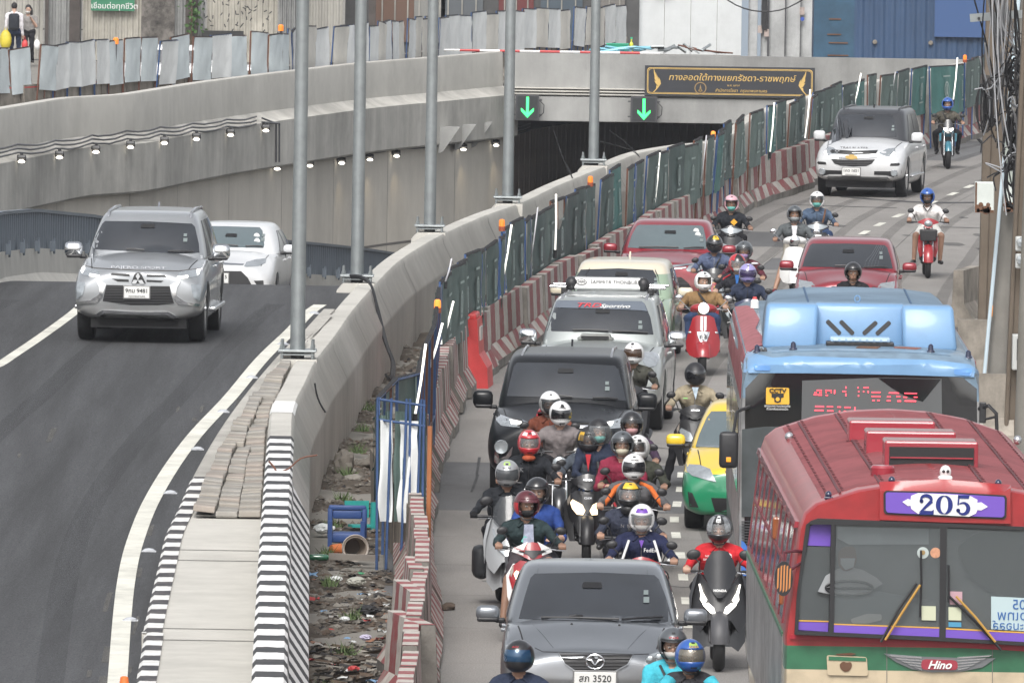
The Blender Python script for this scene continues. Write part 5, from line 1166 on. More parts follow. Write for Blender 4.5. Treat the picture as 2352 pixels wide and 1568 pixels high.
def wheel(parent,x,y,r,w,rim=SLV,side=1,name='wheel'):
 k = (round(r,3),round(w,3),rim.name,side)
 if k not in _wheels:
  ri = r * .66
  mb = MB(); mb.lathe([(ri,-w / 2),(r * .93,-w / 2),(r * .985,-w * .42),(r,-w * .25),(r,w * .25),(r * .985,w * .42),(r * .93,w / 2),(ri,w / 2),(ri * .95,0)],ax='x',n=30,closed=True)
  ty = mb.build('tyre',BLK,None,smooth=.6)
  mb = MB(); s = side; mb.lathe([(ri,s * w * .46),(ri * .93,s * w * .46),(ri * .9,s * w * .1),(.0,s * w * .1)],ax='x',n=26)
  for q in range(10): a = 2 * math.pi * q / 10; c = Vector((s * w * .36,math.cos(a) * ri * .5,math.sin(a) * ri * .5)); mb.box(c,(w * .16,ri * .95,ri * .14),rot=Matrix.Rotation(a,3,'X'))
  mb.lathe([(ri * .2,s * w * .44),(0,s * w * .46)],ax='x',n=12); rm = mb.build('rim',rim,None,smooth=.5); _wheels[k] = (ty.data,rm.data); bpy.data.objects.remove(ty); bpy.data.objects.remove(rm)
 e = bpy.data.objects.new(name,None); COL.objects.link(e); e.parent = parent; e.location = (x,y,r)
 for nm,me in zip(('tyre','rim'),_wheels[k]): o = bpy.data.objects.new(nm,me); COL.objects.link(o); o.parent = e
 return e
def mirror_mesh(kind,s):
 mb = MB()
 if kind == 'big': mb.box((s * .13,0,.1),(.25,.13,.21),bev=.06)
 else: mb.box((s * .12,0,.07),(.23,.13,.15),bev=.05)
 return mb
def car(P,name,lab,cat='car'):
 """P: dims and colours. local: nose at y=0 facing -y, ground z=0"""
 t = thing(name,lab,cat,P['loc'],-math.radians(P['phi'])); t.rotation_euler = (P.get('tilt',0),0,-math.radians(P['phi']))
 L,W,H = P['L'],P['W'],P['H']; hw = W / 2; rw = P['rw']; wy = (P['oh'],P['oh'] + P['wb']); cut = []
 for y in wy:
  for s in (-1,1): mb = MB(); mb.lathe([(rw + .05,-.2),(rw + .05,.25)],(s * (hw - .06),y,rw + .01),'x',24); cut.append(mb)
 body = subsurf_obj('body',body_cage(P),[P['paint']],t,2,cut); gho = subsurf_obj('body',gh_cage(P),[P['paint']],None,2)
 bm = bmesh.new(); bm.from_mesh(body.data); nf = len(bm.faces); bm.from_mesh(gho.data); bm.faces.ensure_lookup_table()
 for f_ in bm.faces[nf:]: f_.material_index = 1 if P.get('ghpaint') else 0
 bm.to_mesh(body.data); bm.free(); bpy.data.objects.remove(gho)
 if P.get('ghpaint'): body.data.materials.append(P['ghpaint'])
 sh = Shell(t,body)
 for y in wy:
  for s in (-1,1): wheel(t,s * (hw - .145),y,rw,.22,P.get('rim',SLV),s)
 mb = MB(); mb.box((0,L / 2,.3),(W - .5,L - .4,.2)); mb.box((0,.5,.27),(W * .6,.6,.1)); mb.build('underbody',BPL,t)
 for pg in P['side']: sh.patch('side_window',pg,GLS,proj='side',off=.008,mirror=True,d=.12)
 if P.get('rear_window'): sh.patch('rear_window',P['rear_window'],GLS,proj='rear',off=.008,d=.15)
 for nm,pg,m in P.get('side_parts',[]): sh.patch(nm,pg,m,proj='side',off=.006,mirror=True,d=.1)
 for y in P.get('joints',[]): sh.patch('door_joint',[(y,.35),(y + .012,.35),(y + .02,P['belt']),(y + .008,P['belt'])],BPL,proj='side',off=.001,mirror=True,d=.1)
 for y in P.get('handles',[]): sh.patch('door_handle',rounded([(y,P['belt'] - .13),(y + .2,P['belt'] - .13),(y + .2,P['belt'] - .1),(y,P['belt'] - .1)],.01),P.get('hmat',P['paint']),proj='side',off=.03,mirror=True,d=.1)
 ck = P['st'][5][3]; dk = M('cabin_dark',(.008,.008,.009),.5); st = M('sticker_faded',(.16,.19,.19),.5)
 if not P.get('nofit'):
  sh.patch('rear_view_mirror',rounded([(-.1,H - .22),(.1,H - .22),(.09,H - .17),(-.09,H - .17)],.02),dk,off=.016,d=.1)
  sh.patch('inspection_sticker',[(.5,ck + .13),(.555,ck + .13),(.555,ck + .18),(.5,ck + .18)],st,off=.016,d=.1); sh.patch('inspection_sticker',[(.5,ck + .2),(.545,ck + .2),(.545,ck + .24),(.5,ck + .24)],st,off=.016,d=.1)
  sh.patch('bonnet_joint',[(hw * .72,.3),(hw * .72 + .012,.3),(hw * .8 + .012,P['mir'][1] - .5),(hw * .8,P['mir'][1] - .5)],M('seam_black',(.01,.01,.01),.7),proj='top',off=.003,mirror=True,d=.12)
 mx,my,mz = P['mir']
 for s in (-1,1):
  sft = lambda m_: setattr(m_,'v',[(a_ + s * mx,b_ + my,c_ + mz) for a_,b_,c_ in m_.v])
  mb = mirror_mesh(P.get('mkind','small'),s); sft(mb); o = mb.build('door_mirror',P.get('mmat',P['paint']),t,smooth=.9)
  mb = MB(); mb.box((s * .12,.068,.07 if P.get('mkind') != 'big' else .1),(.19,.01,.11),bev=.003); sft(mb); mb.build('mirror_glass',CHR,o)
  mb = MB(); mb.box((s * .0,.02,.0),(.1,.06,.05),bev=.015); mb.box((s * .12,-.002,.01),(.21,.115,.05),bev=.02); sft(mb); mb.build('mirror_foot',BPL,o,smooth=.8)
 return t,sh
def poly_line(pts,w):
 """thin polygon along a polyline in zoom pixels"""
 up = [(x,y - w / 2) for x,y in pts]; dn = [(x,y + w / 2) for x,y in pts[::-1]]; return up + dn
def plate(sh,view,c,l1,l2,w_=.36,h_=.155,off=.03,rot=0):
 p = sh.at(view,c); e = bpy.data.objects.new('number_plate',None)
 mb = MB(); mb.box((0,0,0),(w_,.012,h_),bev=.004); o = mb.build('number_plate',M('plate_white',(.68,.68,.66),.45),sh.root,loc=(p.x,p.y - off,p.z)); 
 mb = MB(); mb.box((0,.008,0),(w_ + .03,.012,h_ + .03),bev=.004); mb.build('plate_frame',P_FR,o)
 k = w_ / .36
 text(l1,.082 * k,BPL,'plate_number',o,loc=(0,-.008,.02),ext=.002,bold=.001); text(l2,.036 * k,BPL,'plate_province',o,loc=(0,-.008,-.055 * k),ext=.002)
 return o
P_FR = M('plate_frame_grey',(.2,.2,.2),.4,.3)
def wiper(sh,view,a,b,t_=2.2):
 pa,pb = sh.at(view,a),sh.at(view,b); up = Vector((0,-.025,.02)); mb = MB(); mb.tube([pa + up,pa.lerp(pb,.5) + up * 1.3,pb + up],.012,6); mb.build('wiper',BPL,sh.root)
def std_st(P,nose_zb,nose_zs,hood_f,hood_b,yc,tail_z,w,rise=.0):
 """stations for a bonnet car"""
 L = P['L']
 return [(0.0,nose_zb,nose_zs,hood_f - .05,w * .86),(.05,nose_zb - .04,nose_zs + .08,hood_f + .005,w * .93),(.2,nose_zb - .06,nose_zs + .14,hood_f + .025,w * .985),(.55,nose_zb - .05,lerp(nose_zs + .14,P['belt'],.6),lerp(hood_f,hood_b,.45),w * 1.0),
   (yc * .75,.2,P['belt'] - .06,lerp(hood_f,hood_b,.85),w),(yc,.2,P['belt'],hood_b,w),(yc + .5,.2,P['belt'] + .01,hood_b + .0,w),(L * .6,.2,P['belt'] + .02,P['belt'] + .06,w),(L - .9,.22,P['belt'] + rise,P['belt'] + rise + .03,w),(L - .3,.26,P['belt'] + rise * .9,tail_z,w * .97),(L - .05,.32,P['belt'] + rise * .8 - .05,tail_z - .05,w * .9),(L,.38,P['belt'] - .12,tail_z - .14,w * .82)]
def frontloc(x,y,z=0.): p = G(x,y,z); return (p.x,p.y,z)
def ghr(belt,yc,yb,wb,H,yrf,yrr,wr,cf=.16,cr=.12):
 wb += .065; wr += .03
 return [(belt - .16,yc - .06,yb + .05,wb,cf,cr),(belt + .02,yc + .02,yb - .04,wb * .985,cf,cr),(lerp(belt,H,.55),lerp(yc,yrf,.52),lerp(yb,yrr,.45),lerp(wb,wr,.5),cf,cr),(H - .08,yrf - .02,yrr + .12,wr + .035,cf * .9,cr),(H - .02,yrf + .14,yrr - .02,wr - .02,cf * .8,cr),(H,yrf + .42,yrr - .3,wr - .16,cf * .5,cr)]
def sidewin(belt,yc,yrf,yrr,yb,H):
 b,t = belt + .045,H - .13; m = lerp(yrf,yrr,.42)
 return [[(yc + .58,b),(m - .03,b),(m - .03,t),(yrf + .5,t)],[(m + .05,b),(yrr - .15,b + .01),(yrr - .15,t - .01),(m + .05,t)],[(yrr - .09,b + .02),(lerp(yb,yrr,.45),b + .03),(yrr - .0,t - .03),(yrr - .09,t - .02)]]
def carP(L,W,H,loc,phi,paint_,belt,cowl,hood,yc,yrf,yrr,yb,wb_,wroof,wbase,oh,rw,nb=.3,nz=.55,tail=None,**k):
 P = dict(L=L,W=W,H=H,loc=loc,phi=phi,paint=paint_,belt=belt,wb=wb_,oh=oh,rw=rw,gh=ghr(belt,yc,yb,wbase,H,yrf,yrr,wroof),side=sidewin(belt,yc,yrf,yrr,yb,H),mir=(wbase + .1,yc + .42,belt + .02),joints=[yc + .25,lerp(yrf,yrr,.42),yrr - .1],handles=[lerp(yrf,yrr,.42) - .3,yrr - .4])
 P['st'] = std_st(P,nb,nz,hood,cowl,yc,tail or belt + .04,W / 2); P.update(k); return P
def disc(name,sh,view,c,r,mat,off=.01,parent=None,th=.02,sy=1.):
 p = sh.at(view,c); mb = MB(); mb.lathe([(0,0),(r,0),(r * .96,-th),(0,-th * 1.15)],ax='y',n=22); mb.v = [(x,y,z * sy) for x,y,z in mb.v]
 return mb.build(name,mat,parent or sh.root,loc=(p.x,p.y - off,p.z),smooth=.7)
def emblem_ring(sh,view,c,r,kind='ring'):
 p = sh.at(view,c); mb = MB(); n = 24
 mb.tube([(r * math.cos(2 * math.pi * i / n),0,r * .82 * math.sin(2 * math.pi * i / n)) for i in range(n + 1)],r * .1,6)
 if kind == 'wing': mb.tube([(-r * .9,0,r * .25),(-r * .45,-.005,r * .2),(0,-.005,-r * .35),(r * .45,-.005,r * .2),(r * .9,0,r * .25)],[r * .06,r * .16,r * .1,r * .16,r * .06],6)
 if kind == 'oval': mb.tube([(r * .35 * math.cos(2 * math.pi * i / n),-.004,r * .7 * math.sin(2 * math.pi * i / n)) for i in range(n + 1)],r * .07,6); mb.tube([(r * .75 * math.cos(2 * math.pi * i / n),-.004,r * .38 + r * .28 * math.sin(2 * math.pi * i / n)) for i in range(n + 1)],r * .07,6)
 if kind == 'circle': mb.tube([(r * .7 * math.cos(2 * math.pi * i / n),0,r * .6 * math.sin(2 * math.pi * i / n)) for i in range(n + 1)],r * .08,6)
 return mb.build('emblem',CHR,sh.root,loc=(p.x,p.y - .02,p.z),smooth=.8)
def rails(sh,y0,y1,x,z,mat,r=.018):
 for s in (-1,1): mb = MB(); mb.tube([(s * x,y0 - .06,z - .06),(s * x,y0,z + .02),(s * x * .985,(y0 + y1) / 2,z + .045),(s * x,y1,z + .02),(s * x,y1 + .06,z - .06)],r,8); mb.build('roof_rail',mat,sh.root,smooth=.9)
def fin(sh,y,z,mat):
 mb = MB(); mb.prism([(y,z - .02),(y + .16,z - .02),(y + .15,z + .06),(y + .12,z + .065)],-.012,.012,'x'); mb.build('roof_antenna',mat,sh.root)
def twotone(name,top,bot,zt,rough=.3,metal=0.):
 m = paint(name,top,metal,rough); n = m.node_tree.nodes; L = m.node_tree.links; b = n['Principled BSDF']
 tc = n.new('ShaderNodeTexCoord'); sp = n.new('ShaderNodeSeparateXYZ'); L.new(tc.outputs['Object'],sp.inputs[0]); g = n.new('ShaderNodeMath'); g.operation = 'GREATER_THAN'; L.new(sp.outputs[2],g.inputs[0]); g.inputs[1].default_value = zt
 mx = n.new('ShaderNodeMix'); mx.data_type = 'RGBA'; mx.inputs['A'].default_value = (*bot,1); mx.inputs['B'].default_value = (*top,1); L.new(g.outputs[0],mx.inputs['Factor'])
 for l in list(b.inputs['Base Color'].links): L.remove(l)
 L.new(mx.outputs['Result'],b.inputs['Base Color']); return m
def slats(sh,name,poly,view,n,mat):
 """thin bars inside a grille: horizontal lines between the left and right outline"""
 ys = [p[1] for p in poly]; y0,y1 = min(ys),max(ys)
 for k in range(n):
  y = lerp(y0,y1,(k + .7) / (n + .4)); xs = []
  for (a,b) in zip(poly,poly[1:] + poly[:1]):
   if (a[1] - y) * (b[1] - y) < 0: t = (y - a[1]) / (b[1] - a[1]); xs.append(lerp(a[0],b[0],t))
  if len(xs) >= 2: sh.patch(name,[(min(xs) + 4,y - 1.6),(max(xs) - 4,y - 1.6),(max(xs) - 4,y + 1.6),(min(xs) + 4,y + 1.6)],mat,view,off=.018,d=.2)
GR = M('grille_black',(.012,.012,.013),.5)
PROV = 'กรุงเทพมหานคร'
def fwd(x,Y,z=0.): return (GY(x,800,Y).x,Y,z)
# ---- grey saloon in the foreground
P = carP(4.49,1.755,1.46,fwd(1367,118.9),.7,paint('grey_metallic',(.2,.215,.235),.6),.90,.985,.76,1.02,1.78,2.95,3.75,2.64,.63,.79,.9,.31,nb=.25,nz=.52,bulge=.1)
t,sh = car(P,'grey_sedan','grey metallic saloon car with winged oval badge waiting in the foreground')
sh.patch('windscreen',[(520,1080),(560,930),(608,775),(640,742),(1100,733),(1540,752),(1576,785),(1636,940),(1680,1100),(1560,1112),(1280,1106),(1000,1098),(700,1090)],GLS,VM)
sh.patch('bonnet_gap',poly_line([(640,1300),(700,1330),(1000,1338),(1200,1344),(1380,1350),(1500,1347)],5),BPL,VM,off=.003)
gp = [(820,1342),(1100,1350),(1378,1354),(1340,1420),(1240,1475),(1100,1500),(960,1478),(870,1420)]
sh.patch('grille',gp,GR,VM); sh.patch('grille_rim',poly_line([(815,1338),(870,1424),(960,1484),(1100,1507),(1240,1482),(1343,1426),(1384,1350)],9),P['paint'],VM,off=.02); slats(sh,'grille_bar',gp,VM,6,DGR)
emblem_ring(sh,VM,(1095,1405),.085,'wing')
for o in sh.patch('headlight',[(1460,1440),(1475,1395),(1510,1352),(1590,1325),(1690,1300),(1740,1330),(1700,1400),(1610,1440)],CLR,VM,mirror=True,off=.01): pass
for c in ((1515,1400),(1580,1385)):
 p = sh.at(VM,c)
 for s in (-1,1): mb = MB(); mb.lathe([(.055,0),(.05,-.02),(.03,-.03),(0,-.03)],ax='y',n=16); mb.build('lamp_bulb',M('lamp_inner',(.25,.27,.28),.15,.6),t,loc=(s * abs(p.x),p.y - .008,p.z),smooth=.7)
sh.patch('roof_channel',poly_line([(676,640),(660,742)],10),BPL,VM,off=.004,mirror=True); 
plate(sh,VM,(1095,1548),'สภ 3520',PROV,w_=.4,h_=.17)
wiper(sh,VM,(690,1085),(1275,1098)); wiper(sh,VM,(1300,1100),(1605,1082)); wiper(sh,VM,(900,1078),(1000,1072))
for c in ((918,1120),(1278,1129)): disc('washer_jet',sh,VM,c,.012,BPL,th=.01)
sh.patch('bonnet_crease',poly_line([(620,1120),(700,1200),(780,1300)],3),P['paint'],VM,off=.008,mirror=True)
sh.patch('lower_intake',[(-.5,.16),(.5,.16),(.56,.32),(-.56,.32)],GR)
sh.patch('tail_lamp',[(.5,.8),(.8,.8),(.8,.62),(.55,.62)],M('tail_red',(.3,.01,.01),.3,coat=1),proj='rear',mirror=True)
# ---- black large SUV
Yf = 153.6
P = carP(4.795,1.855,1.76,fwd(1291,Yf),2.0,M('black_gloss',(.008,.009,.011),.28,coat=.12,spec=.3,var=.1,dirt=.1),1.08,1.2,1.03,1.15,1.72,4.1,4.65,2.745,.66,.80,.93,.385,nb=.4,nz=.72,tail=1.2,mkind='big',bulge=.08)
t,sh = car(P,'black_suv','glossy black SUV with tinted windscreen behind the crowd of motorcycles')
sh.patch('windscreen',[(447,360),(470,250),(502,125),(525,99),(900,101),(1290,122),(1317,150),(1355,280),(1378,396),(1300,392),(1000,375),(700,368)],GLS,VF)
sh.patch('headlight',[(352,488),(400,505),(480,535),(560,560),(592,585),(575,606),(480,602),(400,592),(362,550)],CLR,VF,mirror=True)
sh.patch('daytime_light',[(470,546),(560,562),(562,584),(478,574)],LED,VF,off=.02,mirror=True)
sh.patch('chrome_strip',[(560,543),(620,572),(940,594),(1200,585),(1212,600),(940,616),(610,608)],CHR,VF,off=.016)
gp = [(620,616),(940,624),(1200,614),(1190,700),(940,720),(640,700)]; sh.patch('grille',gp,GR,VF); slats(sh,'grille_bar',gp,VF,4,CHR)
sh.patch('fog_bezel',[(350,870),(360,716),(374,712),(386,848),(440,828),(484,762),(494,756),(480,822),(430,882),(368,888)],CHR,VF,off=.016,mirror=True)
p = sh.at(VF,(402,758))
for s in (-1,1): mb = MB(); mb.lathe([(.09,0),(.08,-.03),(.045,-.02),(0,-.02)],ax='y',n=18); mb.build('fog_lamp',CLR,t,loc=(s * abs(p.x),p.y - .005,p.z),smooth=.6)
sh.patch('bonnet_gap',poly_line([(400,498),(480,532),(600,560),(800,575),(1100,575),(1240,560),(1330,540)],4),M('joint_dark'),VF,off=.003)
wiper(sh,VF,(760,362),(960,378)); wiper(sh,VF,(1120,382),(1315,392)); rails(sh,2.0,4.1,.56,1.73,SLV,.016); fin(sh,4.1,1.77,P['paint'])
sh.patch('lower_intake',[(-.55,.42),(.55,.42),(.5,.62),(-.5,.62)],GR); plate(sh,VF,(900,820),'1กข 2184',PROV)
# ---- silver SUV with roof box bar
P = carP(4.69,1.84,1.775,fwd(1368,169.4),3.6,paint('silver_metallic',(.42,.45,.44),.5),1.10,1.22,1.05,1.2,1.75,4.0,4.6,2.75,.64,.80,.95,.39,nb=.38,nz=.75,tail=1.2,mkind='big',mmat=CHR)
t,sh = car(P,'silver_suv','silver SUV with bonnet scoop and white lettered roof bar beside the barriers')
sh.patch('windscreen',[(368,1222),(400,1120),(438,998),(455,983),(780,985),(1110,990),(1135,1010),(1180,1120),(1203,1250),(1000,1245),(700,1228)],GLS,VH)
sh.patch('sun_strip',[(440,992),(455,985),(780,987),(1110,992),(1132,1010),(1155,1070),(1100,1062),(780,1048),(500,1042),(428,1040)],M('tint_strip',(.12,.14,.17),.2,coat=.5),VH,off=.012)
pc = sh.at(VH,(690,1020)); text('TRD',.12,M('lettering_red',(.6,.05,.06),.5),'lettering',t,loc=(pc.x - .0,pc.y - .03,pc.z),rot=(math.radians(38),0,0),sx=1.5,shear=.3)
pc = sh.at(VH,(900,1028)); text('Sportivo',.1,WHT,'lettering',t,loc=(pc.x,pc.y - .03,pc.z),rot=(math.radians(38),0,0),sx=1.2,shear=.4)
pc = sh.at(VH,(748,1288)); mb = MB(); mb.box((0,.12,.02),(.5,.45,.09),bev=.035,taper=.85); mb.build('bonnet_scoop',P['paint'],t,loc=(pc.x,pc.y,pc.z + .01),smooth=.8); mb = MB(); mb.box((0,-.11,.02),(.38,.02,.045)); mb.build('scoop_opening',GR,t,loc=(pc.x,pc.y,pc.z + .01))
sh.patch('headlight',rounded([(1105,1400),(1190,1386),(1242,1405),(1247,1450),(1215,1502),(1150,1510),(1118,1470)],20),CLR,VH,mirror=True,off=.014)
sh.patch('grille',[(780,1385),(1090,1385),(1080,1470),(800,1470)],GR,VH); sh.patch('chrome_strip',[(760,1372),(1120,1376),(1105,1392),(780,1388)],CHR,VH,off=.02)
wiper(sh,VH,(570,1222),(850,1228)); wiper(sh,VH,(880,1232),(1160,1246)); rails(sh,2.0,3.9,.58,1.74,SLV)
for y in (2.75,3.6): mb = MB(); mb.box((0,y,1.86),(1.62,.07,.035),bev=.01); mb.build('roof_crossbar',CHR,t); mb = MB(); mb.box((-.6,y,1.81),(.09,.12,.1),bev=.02); mb.box((.6,y,1.81),(.09,.12,.1),bev=.02); mb.build('rack_foot',BPL,t)
mb = MB(); mb.box((0,2.72,1.91),(.92,.1,.16),bev=.015,rot=Matrix.Rotation(-.35,3,'X')); o = mb.build('sign_board',WHT,t)
for s in (-1,1): mb = MB(); mb.ell((s * .5,2.72,1.91),(.09,.09,.1),12); mb.build('end_cap',BPL,t,smooth=9)
mb = MB(); mb.box((0,2.8,1.995),(1.0,.12,.02)); mb.build('sign_top',CHR,t)
text('SAMMITR THONBURI',.075,BPL,'lettering',t,loc=(.1,2.655,1.94),rot=(math.radians(70),0,0),sx=.95); text('TEL 0-2476-6027',.07,BPL,'lettering',t,loc=(.1,2.67,1.87),rot=(math.radians(70),0,0),sx=1.0)
text('MM',.06,BPL,'lettering',t,loc=(-.36,2.655,1.935),rot=(math.radians(70),0,0)); mb = MB(); mb.tube([(-.36 + .07 * math.cos(a * .5),2.652,1.935 + .04 * math.sin(a * .5)) for a in range(14)],.005,4); mb.build('oval_mark',BPL,t)
# ---- small green hatchback with cream roof
GRN = twotone('green_cream',(.62,.56,.44),(.26,.34,.25),1.30,metal=.0)
P = carP(3.85,1.695,1.49,fwd(1413,188.2),4.0,GRN,.94,1.0,.86,.95,1.45,3.35,3.7,2.43,.62,.76,.78,.32,nb=.26,nz=.58,tail=1.05,mmat=paint('cream_paint',(.62,.56,.44)))
t,sh = car(P,'green_hatchback','pale green hatchback with cream roof between the silver SUV and red saloon')
sh.patch('windscreen',[(545,940),(590,810),(635,742),(930,732),(1200,745),(1225,790),(1250,945),(900,955)],GLS,VH)
sh.patch('headlight',[(1212,1045),(1240,1030),(1280,1038),(1282,1080),(1258,1140),(1228,1105)],CLR,VH,mirror=True,off=.014)
sh.patch('black_pillar',poly_line([(1215,745),(1240,800),(1262,940)],18),BPL,VH,off=.008,mirror=True)
fin(sh,3.3,1.49,P['mmat']); sh.patch('grille',[(-.45,.42),(.45,.42),(.4,.6),(-.4,.6)],GR); sh.patch('side_stripe',[(2.3,1.22),(3.0,1.2),(3.0,1.1),(2.5,1.1)],GLS,proj='side',mirror=True)
# ---- red saloon left
RED = paint('dark_red',(.25,.018,.03),.25)
P = carP(4.41,1.70,1.47,fwd(1525,204.6),3.4,RED,.92,1.0,.84,1.05,1.85,3.1,3.8,2.55,.58,.77,.85,.31,nb=.25,nz=.52,bulge=.1)
t,sh = car(P,'red_sedan','dark red saloon with chrome wing grille beside the red and white barriers')
sh.patch('windscreen',[(1000,570),(1030,480),(1072,402),(1095,391),(1340,392),(1575,397),(1595,410),(1614,500),(1618,580),(1500,585),(1200,580)],M('lighter_glass',(.1,.13,.14),.1,coat=1,var=.1),VH)
sh.patch('headlight',[(1458,742),(1480,712),(1555,690),(1640,690),(1640,722),(1530,760),(1470,756)],CLR,VH,mirror=True)
sh.patch('chrome_strip',[(1285,712),(1545,690),(1550,699),(1400,720),(1285,728)],CHR,VH,off=.016,mirror=True); sh.patch('chrome_strip',[(1310,738),(1460,722),(1460,731),(1318,746)],CHR,VH,off=.016,mirror=True)
gp = [(1150,800),(1420,800),(1480,850),(1510,905),(1500,935),(1090,935),(1070,905),(1100,850)]; sh.patch('grille',gp,GR,VH); slats(sh,'grille_bar',gp,VH,4,DGR)
emblem_ring(sh,VH,(1285,738),.07,'oval'); plate(sh,VH,(1281,852),'4กก 1620',PROV); wiper(sh,VH,(1090,573),(1400,575)); wiper(sh,VH,(1440,580),(1600,575))
for c in ((1538,440),(1552,470)): disc('windscreen_sticker',sh,VH,c,.05,WHT,off=.01,th=.002)
sh.patch('tail_lamp',[(.5,.95),(.8,.95),(.8,.75),(.55,.75)],M('tail_red'),proj='rear',mirror=True)
# ---- red car right, behind the bus
P = carP(4.32,1.70,1.47,fwd(1941,198.2),2.6,RED,.95,1.03,.86,1.0,1.75,3.1,3.8,2.57,.62,.77,.82,.31,nb=.3,nz=.5)
t,sh = car(P,'red_hatchback','dark red car with wires reflected in its windscreen just behind the blue bus')
sh.patch('windscreen',[(485,575),(500,520),(533,442),(550,431),(780,430),(1000,440),(1017,455),(1040,530),(1052,588),(800,582)],GLS,VR)
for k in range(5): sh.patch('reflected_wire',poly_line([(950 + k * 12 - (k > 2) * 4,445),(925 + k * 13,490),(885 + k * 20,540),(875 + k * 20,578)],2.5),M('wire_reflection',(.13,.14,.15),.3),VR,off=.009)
wiper(sh,VR,(690,574),(850,580)); wiper(sh,VR,(870,584),(1020,584))
sh.patch('headlight',[(.45,.72),(.55,.82),(.8,.85),(.82,.75),(.7,.68)],CLR,mirror=True); sh.patch('grille',[(-.45,.35),(.45,.35),(.4,.62),(-.4,.62)],GR)
# ---- white SUV far right
P = carP(4.89,1.90,1.80,fwd(1964,257.5),8.5,paint('white_gloss',(.6,.61,.62),0),1.1,1.22,1.0,1.25,1.85,4.2,4.75,2.845,.66,.80,.95,.40,nb=.4,nz=.72,tail=1.2,mkind='big',ghpaint=M('dark_roof',(.035,.037,.042),.35,coat=.4))
t,sh = car(P,'white_suv','white SUV with gold badge driving beside the barriers at the far right')
sh.patch('windscreen',[(1106,848),(1122,800),(1158,730),(1180,723),(1350,721),(1528,728),(1545,790),(1550,862),(1330,860)],GLS,VC)
sh.patch('roof_wrap',[(1170,720),(1215,668),(1290,655),(1400,655),(1560,662),(1600,690),(1535,724),(1350,717)],M('dark_roof',(.04,.042,.048),.5),VC,off=.004)
sh.patch('upper_grille',[(1125,940),(1280,950),(1435,945),(1420,966),(1280,973),(1140,965)],GR,VC); sh.patch('chrome_strip',[(1126,969),(1280,978),(1432,971),(1425,990),(1280,1000),(1135,990)],CHR,VC,off=.016)
gp = [(1140,1000),(1280,1008),(1415,1003),(1395,1030),(1360,1045),(1280,1048),(1200,1042),(1160,1030)]; sh.patch('lower_grille',gp,GR,VC); slats(sh,'grille_bar',gp,VC,3,DGR)
sh.patch('headlight',[(1430,990),(1445,960),(1490,937),(1541,930),(1543,950),(1530,985),(1505,1000),(1440,1003)],CLR,VC,mirror=True)
sh.patch('daytime_light',[(1432,995),(1505,990),(1532,955),(1540,965),(1514,1001),(1435,1006)],LED,VC,off=.016,mirror=True)
sh.patch('bumper_slit',[(1043,1013),(1105,1020),(1110,1036),(1060,1034)],GR,VC,mirror=True); sh.patch('fog_recess',[(1045,1062),(1115,1070),(1205,1073),(1206,1096),(1130,1096),(1062,1112),(1046,1088)],GR,VC,mirror=True)
p = sh.at(VC,(1082,1080))
for s in (-1,1): mb = MB(); mb.lathe([(.075,0),(.06,-.03),(0,-.03)],ax='y',n=16); mb.build('fog_lamp',CLR,t,loc=(s * abs(p.x),p.y - .01,p.z),smooth=.6)
pc = sh.at(VC,(1268,988)); mb = MB(); mb.prism([(-.13,-.01),(-.1,-.035),(-.05,-.035),(-.05,-.05),(.05,-.05),(.05,-.035),(.13,-.035),(.1,.03),(.05,.03),(.05,.05),(-.05,.05),(-.05,.03),(-.12,.03)],-.03,-.01); mb.build('bow_tie_badge',GOLD,t,loc=(pc.x,pc.y,pc.z))
pc = sh.at(VC,(1285,930)); text('TRAILBLAZER',.06,DGR,'lettering',t,loc=(pc.x,pc.y - .03,pc.z),rot=(math.radians(60),0,0),sx=1.6)
plate(sh,VC,(1266,1080),'1กต 1651',PROV,w_=.37); rails(sh,2.1,4.2,.58,1.77,M('dark_roof')); fin(sh,2.5,1.80,BPL)
sh.patch('lower_bumper',[(-.7,.36),(.7,.36),(.62,.44),(-.62,.44)],M('bumper_grey',(.09,.09,.09),.6),off=.01)  # dark grey lower edge of the bumper
for s in (-1,1): mb = MB(); mb.box((s * .93,2.35,.42),(.14,1.9,.05),bev=.015); mb.build('side_step',SLV,t)
# ---- silver SUV on the ramp
Yp = 169.6; zp = zr(Yp + 1.5)
P = carP(4.825,1.815,1.73,fwd(315,Yp,zp),2.6,paint('silver_bright',(.38,.395,.41),.55),1.08,1.2,1.02,1.2,1.8,4.1,4.65,2.8,.61,.79,.9,.385,nb=.38,nz=.75,tail=1.2,mkind='big',mmat=CHR,tilt=0)
t,sh = car(P,'silver_suv','silver SUV with chrome mirrors and three-diamond badge driving up the ramp')
sh.patch('windscreen',[(605,498),(640,420),(688,328),(707,310),(1000,313),(1290,328),(1310,350),(1335,460),(1340,522),(1200,528),(900,512),(720,503)],GLS,VP)
sh.patch('bonnet_gap',poly_line([(540,600),(640,625),(900,640),(1200,645),(1345,628)],5),M('joint_dark'),VP,off=.004)
sh.patch('headlight',[(1190,700),(1198,662),(1230,645),(1346,630),(1350,660),(1325,682),(1260,693)],CLR,VP,mirror=True)
sh.patch('daytime_light',[(1190,684),(1262,676),(1262,692),(1193,700)],LED,VP,off=.018,mirror=True); sh.patch('daytime_light',[(1322,636),(1346,632),(1338,664),(1326,672)],LED,VP,off=.018,mirror=True)
for pg in ([(985,668),(1105,672),(1122,686),(985,684)],[(985,704),(1100,710),(1082,722),(985,718)]): sh.patch('grille_slot',pg,GR,VP)
for pg in ([(870,664),(752,658),(742,672),(872,682)],[(865,702),(752,696),(790,716),(865,718)]): sh.patch('grille_slot',pg,GR,VP)
sh.patch('badge_plate',[(882,726),(905,664),(930,655),(950,665),(980,727)],GR,VP,off=.016)
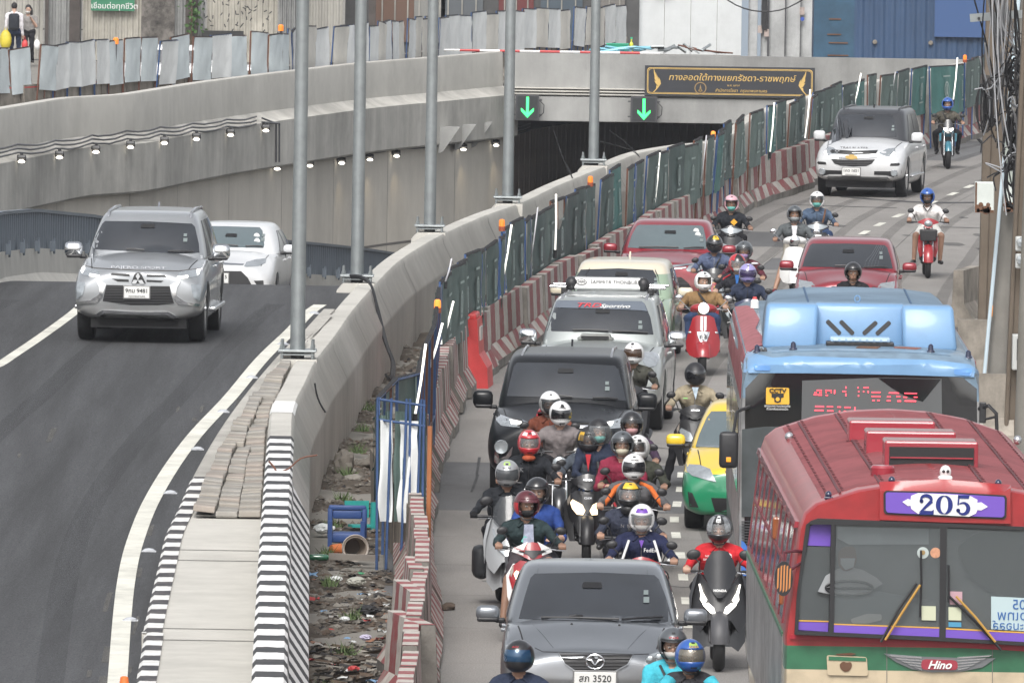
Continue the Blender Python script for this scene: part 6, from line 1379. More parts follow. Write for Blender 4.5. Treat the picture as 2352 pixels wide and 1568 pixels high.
pc = sh.at(VP,(928,695)); mb = MB()
for a in (90,210,330):
 an = math.radians(a); u = Vector((math.cos(an),0,math.sin(an))) * .1; v = Vector((-math.sin(an),0,math.cos(an))) * .03; mb.add([Vector((0,-.035,0)),u * .5 + v + Vector((0,-.035,0)),u + Vector((0,-.035,0)),u * .5 - v + Vector((0,-.035,0)),Vector((0,-.0,0)),u * .5 + v,u,u * .5 - v],[(0,1,2,3),(0,4,5,1),(1,5,6,2),(2,6,7,3),(3,7,4,0)])
mb.build('three_diamond_badge',M('badge_white',(.8,.82,.84),.2,.5),t,loc=(pc.x,pc.y - .01,pc.z - .02))
sh.patch('chrome_blade',[(1140,742),(1165,727),(1215,712),(1188,758),(1182,808),(1240,850),(1342,866),(1336,882),(1200,870),(1163,822)],CHR,VP,off=.022,mirror=True)
sh.patch('fog_cluster',[(1283,735),(1345,733),(1348,780),(1341,852),(1300,822),(1290,790)],CLR,VP,off=.012,mirror=True)
gp = [(715,738),(1000,745),(1140,747),(1150,800),(1170,862),(1060,873),(880,873),(690,846),(703,790)]; sh.patch('grille',gp,GR,VP); slats(sh,'grille_bar',gp,VP,7,DGR)
sh.patch('lower_panel',[(560,962),(640,935),(920,950),(1190,962),(1262,985),(1200,1018),(900,1028),(640,1008)],M('lower_dark',(.05,.05,.052),.55),VP,off=.006); sh.patch('skid_strip',[(630,942),(690,905),(920,918),(1130,918),(1195,955),(1160,958),(1122,938),(920,936),(702,927),(662,948)],CHR,VP,off=.022)
plate(sh,VP,(920,788),'9กม 9481',PROV,w_=.345); rails(sh,2.0,4.0,.57,1.70,SLV); fin(sh,3.6,1.73,CHR)
pc = sh.at(VP,(930,622)); text('PAJERO SPORT',.06,M('letter_silver',(.3,.31,.33),.4,.3),'lettering',t,loc=(pc.x,pc.y - .025,pc.z),rot=(math.radians(55),0,0),sx=1.9)
wiper(sh,VP,(850,505),(970,512)); wiper(sh,VP,(1130,520),(1300,522))
for s in (-1,1): mb = MB(); mb.box((s * .9,2.3,.42),(.16,1.9,.06),bev=.02); mb.build('side_step',SLV,t)
# ---- white hatchback behind it
zy = zr(206.)
P = carP(4.115,1.70,1.43,fwd(506,203.6,zy),4.8,paint('white_gloss',(.6,.61,.62)),.94,1.02,.84,.98,1.72,3.2,3.85,2.55,.57,.77,.82,.31,nb=.25,nz=.52,tail=1.05)
t,sh = car(P,'white_hatchback','white hatchback half hidden behind the silver SUV at the crest of the ramp')
sh.patch('windscreen',[(1240,470),(1288,362),(1310,342),(1520,345),(1745,352),(1764,375),(1776,470),(1770,490),(1500,485),(1300,478)],M('lighter_glass'),VP)
sh.patch('headlight',[(1640,615),(1655,585),(1720,566),(1790,560),(1786,590),(1740,612),(1660,618)],CLR,VP,mirror=True); sh.patch('chrome_strip',[(1490,590),(1640,598),(1632,606),(1490,602)],CHR,VP,off=.014,mirror=True)
sh.patch('grille',[(1345,645),(1620,645),(1665,690),(1700,755),(1700,790),(1260,790),(1260,755),(1300,690)],GR,VP); sh.patch('fog_recess',[(1705,710),(1770,708),(1773,745),(1735,752)],GR,VP,mirror=True)
emblem_ring(sh,VP,(1478,592),.07,'oval'); plate(sh,VP,(1462,692),'3กข 7415',PROV); wiper(sh,VP,(1440,472),(1600,482)); wiper(sh,VP,(1650,484),(1765,486))
for c in ((1725,410),(1728,445)): disc('windscreen_sticker',sh,VP,c,.05,WHT,off=.01,th=.002)
# ---- yellow and green taxi
TX = twotone('taxi_paint',(.72,.5,.03),(.01,.2,.09),.70)
P = carP(4.54,1.76,1.47,fwd(1735,148.4),3.2,TX,.93,1.0,.80,1.05,1.85,3.2,3.95,2.6,.58,.78,.86,.31,nb=.25,nz=.52,mmat=paint('taxi_yellow',(.72,.5,.03)),bulge=.1)
t,sh = car(P,'taxi','yellow and green taxi partly hidden behind the blue roofed bus','taxi')
sh.patch('windscreen',[(1925,757),(1955,660),(2015,525),(2050,480),(2300,478),(2560,480),(2640,640),(2680,757),(2300,775)],M('lighter_glass'),VF)
sh.patch('headlight',[(1853,893),(1960,900),(2040,932),(2087,1032),(2010,1016),(1900,986),(1858,950)],CLR,VF,mirror=True,off=.012)
sh.patch('fog_recess',[(1865,1108),(1900,1118),(1950,1232),(1878,1226)],GR,VF,mirror=True); sh.patch('lower_intake',[(-.45,.25),(.45,.25),(.5,.42),(-.5,.42)],GR); sh.patch('grille',[(-.3,.62),(.3,.62),(.34,.74),(-.34,.74)],GR)
mb = MB(); mb.box((0,2.4,1.53),(.5,.16,.13),bev=.03); mb.build('taxi_lamp',paint('taxi_yellow',(.72,.5,.03)),t)
# ================================================================ BUSES
def bus_shell(t,L,secs,paint_,y_cuts=(),rib=0.,cuts=()):
 """secs: list of half sections [(x,z)...] with y positions"""
 bm = bmesh.new(); rings = []
 for y,sec in secs:
  R = [bm.verts.new((x,y,z)) for x,z in sec]; Lf = [bm.verts.new((-x,y,z)) for x,z in sec[::-1] if x > 1e-5]; rings.append(R + Lf)
 n = len(rings[0])
 for a,b in zip(rings,rings[1:]):
  for i in range(n - 1): bm.faces.new((a[i],a[i + 1],b[i + 1],b[i]))
  bm.faces.new((a[-1],a[0],b[0],b[-1]))
 for rg in (rings[0],rings[-1]):
  m = n
  for i in range((n - 1) // 2):
   u = []
   for v in (rg[i],rg[i + 1],rg[n - 2 - i],rg[n - 1 - i]):
    if v not in u: u.append(v)
   if len(u) > 2: bm.faces.new(u)
 bmesh.ops.recalc_face_normals(bm,faces=bm.faces[:]); me = bpy.data.meshes.new('body'); bm.to_mesh(me); bm.free(); o = bpy.data.objects.new('body',me); COL.objects.link(o); me.materials.append(paint_); me.shade_smooth()
 try: me.set_sharp_from_angle(angle=.6)
 except Exception: pass
 o.parent = t; return o
def bands(name,zs,rough=.35,dirt=.2,rust=0.,rc=(.25,.3,.36),rz=0.):
 """horizontal paint bands by height: zs = [(z_from, colour)...]"""
 m = M(name,zs[-1][1],rough,0,coat=.4); n = m.node_tree.nodes; L = m.node_tree.links; b = n['Principled BSDF']
 tc = n.new('ShaderNodeTexCoord'); sp = n.new('ShaderNodeSeparateXYZ'); L.new(tc.outputs['Object'],sp.inputs[0]); prev = None
 for z,c in zs:
  if prev is None:
   r = n.new('ShaderNodeRGB'); r.outputs[0].default_value = (*c,1); prev = r.outputs[0]; continue
  g = n.new('ShaderNodeMath'); g.operation = 'GREATER_THAN'; L.new(sp.outputs[2],g.inputs[0]); g.inputs[1].default_value = z
  mx = n.new('ShaderNodeMix'); mx.data_type = 'RGBA'; mx.inputs['B'].default_value = (*c,1); L.new(prev,mx.inputs['A']); L.new(g.outputs[0],mx.inputs['Factor']); prev = mx.outputs['Result']
 ns = n.new('ShaderNodeTexNoise'); ns.inputs['Scale'].default_value = 2.2; ns.inputs['Detail'].default_value = 9; ns.inputs['Roughness'].default_value = .7; mp = n.new('ShaderNodeMapping'); mp.inputs['Scale'].default_value = (1,.5,1); L.new(tc.outputs['Object'],mp.inputs[0]); L.new(mp.outputs[0],ns.inputs['Vector'])
 if rust:
  r = n.new('ShaderNodeMapRange'); r.inputs['From Min'].default_value = .5 - rust * .3; r.inputs['From Max'].default_value = .53 - rust * .3; L.new(ns.outputs['Fac'],r.inputs['Value'])
  q = n.new('ShaderNodeMath'); q.operation = 'GREATER_THAN'; L.new(sp.outputs[2],q.inputs[0]); q.inputs[1].default_value = rz; w_ = n.new('ShaderNodeMath'); w_.operation = 'MULTIPLY'; L.new(r.outputs[0],w_.inputs[0]); L.new(q.outputs[0],w_.inputs[1])
  mx = n.new('ShaderNodeMix'); mx.data_type = 'RGBA'; mx.inputs['B'].default_value = (*rc,1); L.new(prev,mx.inputs['A']); L.new(w_.outputs[0],mx.inputs['Factor']); prev = mx.outputs['Result']
 n2 = n.new('ShaderNodeTexNoise'); n2.inputs['Scale'].default_value = 6; n2.inputs['Detail'].default_value = 8; L.new(tc.outputs['Object'],n2.inputs['Vector']); r2 = n.new('ShaderNodeMapRange'); r2.inputs['From Min'].default_value = .35; r2.inputs['From Max'].default_value = .6; r2.inputs['To Min'].default_value = 1 - dirt; L.new(n2.outputs['Fac'],r2.inputs['Value'])
 v = n.new('ShaderNodeVectorMath'); v.operation = 'SCALE'; L.new(prev,v.inputs[0]); L.new(r2.outputs[0],v.inputs['Scale']); L.new(v.outputs[0],b.inputs['Base Color'])
 return m
# ---------------- red bus with route board 205
YB2 = 104.8
t = thing('route_bus','red and cream bus with purple route board 205 at the lower right','bus',fwd(2168,YB2),math.radians(.6))
def sec205(k,dz=0.): return [(0,.42),(1.1,.42),(1.25 * k,.5),(1.30 * k,1.2),(1.305 * k,1.95),(1.20 * k,2.86 + dz),(1.155 * k,2.99 + dz),(1.06 * k,3.07 + dz),(.7 * k,3.19 + dz),(.35 * k,3.25 + dz),(0,3.27 + dz)]
RB2 = bands('bus_red',[(0,(.52,.43,.3)),(1.66,(.03,.14,.07)),(1.86,(.33,.022,.025))],.35,.2)
secs = [(.0,sec205(.985,-.02)),(.05,sec205(.998,-.005))] + [(.12 + .16 * i,sec205(1,.006 * ((i % 2) * 2 - 1))) for i in range(70)]
body = bus_shell(t,11.3,secs,RB2); sh = Shell(t,body)
body_bvh = lambda x,y: sh.bvh.ray_cast(Vector((x,y,6)),Vector((0,0,-1)))[0].z + .006
RDW = M('roof_red',(.24,.045,.05),.62,var=.12,dirt=.28,scale=5)
sh.patch('roof_skin',[(-1.0,.3),(1.0,.3),(1.0,11.0),(-1.0,11.0)],RDW,proj='top',off=.004,d=.16)
for x in (-.86,-.52,.34,.72): sh.patch('roof_seam',[(x,.2),(x + .02,.2),(x + .02,11),(x,11)],M('seam_dark',(.09,.02,.025),.6),proj='top',off=.014,d=.3)
rv = MB()
for x in (-.98,-.85,-.51,.35,.73,.98):
 for k in range(90):
  h_ = body_bvh(x + .03,.35 + k * .12); rv.box((x + .03,.35 + k * .12,h_),(.022,.022,.012))
rv.build('rivets',M('seam_dark'),t)['kind'] = 'stuff'
INT = M('bus_interior',(.12,.13,.135),.8,var=.2); PUR = M('purple_paint',(.15,.075,.42),.4); ORL = M('orange_line',(.6,.33,.05),.5)
GLB = M('bus_glass',(.1,.115,.12),.08,0,coat=1,spec=.8,alpha=.62)
sh.patch('windscreen_rubber',[(480,1318),(492,1120),(520,900),(545,760),(590,735),(680,730),(1237,758),(1700,778),(2010,790),(2040,1100),(2030,1395),(1237,1352),(680,1325)],BPL,VS,off=.01)
sh.patch('display_box',[(916,560),(1250,548),(1580,575),(1582,755),(1250,748),(914,735)],RB2,VS,off=.06)
sh.patch('purple_quarter',[(548,866),(562,768),(600,749),(668,753),(664,870)],PUR,VS,off=.022)
sh.patch('quarter_glass',[(497,1246),(510,1050),(546,872),(664,874),(656,1252)],GLB,VS,off=.022); sh.patch('purple_strip',[(496,1254),(654,1258),(652,1305),(492,1295)],PUR,VS,off=.022)
sh.patch('orange_line',[(497,1245),(655,1250),(655,1256),(497,1252)],ORL,VS,off=.026)
wsl = [(692,758),(1222,772),(1220,1330),(680,1306)]; wsr = [(1256,776),(1650,790),(1990,802),(1990,1375),(1250,1336)]
# dark cabin behind the panes: recess panel, driver and dashboard sit between it and the glass
for pg,nm in ((wsl,'cabin_backing'),(wsr,'cabin_backing')): sh.patch(nm,pg,INT,VS,off=.014)
for pg,nm in ((wsl,'windscreen'),(wsr,'windscreen')): sh.patch(nm,pg,GLB,VS,off=.10)
sh.patch('cabin_shade',[(700,770),(1165,782),(1165,860),(760,862),(700,830)],M('pale_sunshade',(.3,.34,.36),.7,var=.2),VS,off=.03)
sh.patch('dashboard',[(690,1130),(900,1100),(1200,1150),(1215,1300),(685,1290)],M('dash_grey',(.13,.15,.16),.6),VS,off=.05)
sh.patch('driver_shirt',[(580 + 20,1100),(640,1020),(700,985),(760,975),(830,990),(900,1030),(930,1060),(850,1110),(690,1120)],M('white_shirt',(.3,.31,.32),.8),VS,off=.06)
sh.patch('driver_head',rounded([(705,975),(700,900),(735,870),(790,872),(800,940),(780,985),(740,1000)],20),M('skin_dim',(.12,.075,.055),.7),VS,off=.07)
sh.patch('driver_mask',[(715,930),(790,930),(782,975),(740,990),(716,960)],M('mask_grey',(.3,.32,.33),.8),VS,off=.08)
pc = sh.at(VS,(760,1080)); mb = MB(); n_ = 24; mb.tube([(.2 * math.cos(2 * math.pi * i / n_),0,.06 * math.sin(2 * math.pi * i / n_)) for i in range(n_ + 1)],.012,6); mb.tube([(-.2,0,0),(.2,0,0)],.012,5); mb.build('steering_wheel',BPL,t,loc=(pc.x,pc.y - .075,pc.z))
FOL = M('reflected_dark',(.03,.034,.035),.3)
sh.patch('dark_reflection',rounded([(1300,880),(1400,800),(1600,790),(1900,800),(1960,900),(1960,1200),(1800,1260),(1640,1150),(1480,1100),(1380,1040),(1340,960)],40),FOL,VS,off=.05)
sh.patch('purple_strip',[(682,1268),(1218,1288),(1217,1330),(680,1306)],PUR,VS,off=.106); sh.patch('purple_strip',[(1252,1292),(1988,1330),(1990,1372),(1250,1335)],PUR,VS,off=.106)
sh.patch('orange_line',[(682,1262),(1218,1281),(1218,1287),(682,1268)],ORL,VS,off=.108); sh.patch('orange_line',[(1252,1284),(1988,1322),(1988,1329),(1252,1291)],ORL,VS,off=.108)
sh.patch('window_post',[(668,742),(690,744),(680,1315),(656,1310)],BPL,VS,off=.112); sh.patch('window_post',[(1222,762),(1256,764),(1250,1340),(1219,1338)],BPL,VS,off=.112)
sh.patch('frame_top',[(560,742),(600,728),(1237,752),(2000,786),(2000,802),(1237,772),(690,758),(560,758)],BPL,VS,off=.113); sh.patch('frame_bottom',[(484,1300),(680,1306),(1237,1332),(1990,1374),(1990,1392),(1237,1352),(680,1326),(484,1318)],BPL,VS,off=.113)
sh.patch('frame_side',[(540,760),(560,745),(556,800),(512,1050),(500,1300),(484,1312),(490,1150),(515,940)],BPL,VS,off=.05)
# route board
sh.patch('route_board',rounded([(934,600),(945,586),(1250,592),(1555,610),(1563,625),(1560,722),(1548,732),(1250,720),(945,706),(935,694)],6),BPL,VS,off=.07)
sh.patch('board_purple',rounded([(945,600),(955,594),(1250,600),(1546,618),(1552,630),(1550,712),(1540,722),(1250,712),(955,698),(946,686)],6),PUR,VS,off=.082)
sh.patch('white_plaque',[(1030,643),(1058,628),(1072,632),(1075,612),(1110,598),(1370,610),(1412,632),(1412,648),(1432,645),(1466,668),(1432,686),(1412,684),(1405,702),(1370,718),(1110,704),(1075,678),(1072,662),(1058,664)],WHT,VS,off=.088)
pc = sh.at(VS,(1242,656)); NAVY = M('navy_digit',(.01,.02,.16),.4)
def digit(ch,x0):
 mb = MB(); W2,H2 = .065,.085
 def arc(cx,cz,rx,rz,a0,a1,w0,w1,n=14):
  o = len(mb.v)
  for i in range(n + 1):
   a = math.radians(lerp(a0,a1,i / n)); w_ = lerp(w0,w1,math.sin(i / n * math.pi)) if w1 > w0 else w0
   for k in (-.5,.5): mb.v.append((cx + (rx + k * w_) * math.cos(a),-.004,cz + (rz + k * w_ * .8) * math.sin(a)))
  mb.f += [(o + 2 * i,o + 2 * i + 1,o + 2 * i + 3,o + 2 * i + 2) for i in range(n)]; mb.m += [0] * n
 if ch == '0': arc(0,0,.052,.075,-90,90,.008,.04); arc(0,0,.052,.075,90,270,.008,.04)
 if ch == '2':
  arc(0,.037,.045,.04,-25,175,.012,.036); mb.add([(.03,-.003,.035),(.06,-.003,.02),(-.03,-.003,-.06),(-.06,-.003,-.068)],[(0,1,2,3)]); mb.add([(-.065,-.005,-.085),(.065,-.005,-.085),(.068,-.005,-.04),(.05,-.005,-.052),(-.03,-.005,-.05)],[(0,1,2,3,4)]); mb.lathe([(0,0),(.017,0)],(-.038,-.006,.03),'y',12)
 if ch == '5':
  mb.add([(-.045,-.005,.085),(.055,-.005,.085),(.045,-.005,.055),(-.04,-.005,.058)],[(0,1,2,3)]); mb.add([(-.045,-.005,.085),(-.032,-.005,.085),(-.036,-.005,.0),(-.05,-.005,.0)],[(0,1,2,3)]); arc(-.002,-.028,.046,.048,-160,130,.01,.036); mb.lathe([(0,0),(.017,0)],(-.042,-.006,-.045),'y',12)
 return mb.build('digit',NAVY,t,loc=(pc.x + x0,pc.y - .1,pc.z - abs(0) + .0))
digit('2',-.155); digit('0',.0); digit('5',.16)
# emblem, hatch, strips
sh.patch('red_strip',[(462,1320),(680,1330),(1237,1356),(1990,1396),(1990,1425),(1237,1380),(680,1352),(458,1342)],M('strip_red',(.32,.015,.03),.35),VS,off=.02)
sh.patch('hatch',rounded([(645,1424),(850,1434),(856,1530),(650,1526)],14),M('cream_panel',(.5,.41,.28),.45,dirt=.15),VS,off=.02); sh.patch('hatch_green',[(655,1430),(845,1438),(846,1456),(655,1450)],M('panel_green',(.03,.14,.07),.4),VS,off=.026)
sh.patch('rust_spot',rounded([(710,1470),(730,1455),(745,1462),(770,1458),(776,1480),(760,1505),(738,1510),(716,1495)],10),RST,VS,off=.027); sh.patch('rust_spot',[(690,1418),(770,1412),(795,1418),(770,1426),(700,1424)],RST,VS,off=.027)
for x in (950,1488): sh.patch('panel_joint',[(x,1380),(x + 4,1380),(x + 4,1600),(x,1600)],M('joint_soft'),VS,off=.004)
for k in range(5):
 y = 1428 + k * 15
 for s_ in (0,1):
  xo,xi = (960 + k * 32,1130) if s_ == 0 else (1488 - k * 28,1312); yo = y - 4
  sh.patch('wing_bar',[(xo,yo),(xi,y + 6),(xi,y + 13),(xo + (18 if s_ == 0 else -18),yo + 8)],CHR,VS,off=.03)
sh.patch('wing_outline',[(936,1416),(1130,1432),(1310,1438),(1506,1440),(1440,1486),(1330,1508),(1180,1512),(1080,1496),(1000,1460)],M('dark_chrome',(.22,.23,.24),.35,.7),VS,off=.014)
sh.patch('oval_badge',rounded([(1128,1444),(1312,1450),(1314,1500),(1126,1498)],26),M('badge_red',(.3,.03,.05),.3,coat=.8),VS,off=.036)
pc = sh.at(VS,(1218,1474)); text('Hino',.095,WHT,'lettering',t,loc=(pc.x,pc.y - .05,pc.z),shear=.35,sx=1.05,bold=.002)
# wipers
def bar(sh,pts,r,mat,nm,off=.15):
 P_ = [sh.at(VS,p) + Vector((0,-off,0)) for p in pts]; mb = MB(); mb.tube(P_,r,6); mb.build(nm,mat,sh.root)
YW2 = M('wiper_yellow',(.45,.25,.05),.5)
bar(sh,[(918,1352),(1005,1190),(1100,1052)],.012,BPL,'wiper_arm'); bar(sh,[(940,1340),(1020,1210),(1118,1060)],.011,YW2,'wiper_arm',.17); bar(sh,[(1122,885),(1124,1060),(1117,1226)],.01,BPL,'wiper_blade')
bar(sh,[(1530,1392),(1400,1250),(1262,1115)],.012,BPL,'wiper_arm'); bar(sh,[(1500,1350),(1400,1225),(1300,1118)],.011,YW2,'wiper_arm',.17); bar(sh,[(1262,960),(1264,1110),(1262,1150)],.01,BPL,'wiper_blade')
# stickers
for (c,r,m_) in [((1133,900),.05,M('sticker_pale',(.4,.45,.44),.6)),((1197,900),.045,M('sticker_orange',(.5,.25,.15),.6,var=.4,scale=30))]: disc('windscreen_sticker',sh,VS,c,r,m_,off=.112,th=.003)
for c in ((1133,898),): disc('sticker_figure',sh,VS,c,.02,M('sticker_gold',(.3,.2,.08),.6),off=.117,th=.003)
for pg,c_ in (([(1128,1172),(1200,1174),(1200,1246),(1128,1244)],(.5,.52,.38)),([(1265,1178),(1330,1180),(1330,1246),(1265,1244)],(.5,.52,.38)),([(1265,1254),(1330,1256),(1330,1280),(1265,1278)],(.06,.25,.4)),([(1270,1098),(1335,1100),(1335,1166),(1272,1164)],(.45,.28,.32))): sh.patch('windscreen_sticker',pg,M('sticker_%02d%02d' % (c_[0] * 99,c_[2] * 99),c_,.6),VS,off=.113)
for c in ((1164,1210),(1297,1212)): disc('sticker_disc',sh,VS,c,.045,M('sticker_yellow',(.5,.5,.18),.6),off=.118,th=.002)
sh.patch('paper_notice',[(1482,1124),(1700,1134),(1860,1142),(1860,1312),(1482,1290)],M('paper_pale',(.4,.5,.52),.7),VS,off=.113)
BLI = M('ink_blue',(.02,.1,.3),.6)
for s_,x,y,sz in (('กรุงเทพ',1625,1220,.12),('เดอะมอลล์',1610,1272,.1),('205',1640,1165,.12)):
 pc = sh.at(VS,(x,y)); o = text(s_,sz,BLI,'lettering',t,loc=(pc.x,pc.y - .125,pc.z)); o.scale = (-1,1,1)
sh.patch('water_bottle',rounded([(765,1240),(850,1212),(925,1215),(925,1245),(850,1262),(775,1262)],10),M('bottle_clear',(.38,.4,.4),.2,coat=1),VS,off=.07)
# roof vents
def roofbox(v,x0,x1,y0,y1,yfwd,nm='roof_vent',open_=False,tilt=.2):
 a,b = GY(*Z(v,(x0,y1)),YB2 + yfwd),GY(*Z(v,(x1,y1)),YB2 + yfwd); w_ = b.x - a.x; cx = (a.x + b.x) / 2 - t.location.x; h_ = 1.35 * (y1 - y0) / v[2] / K / (FD / (YB2 + yfwd))
 z0 = 3.19; mb = MB(); mb.box((cx,yfwd + .3,z0 + h_ / 2),(w_,.55,h_),bev=.02,rot=None); o = mb.build(nm,RB2V if not open_ else RB2V,t)
 mb = MB(); mb.box((cx,yfwd + .01,z0 + .02),(w_ * 1.06,.05,.04)); mb.build('vent_flange',M('seam_dark'),o)
 if open_: 
  mb = MB(); mb.box((cx,yfwd + .015,z0 + h_ * .5),(w_ * .9,.03,h_ * .62)); mb.build('vent_opening',GR,o)
  mb = MB(); mb.box((cx,yfwd - .01,z0 + h_ * .48),(w_ * .88,.02,.012)); mb.build('vent_louvre',RB2V,o)
 return o
RB2V = paint('vent_red',(.3,.025,.04),0,.35)
roofbox(VS,800,1240,140,232,6.6); roofbox(VS,875,1335,228,330,4.6); roofbox(VS,955,1435,335,455,2.5,open_=True)
mb = MB(); mb.lathe([(.1,0),(.105,.09),(.09,.11),(.0,.115)],(-.44,1.5,3.2),'z',22); mb.build('roof_cowl',RB2V,t,smooth=.6)
DBL = M('lens_dark_blue',(.01,.015,.05),.2,coat=1)
for c in ((655,583),(977,535),(1520,555)):
 p = GY(*Z(VS,c),YB2 + .14); q = sh.I @ p; h = sh.bvh.ray_cast(Vector((q.x,.14,6)),Vector((0,0,-1)))[0]; mb = MB(); mb.ell((h.x,h.y,h.z + .03),(.03,.04,.035),12); mb.box((h.x,h.y,h.z + .005),(.07,.09,.02),bev=.005); mb.build('marker_lamp',DBL,t,smooth=.8)
p = sh.I @ GY(*Z(VS,(1250,530)),YB2 + .3); mb = MB(); mb.ell((p.x,.3,3.33),(.05,.05,.06),14); mb.box((p.x,.3,3.28),(.12,.1,.04),bev=.015); o = mb.build('roof_camera',WHT,t,smooth=.8)
for s_ in (-1,1): mb = MB(); mb.lathe([(.014,0),(.0,-.004)],(p.x + s_ * .018,.245,3.34),'y',10); mb.build('camera_eye',BPL,o)
for x in (-1.0,1.1): mb = MB(); mb.ell((x,9.0,3.12),(.04,.04,.045),10); mb.build('rear_lamp',SLV,t,smooth=9)
# side windows with frames and the worn silver side
SILV = M('worn_silver',(.36,.35,.34),.35,.45,var=.4,scale=5,dirt=.4)
sh2 = lambda nm,pg,m_,off=.008,par=None,d=.25: sh.patch(nm,pg,m_,proj='side',off=off,mirror=True,d=d,parent=par)
sh2('silver_side',[(.5,.9),(11.0,.9),(11.0,1.92),(.5,1.92)],SILV); sh2('green_line',[(.5,1.9),(11,1.9),(11,1.94),(.5,1.94)],M('panel_green'),.012)
for k in range(9):
 y = .75 + k * 1.12; sh2('side_window',[(y,2.02),(y + 1.0,2.02),(y + 1.0,2.78),(y,2.78)],M('window_dim',(.05,.06,.065),.2,coat=.8),.006)
 for q in (.0,1.04): sh2('window_bar',[(y + q - .06,2.0),(y + q - .01,2.0),(y + q - .01,2.8),(y + q - .06,2.8)],M('bar_dark_red',(.2,.03,.04),.5),.012)
 sh2('window_rail',[(y,2.42),(y + 1.0,2.42),(y + 1.0,2.45),(y,2.45)],M('bar_dark_red'),.014)
sh2('drip_rail',[(.3,2.84),(11.1,2.84),(11.1,2.89),(.3,2.89)],RB2V,.03)
for (y,z) in ((4.9,2.55),(1.6,2.2)):
 for s_ in (-1,): mb = MB(); mb.box((s_ * (1.31 - (z - 1.95) * .11),y,z),(.06,.35,.2),bev=.02); mb.build('side_marker',M('lens_orange_dark',(.3,.08,.02),.3,coat=1),t)
for y in (2.6,8.6):
 for s_ in (-1,1): wheel(t,s_ * 1.12,y,.48,.28,DGR,s_)
# mirror with striped back
p = sh.I @ GY(*Z(VS,(426,1035)),YB2 - .15); e = MB(); n_ = 24
mb = MB(); mb.v = [(.078 * math.cos(2 * math.pi * i / n_),s_,.148 * math.sin(2 * math.pi * i / n_)) for s_ in (0,.03) for i in range(n_)]; mb.f = [tuple(range(n_)),tuple(range(n_,2 * n_))] + [(i,(i + 1) % n_,n_ + (i + 1) % n_,n_ + i) for i in range(n_)]; mb.m = [0] * len(mb.f); mo = mb.build('wing_mirror',BPL,t,loc=(p.x,-.15,p.z))
for k in range(5): x = -.05 + k * .025; hh = .12 * math.sqrt(max(.1,1 - (x / .08) ** 2)); mb = MB(); mb.add([(x - .007,-.004,-hh),(x + .007,-.004,-hh + .02),(x + .012,-.004,hh),(x - .002,-.004,hh - .01)],[(0,1,2,3)]); mb.build('orange_stripe',M('stripe_orange',(.5,.2,.06),.5),mo)
mb = MB(); mb.tube([(p.x,-.13,p.z + .12),(p.x + .0,-.1,p.z + .22),(p.x + .1,-.05,p.z + .23),(p.x + .17,.02,p.z + .22)],.014,6); mb.tube([(p.x + .02,-.13,p.z + .05),(p.x + .17,.02,p.z + .14)],.012,6); mb.build('mirror_arm',M('arm_dark_red',(.1,.02,.03),.5),t)
BUS205 = t; SH205 = sh
# ---------------- blue roofed bus
YB1 = 131.0
t = thing('city_bus','blue roofed bus with air-conditioning pod and red dot display behind the red bus','bus',fwd(1979,YB1),math.radians(-.3))
def secb(k,dz=0.,top=None): return [(0,.35),(1.15,.35),(1.25 * k,.45),(1.27 * k,1.2),(1.27 * k,2.3),(1.25 * k,2.84 + dz),(1.21 * k,2.97 + dz),(1.08 * k,3.04 + dz),(.7 * k,3.07 + dz),(.35 * k,3.08 + dz),(0,3.08 + dz)]
BB = bands('bus_blue_body',[(0,(.2,.21,.22)),(1.2,(.28,.28,.28)),(2.55,(.17,.25,.33))],.4,.25)
secs = [(0,secb(.993,-.14)),(.1,secb(.998,-.08)),(.3,secb(1,-.02)),(.55,secb(1)),(11.6,secb(1)),(11.8,secb(.98,-.1))]
body = bus_shell(t,11.8,secs,BB); sh = Shell(t,body)
BLP = M('pod_blue',(.16,.3,.49),.4,var=.05,coat=.3,dirt=.12); BLG = M('roof_grey_blue',(.13,.2,.275),.5,var=.25,scale=1.2,dirt=.35)
sh.patch('roof_skin',[(-1.17,.25),(1.17,.25),(1.17,11.5),(-1.17,11.5)],BLG,proj='top',off=.004,d=.25)
sh.patch('blue_brow',[(120,1240),(124,1165),(142,1110),(300,1150),(440,1138),(850,1152),(1300,1162),(1530,1190),(1584,1225),(1592,1268),(1100,1252),(600,1242)],BLP,VR,off=.02,d=.05)
sh.patch('brow_recess',rounded([(182,1192),(285,1194),(283,1226),(185,1224)],12),M('recess_blue',(.12,.28,.58),.4),VR,off=.03); sh.patch('brow_recess',rounded([(1436,1214),(1545,1220),(1543,1260),(1438,1252)],12),M('recess_blue'),VR,off=.03)
BGL = M('black_front_glass',(.012,.013,.015),.08,coat=1,spec=.7)
fr = [(130,1240),(600,1246),(1100,1256),(1578,1270),(1582,1700),(1584,2600),(122,2600),(122,1900),(126,1500)]
sh.patch('front_glass',fr,BGL,VR,off=.008,d=.2)
sh.patch('display_pane',[(484,1288),(960,1270),(1358,1276),(1362,1600),(478,1600)],M('display_pane',(.1,.105,.108),.3,coat=.6),VR,off=.014)
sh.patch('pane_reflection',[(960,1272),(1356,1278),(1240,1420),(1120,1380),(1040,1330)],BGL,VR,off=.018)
REDL = M('red_led',(1,.06,.09),.4,emit=2.2); 
def dots(cells):
 for (x,y,w_,h_) in cells:
  pts = [(x,y),(x + w_,y),(x + w_,y + h_),(x,y + h_)]; mb = MB()
  c = sh.at(VR,(x + w_ / 2,y + h_ / 2)); k = 1 / VR[2] / K / (FD / YB1); n_ = max(1,int(w_ / 8))
  for i in range(n_): mb.box(((i - (n_ - 1) / 2) * 8 * k,-.022,0),(6.0 * k,.006,h_ * k))
  mb.build('led_row',REDL,t,loc=(c.x,c.y,c.z))
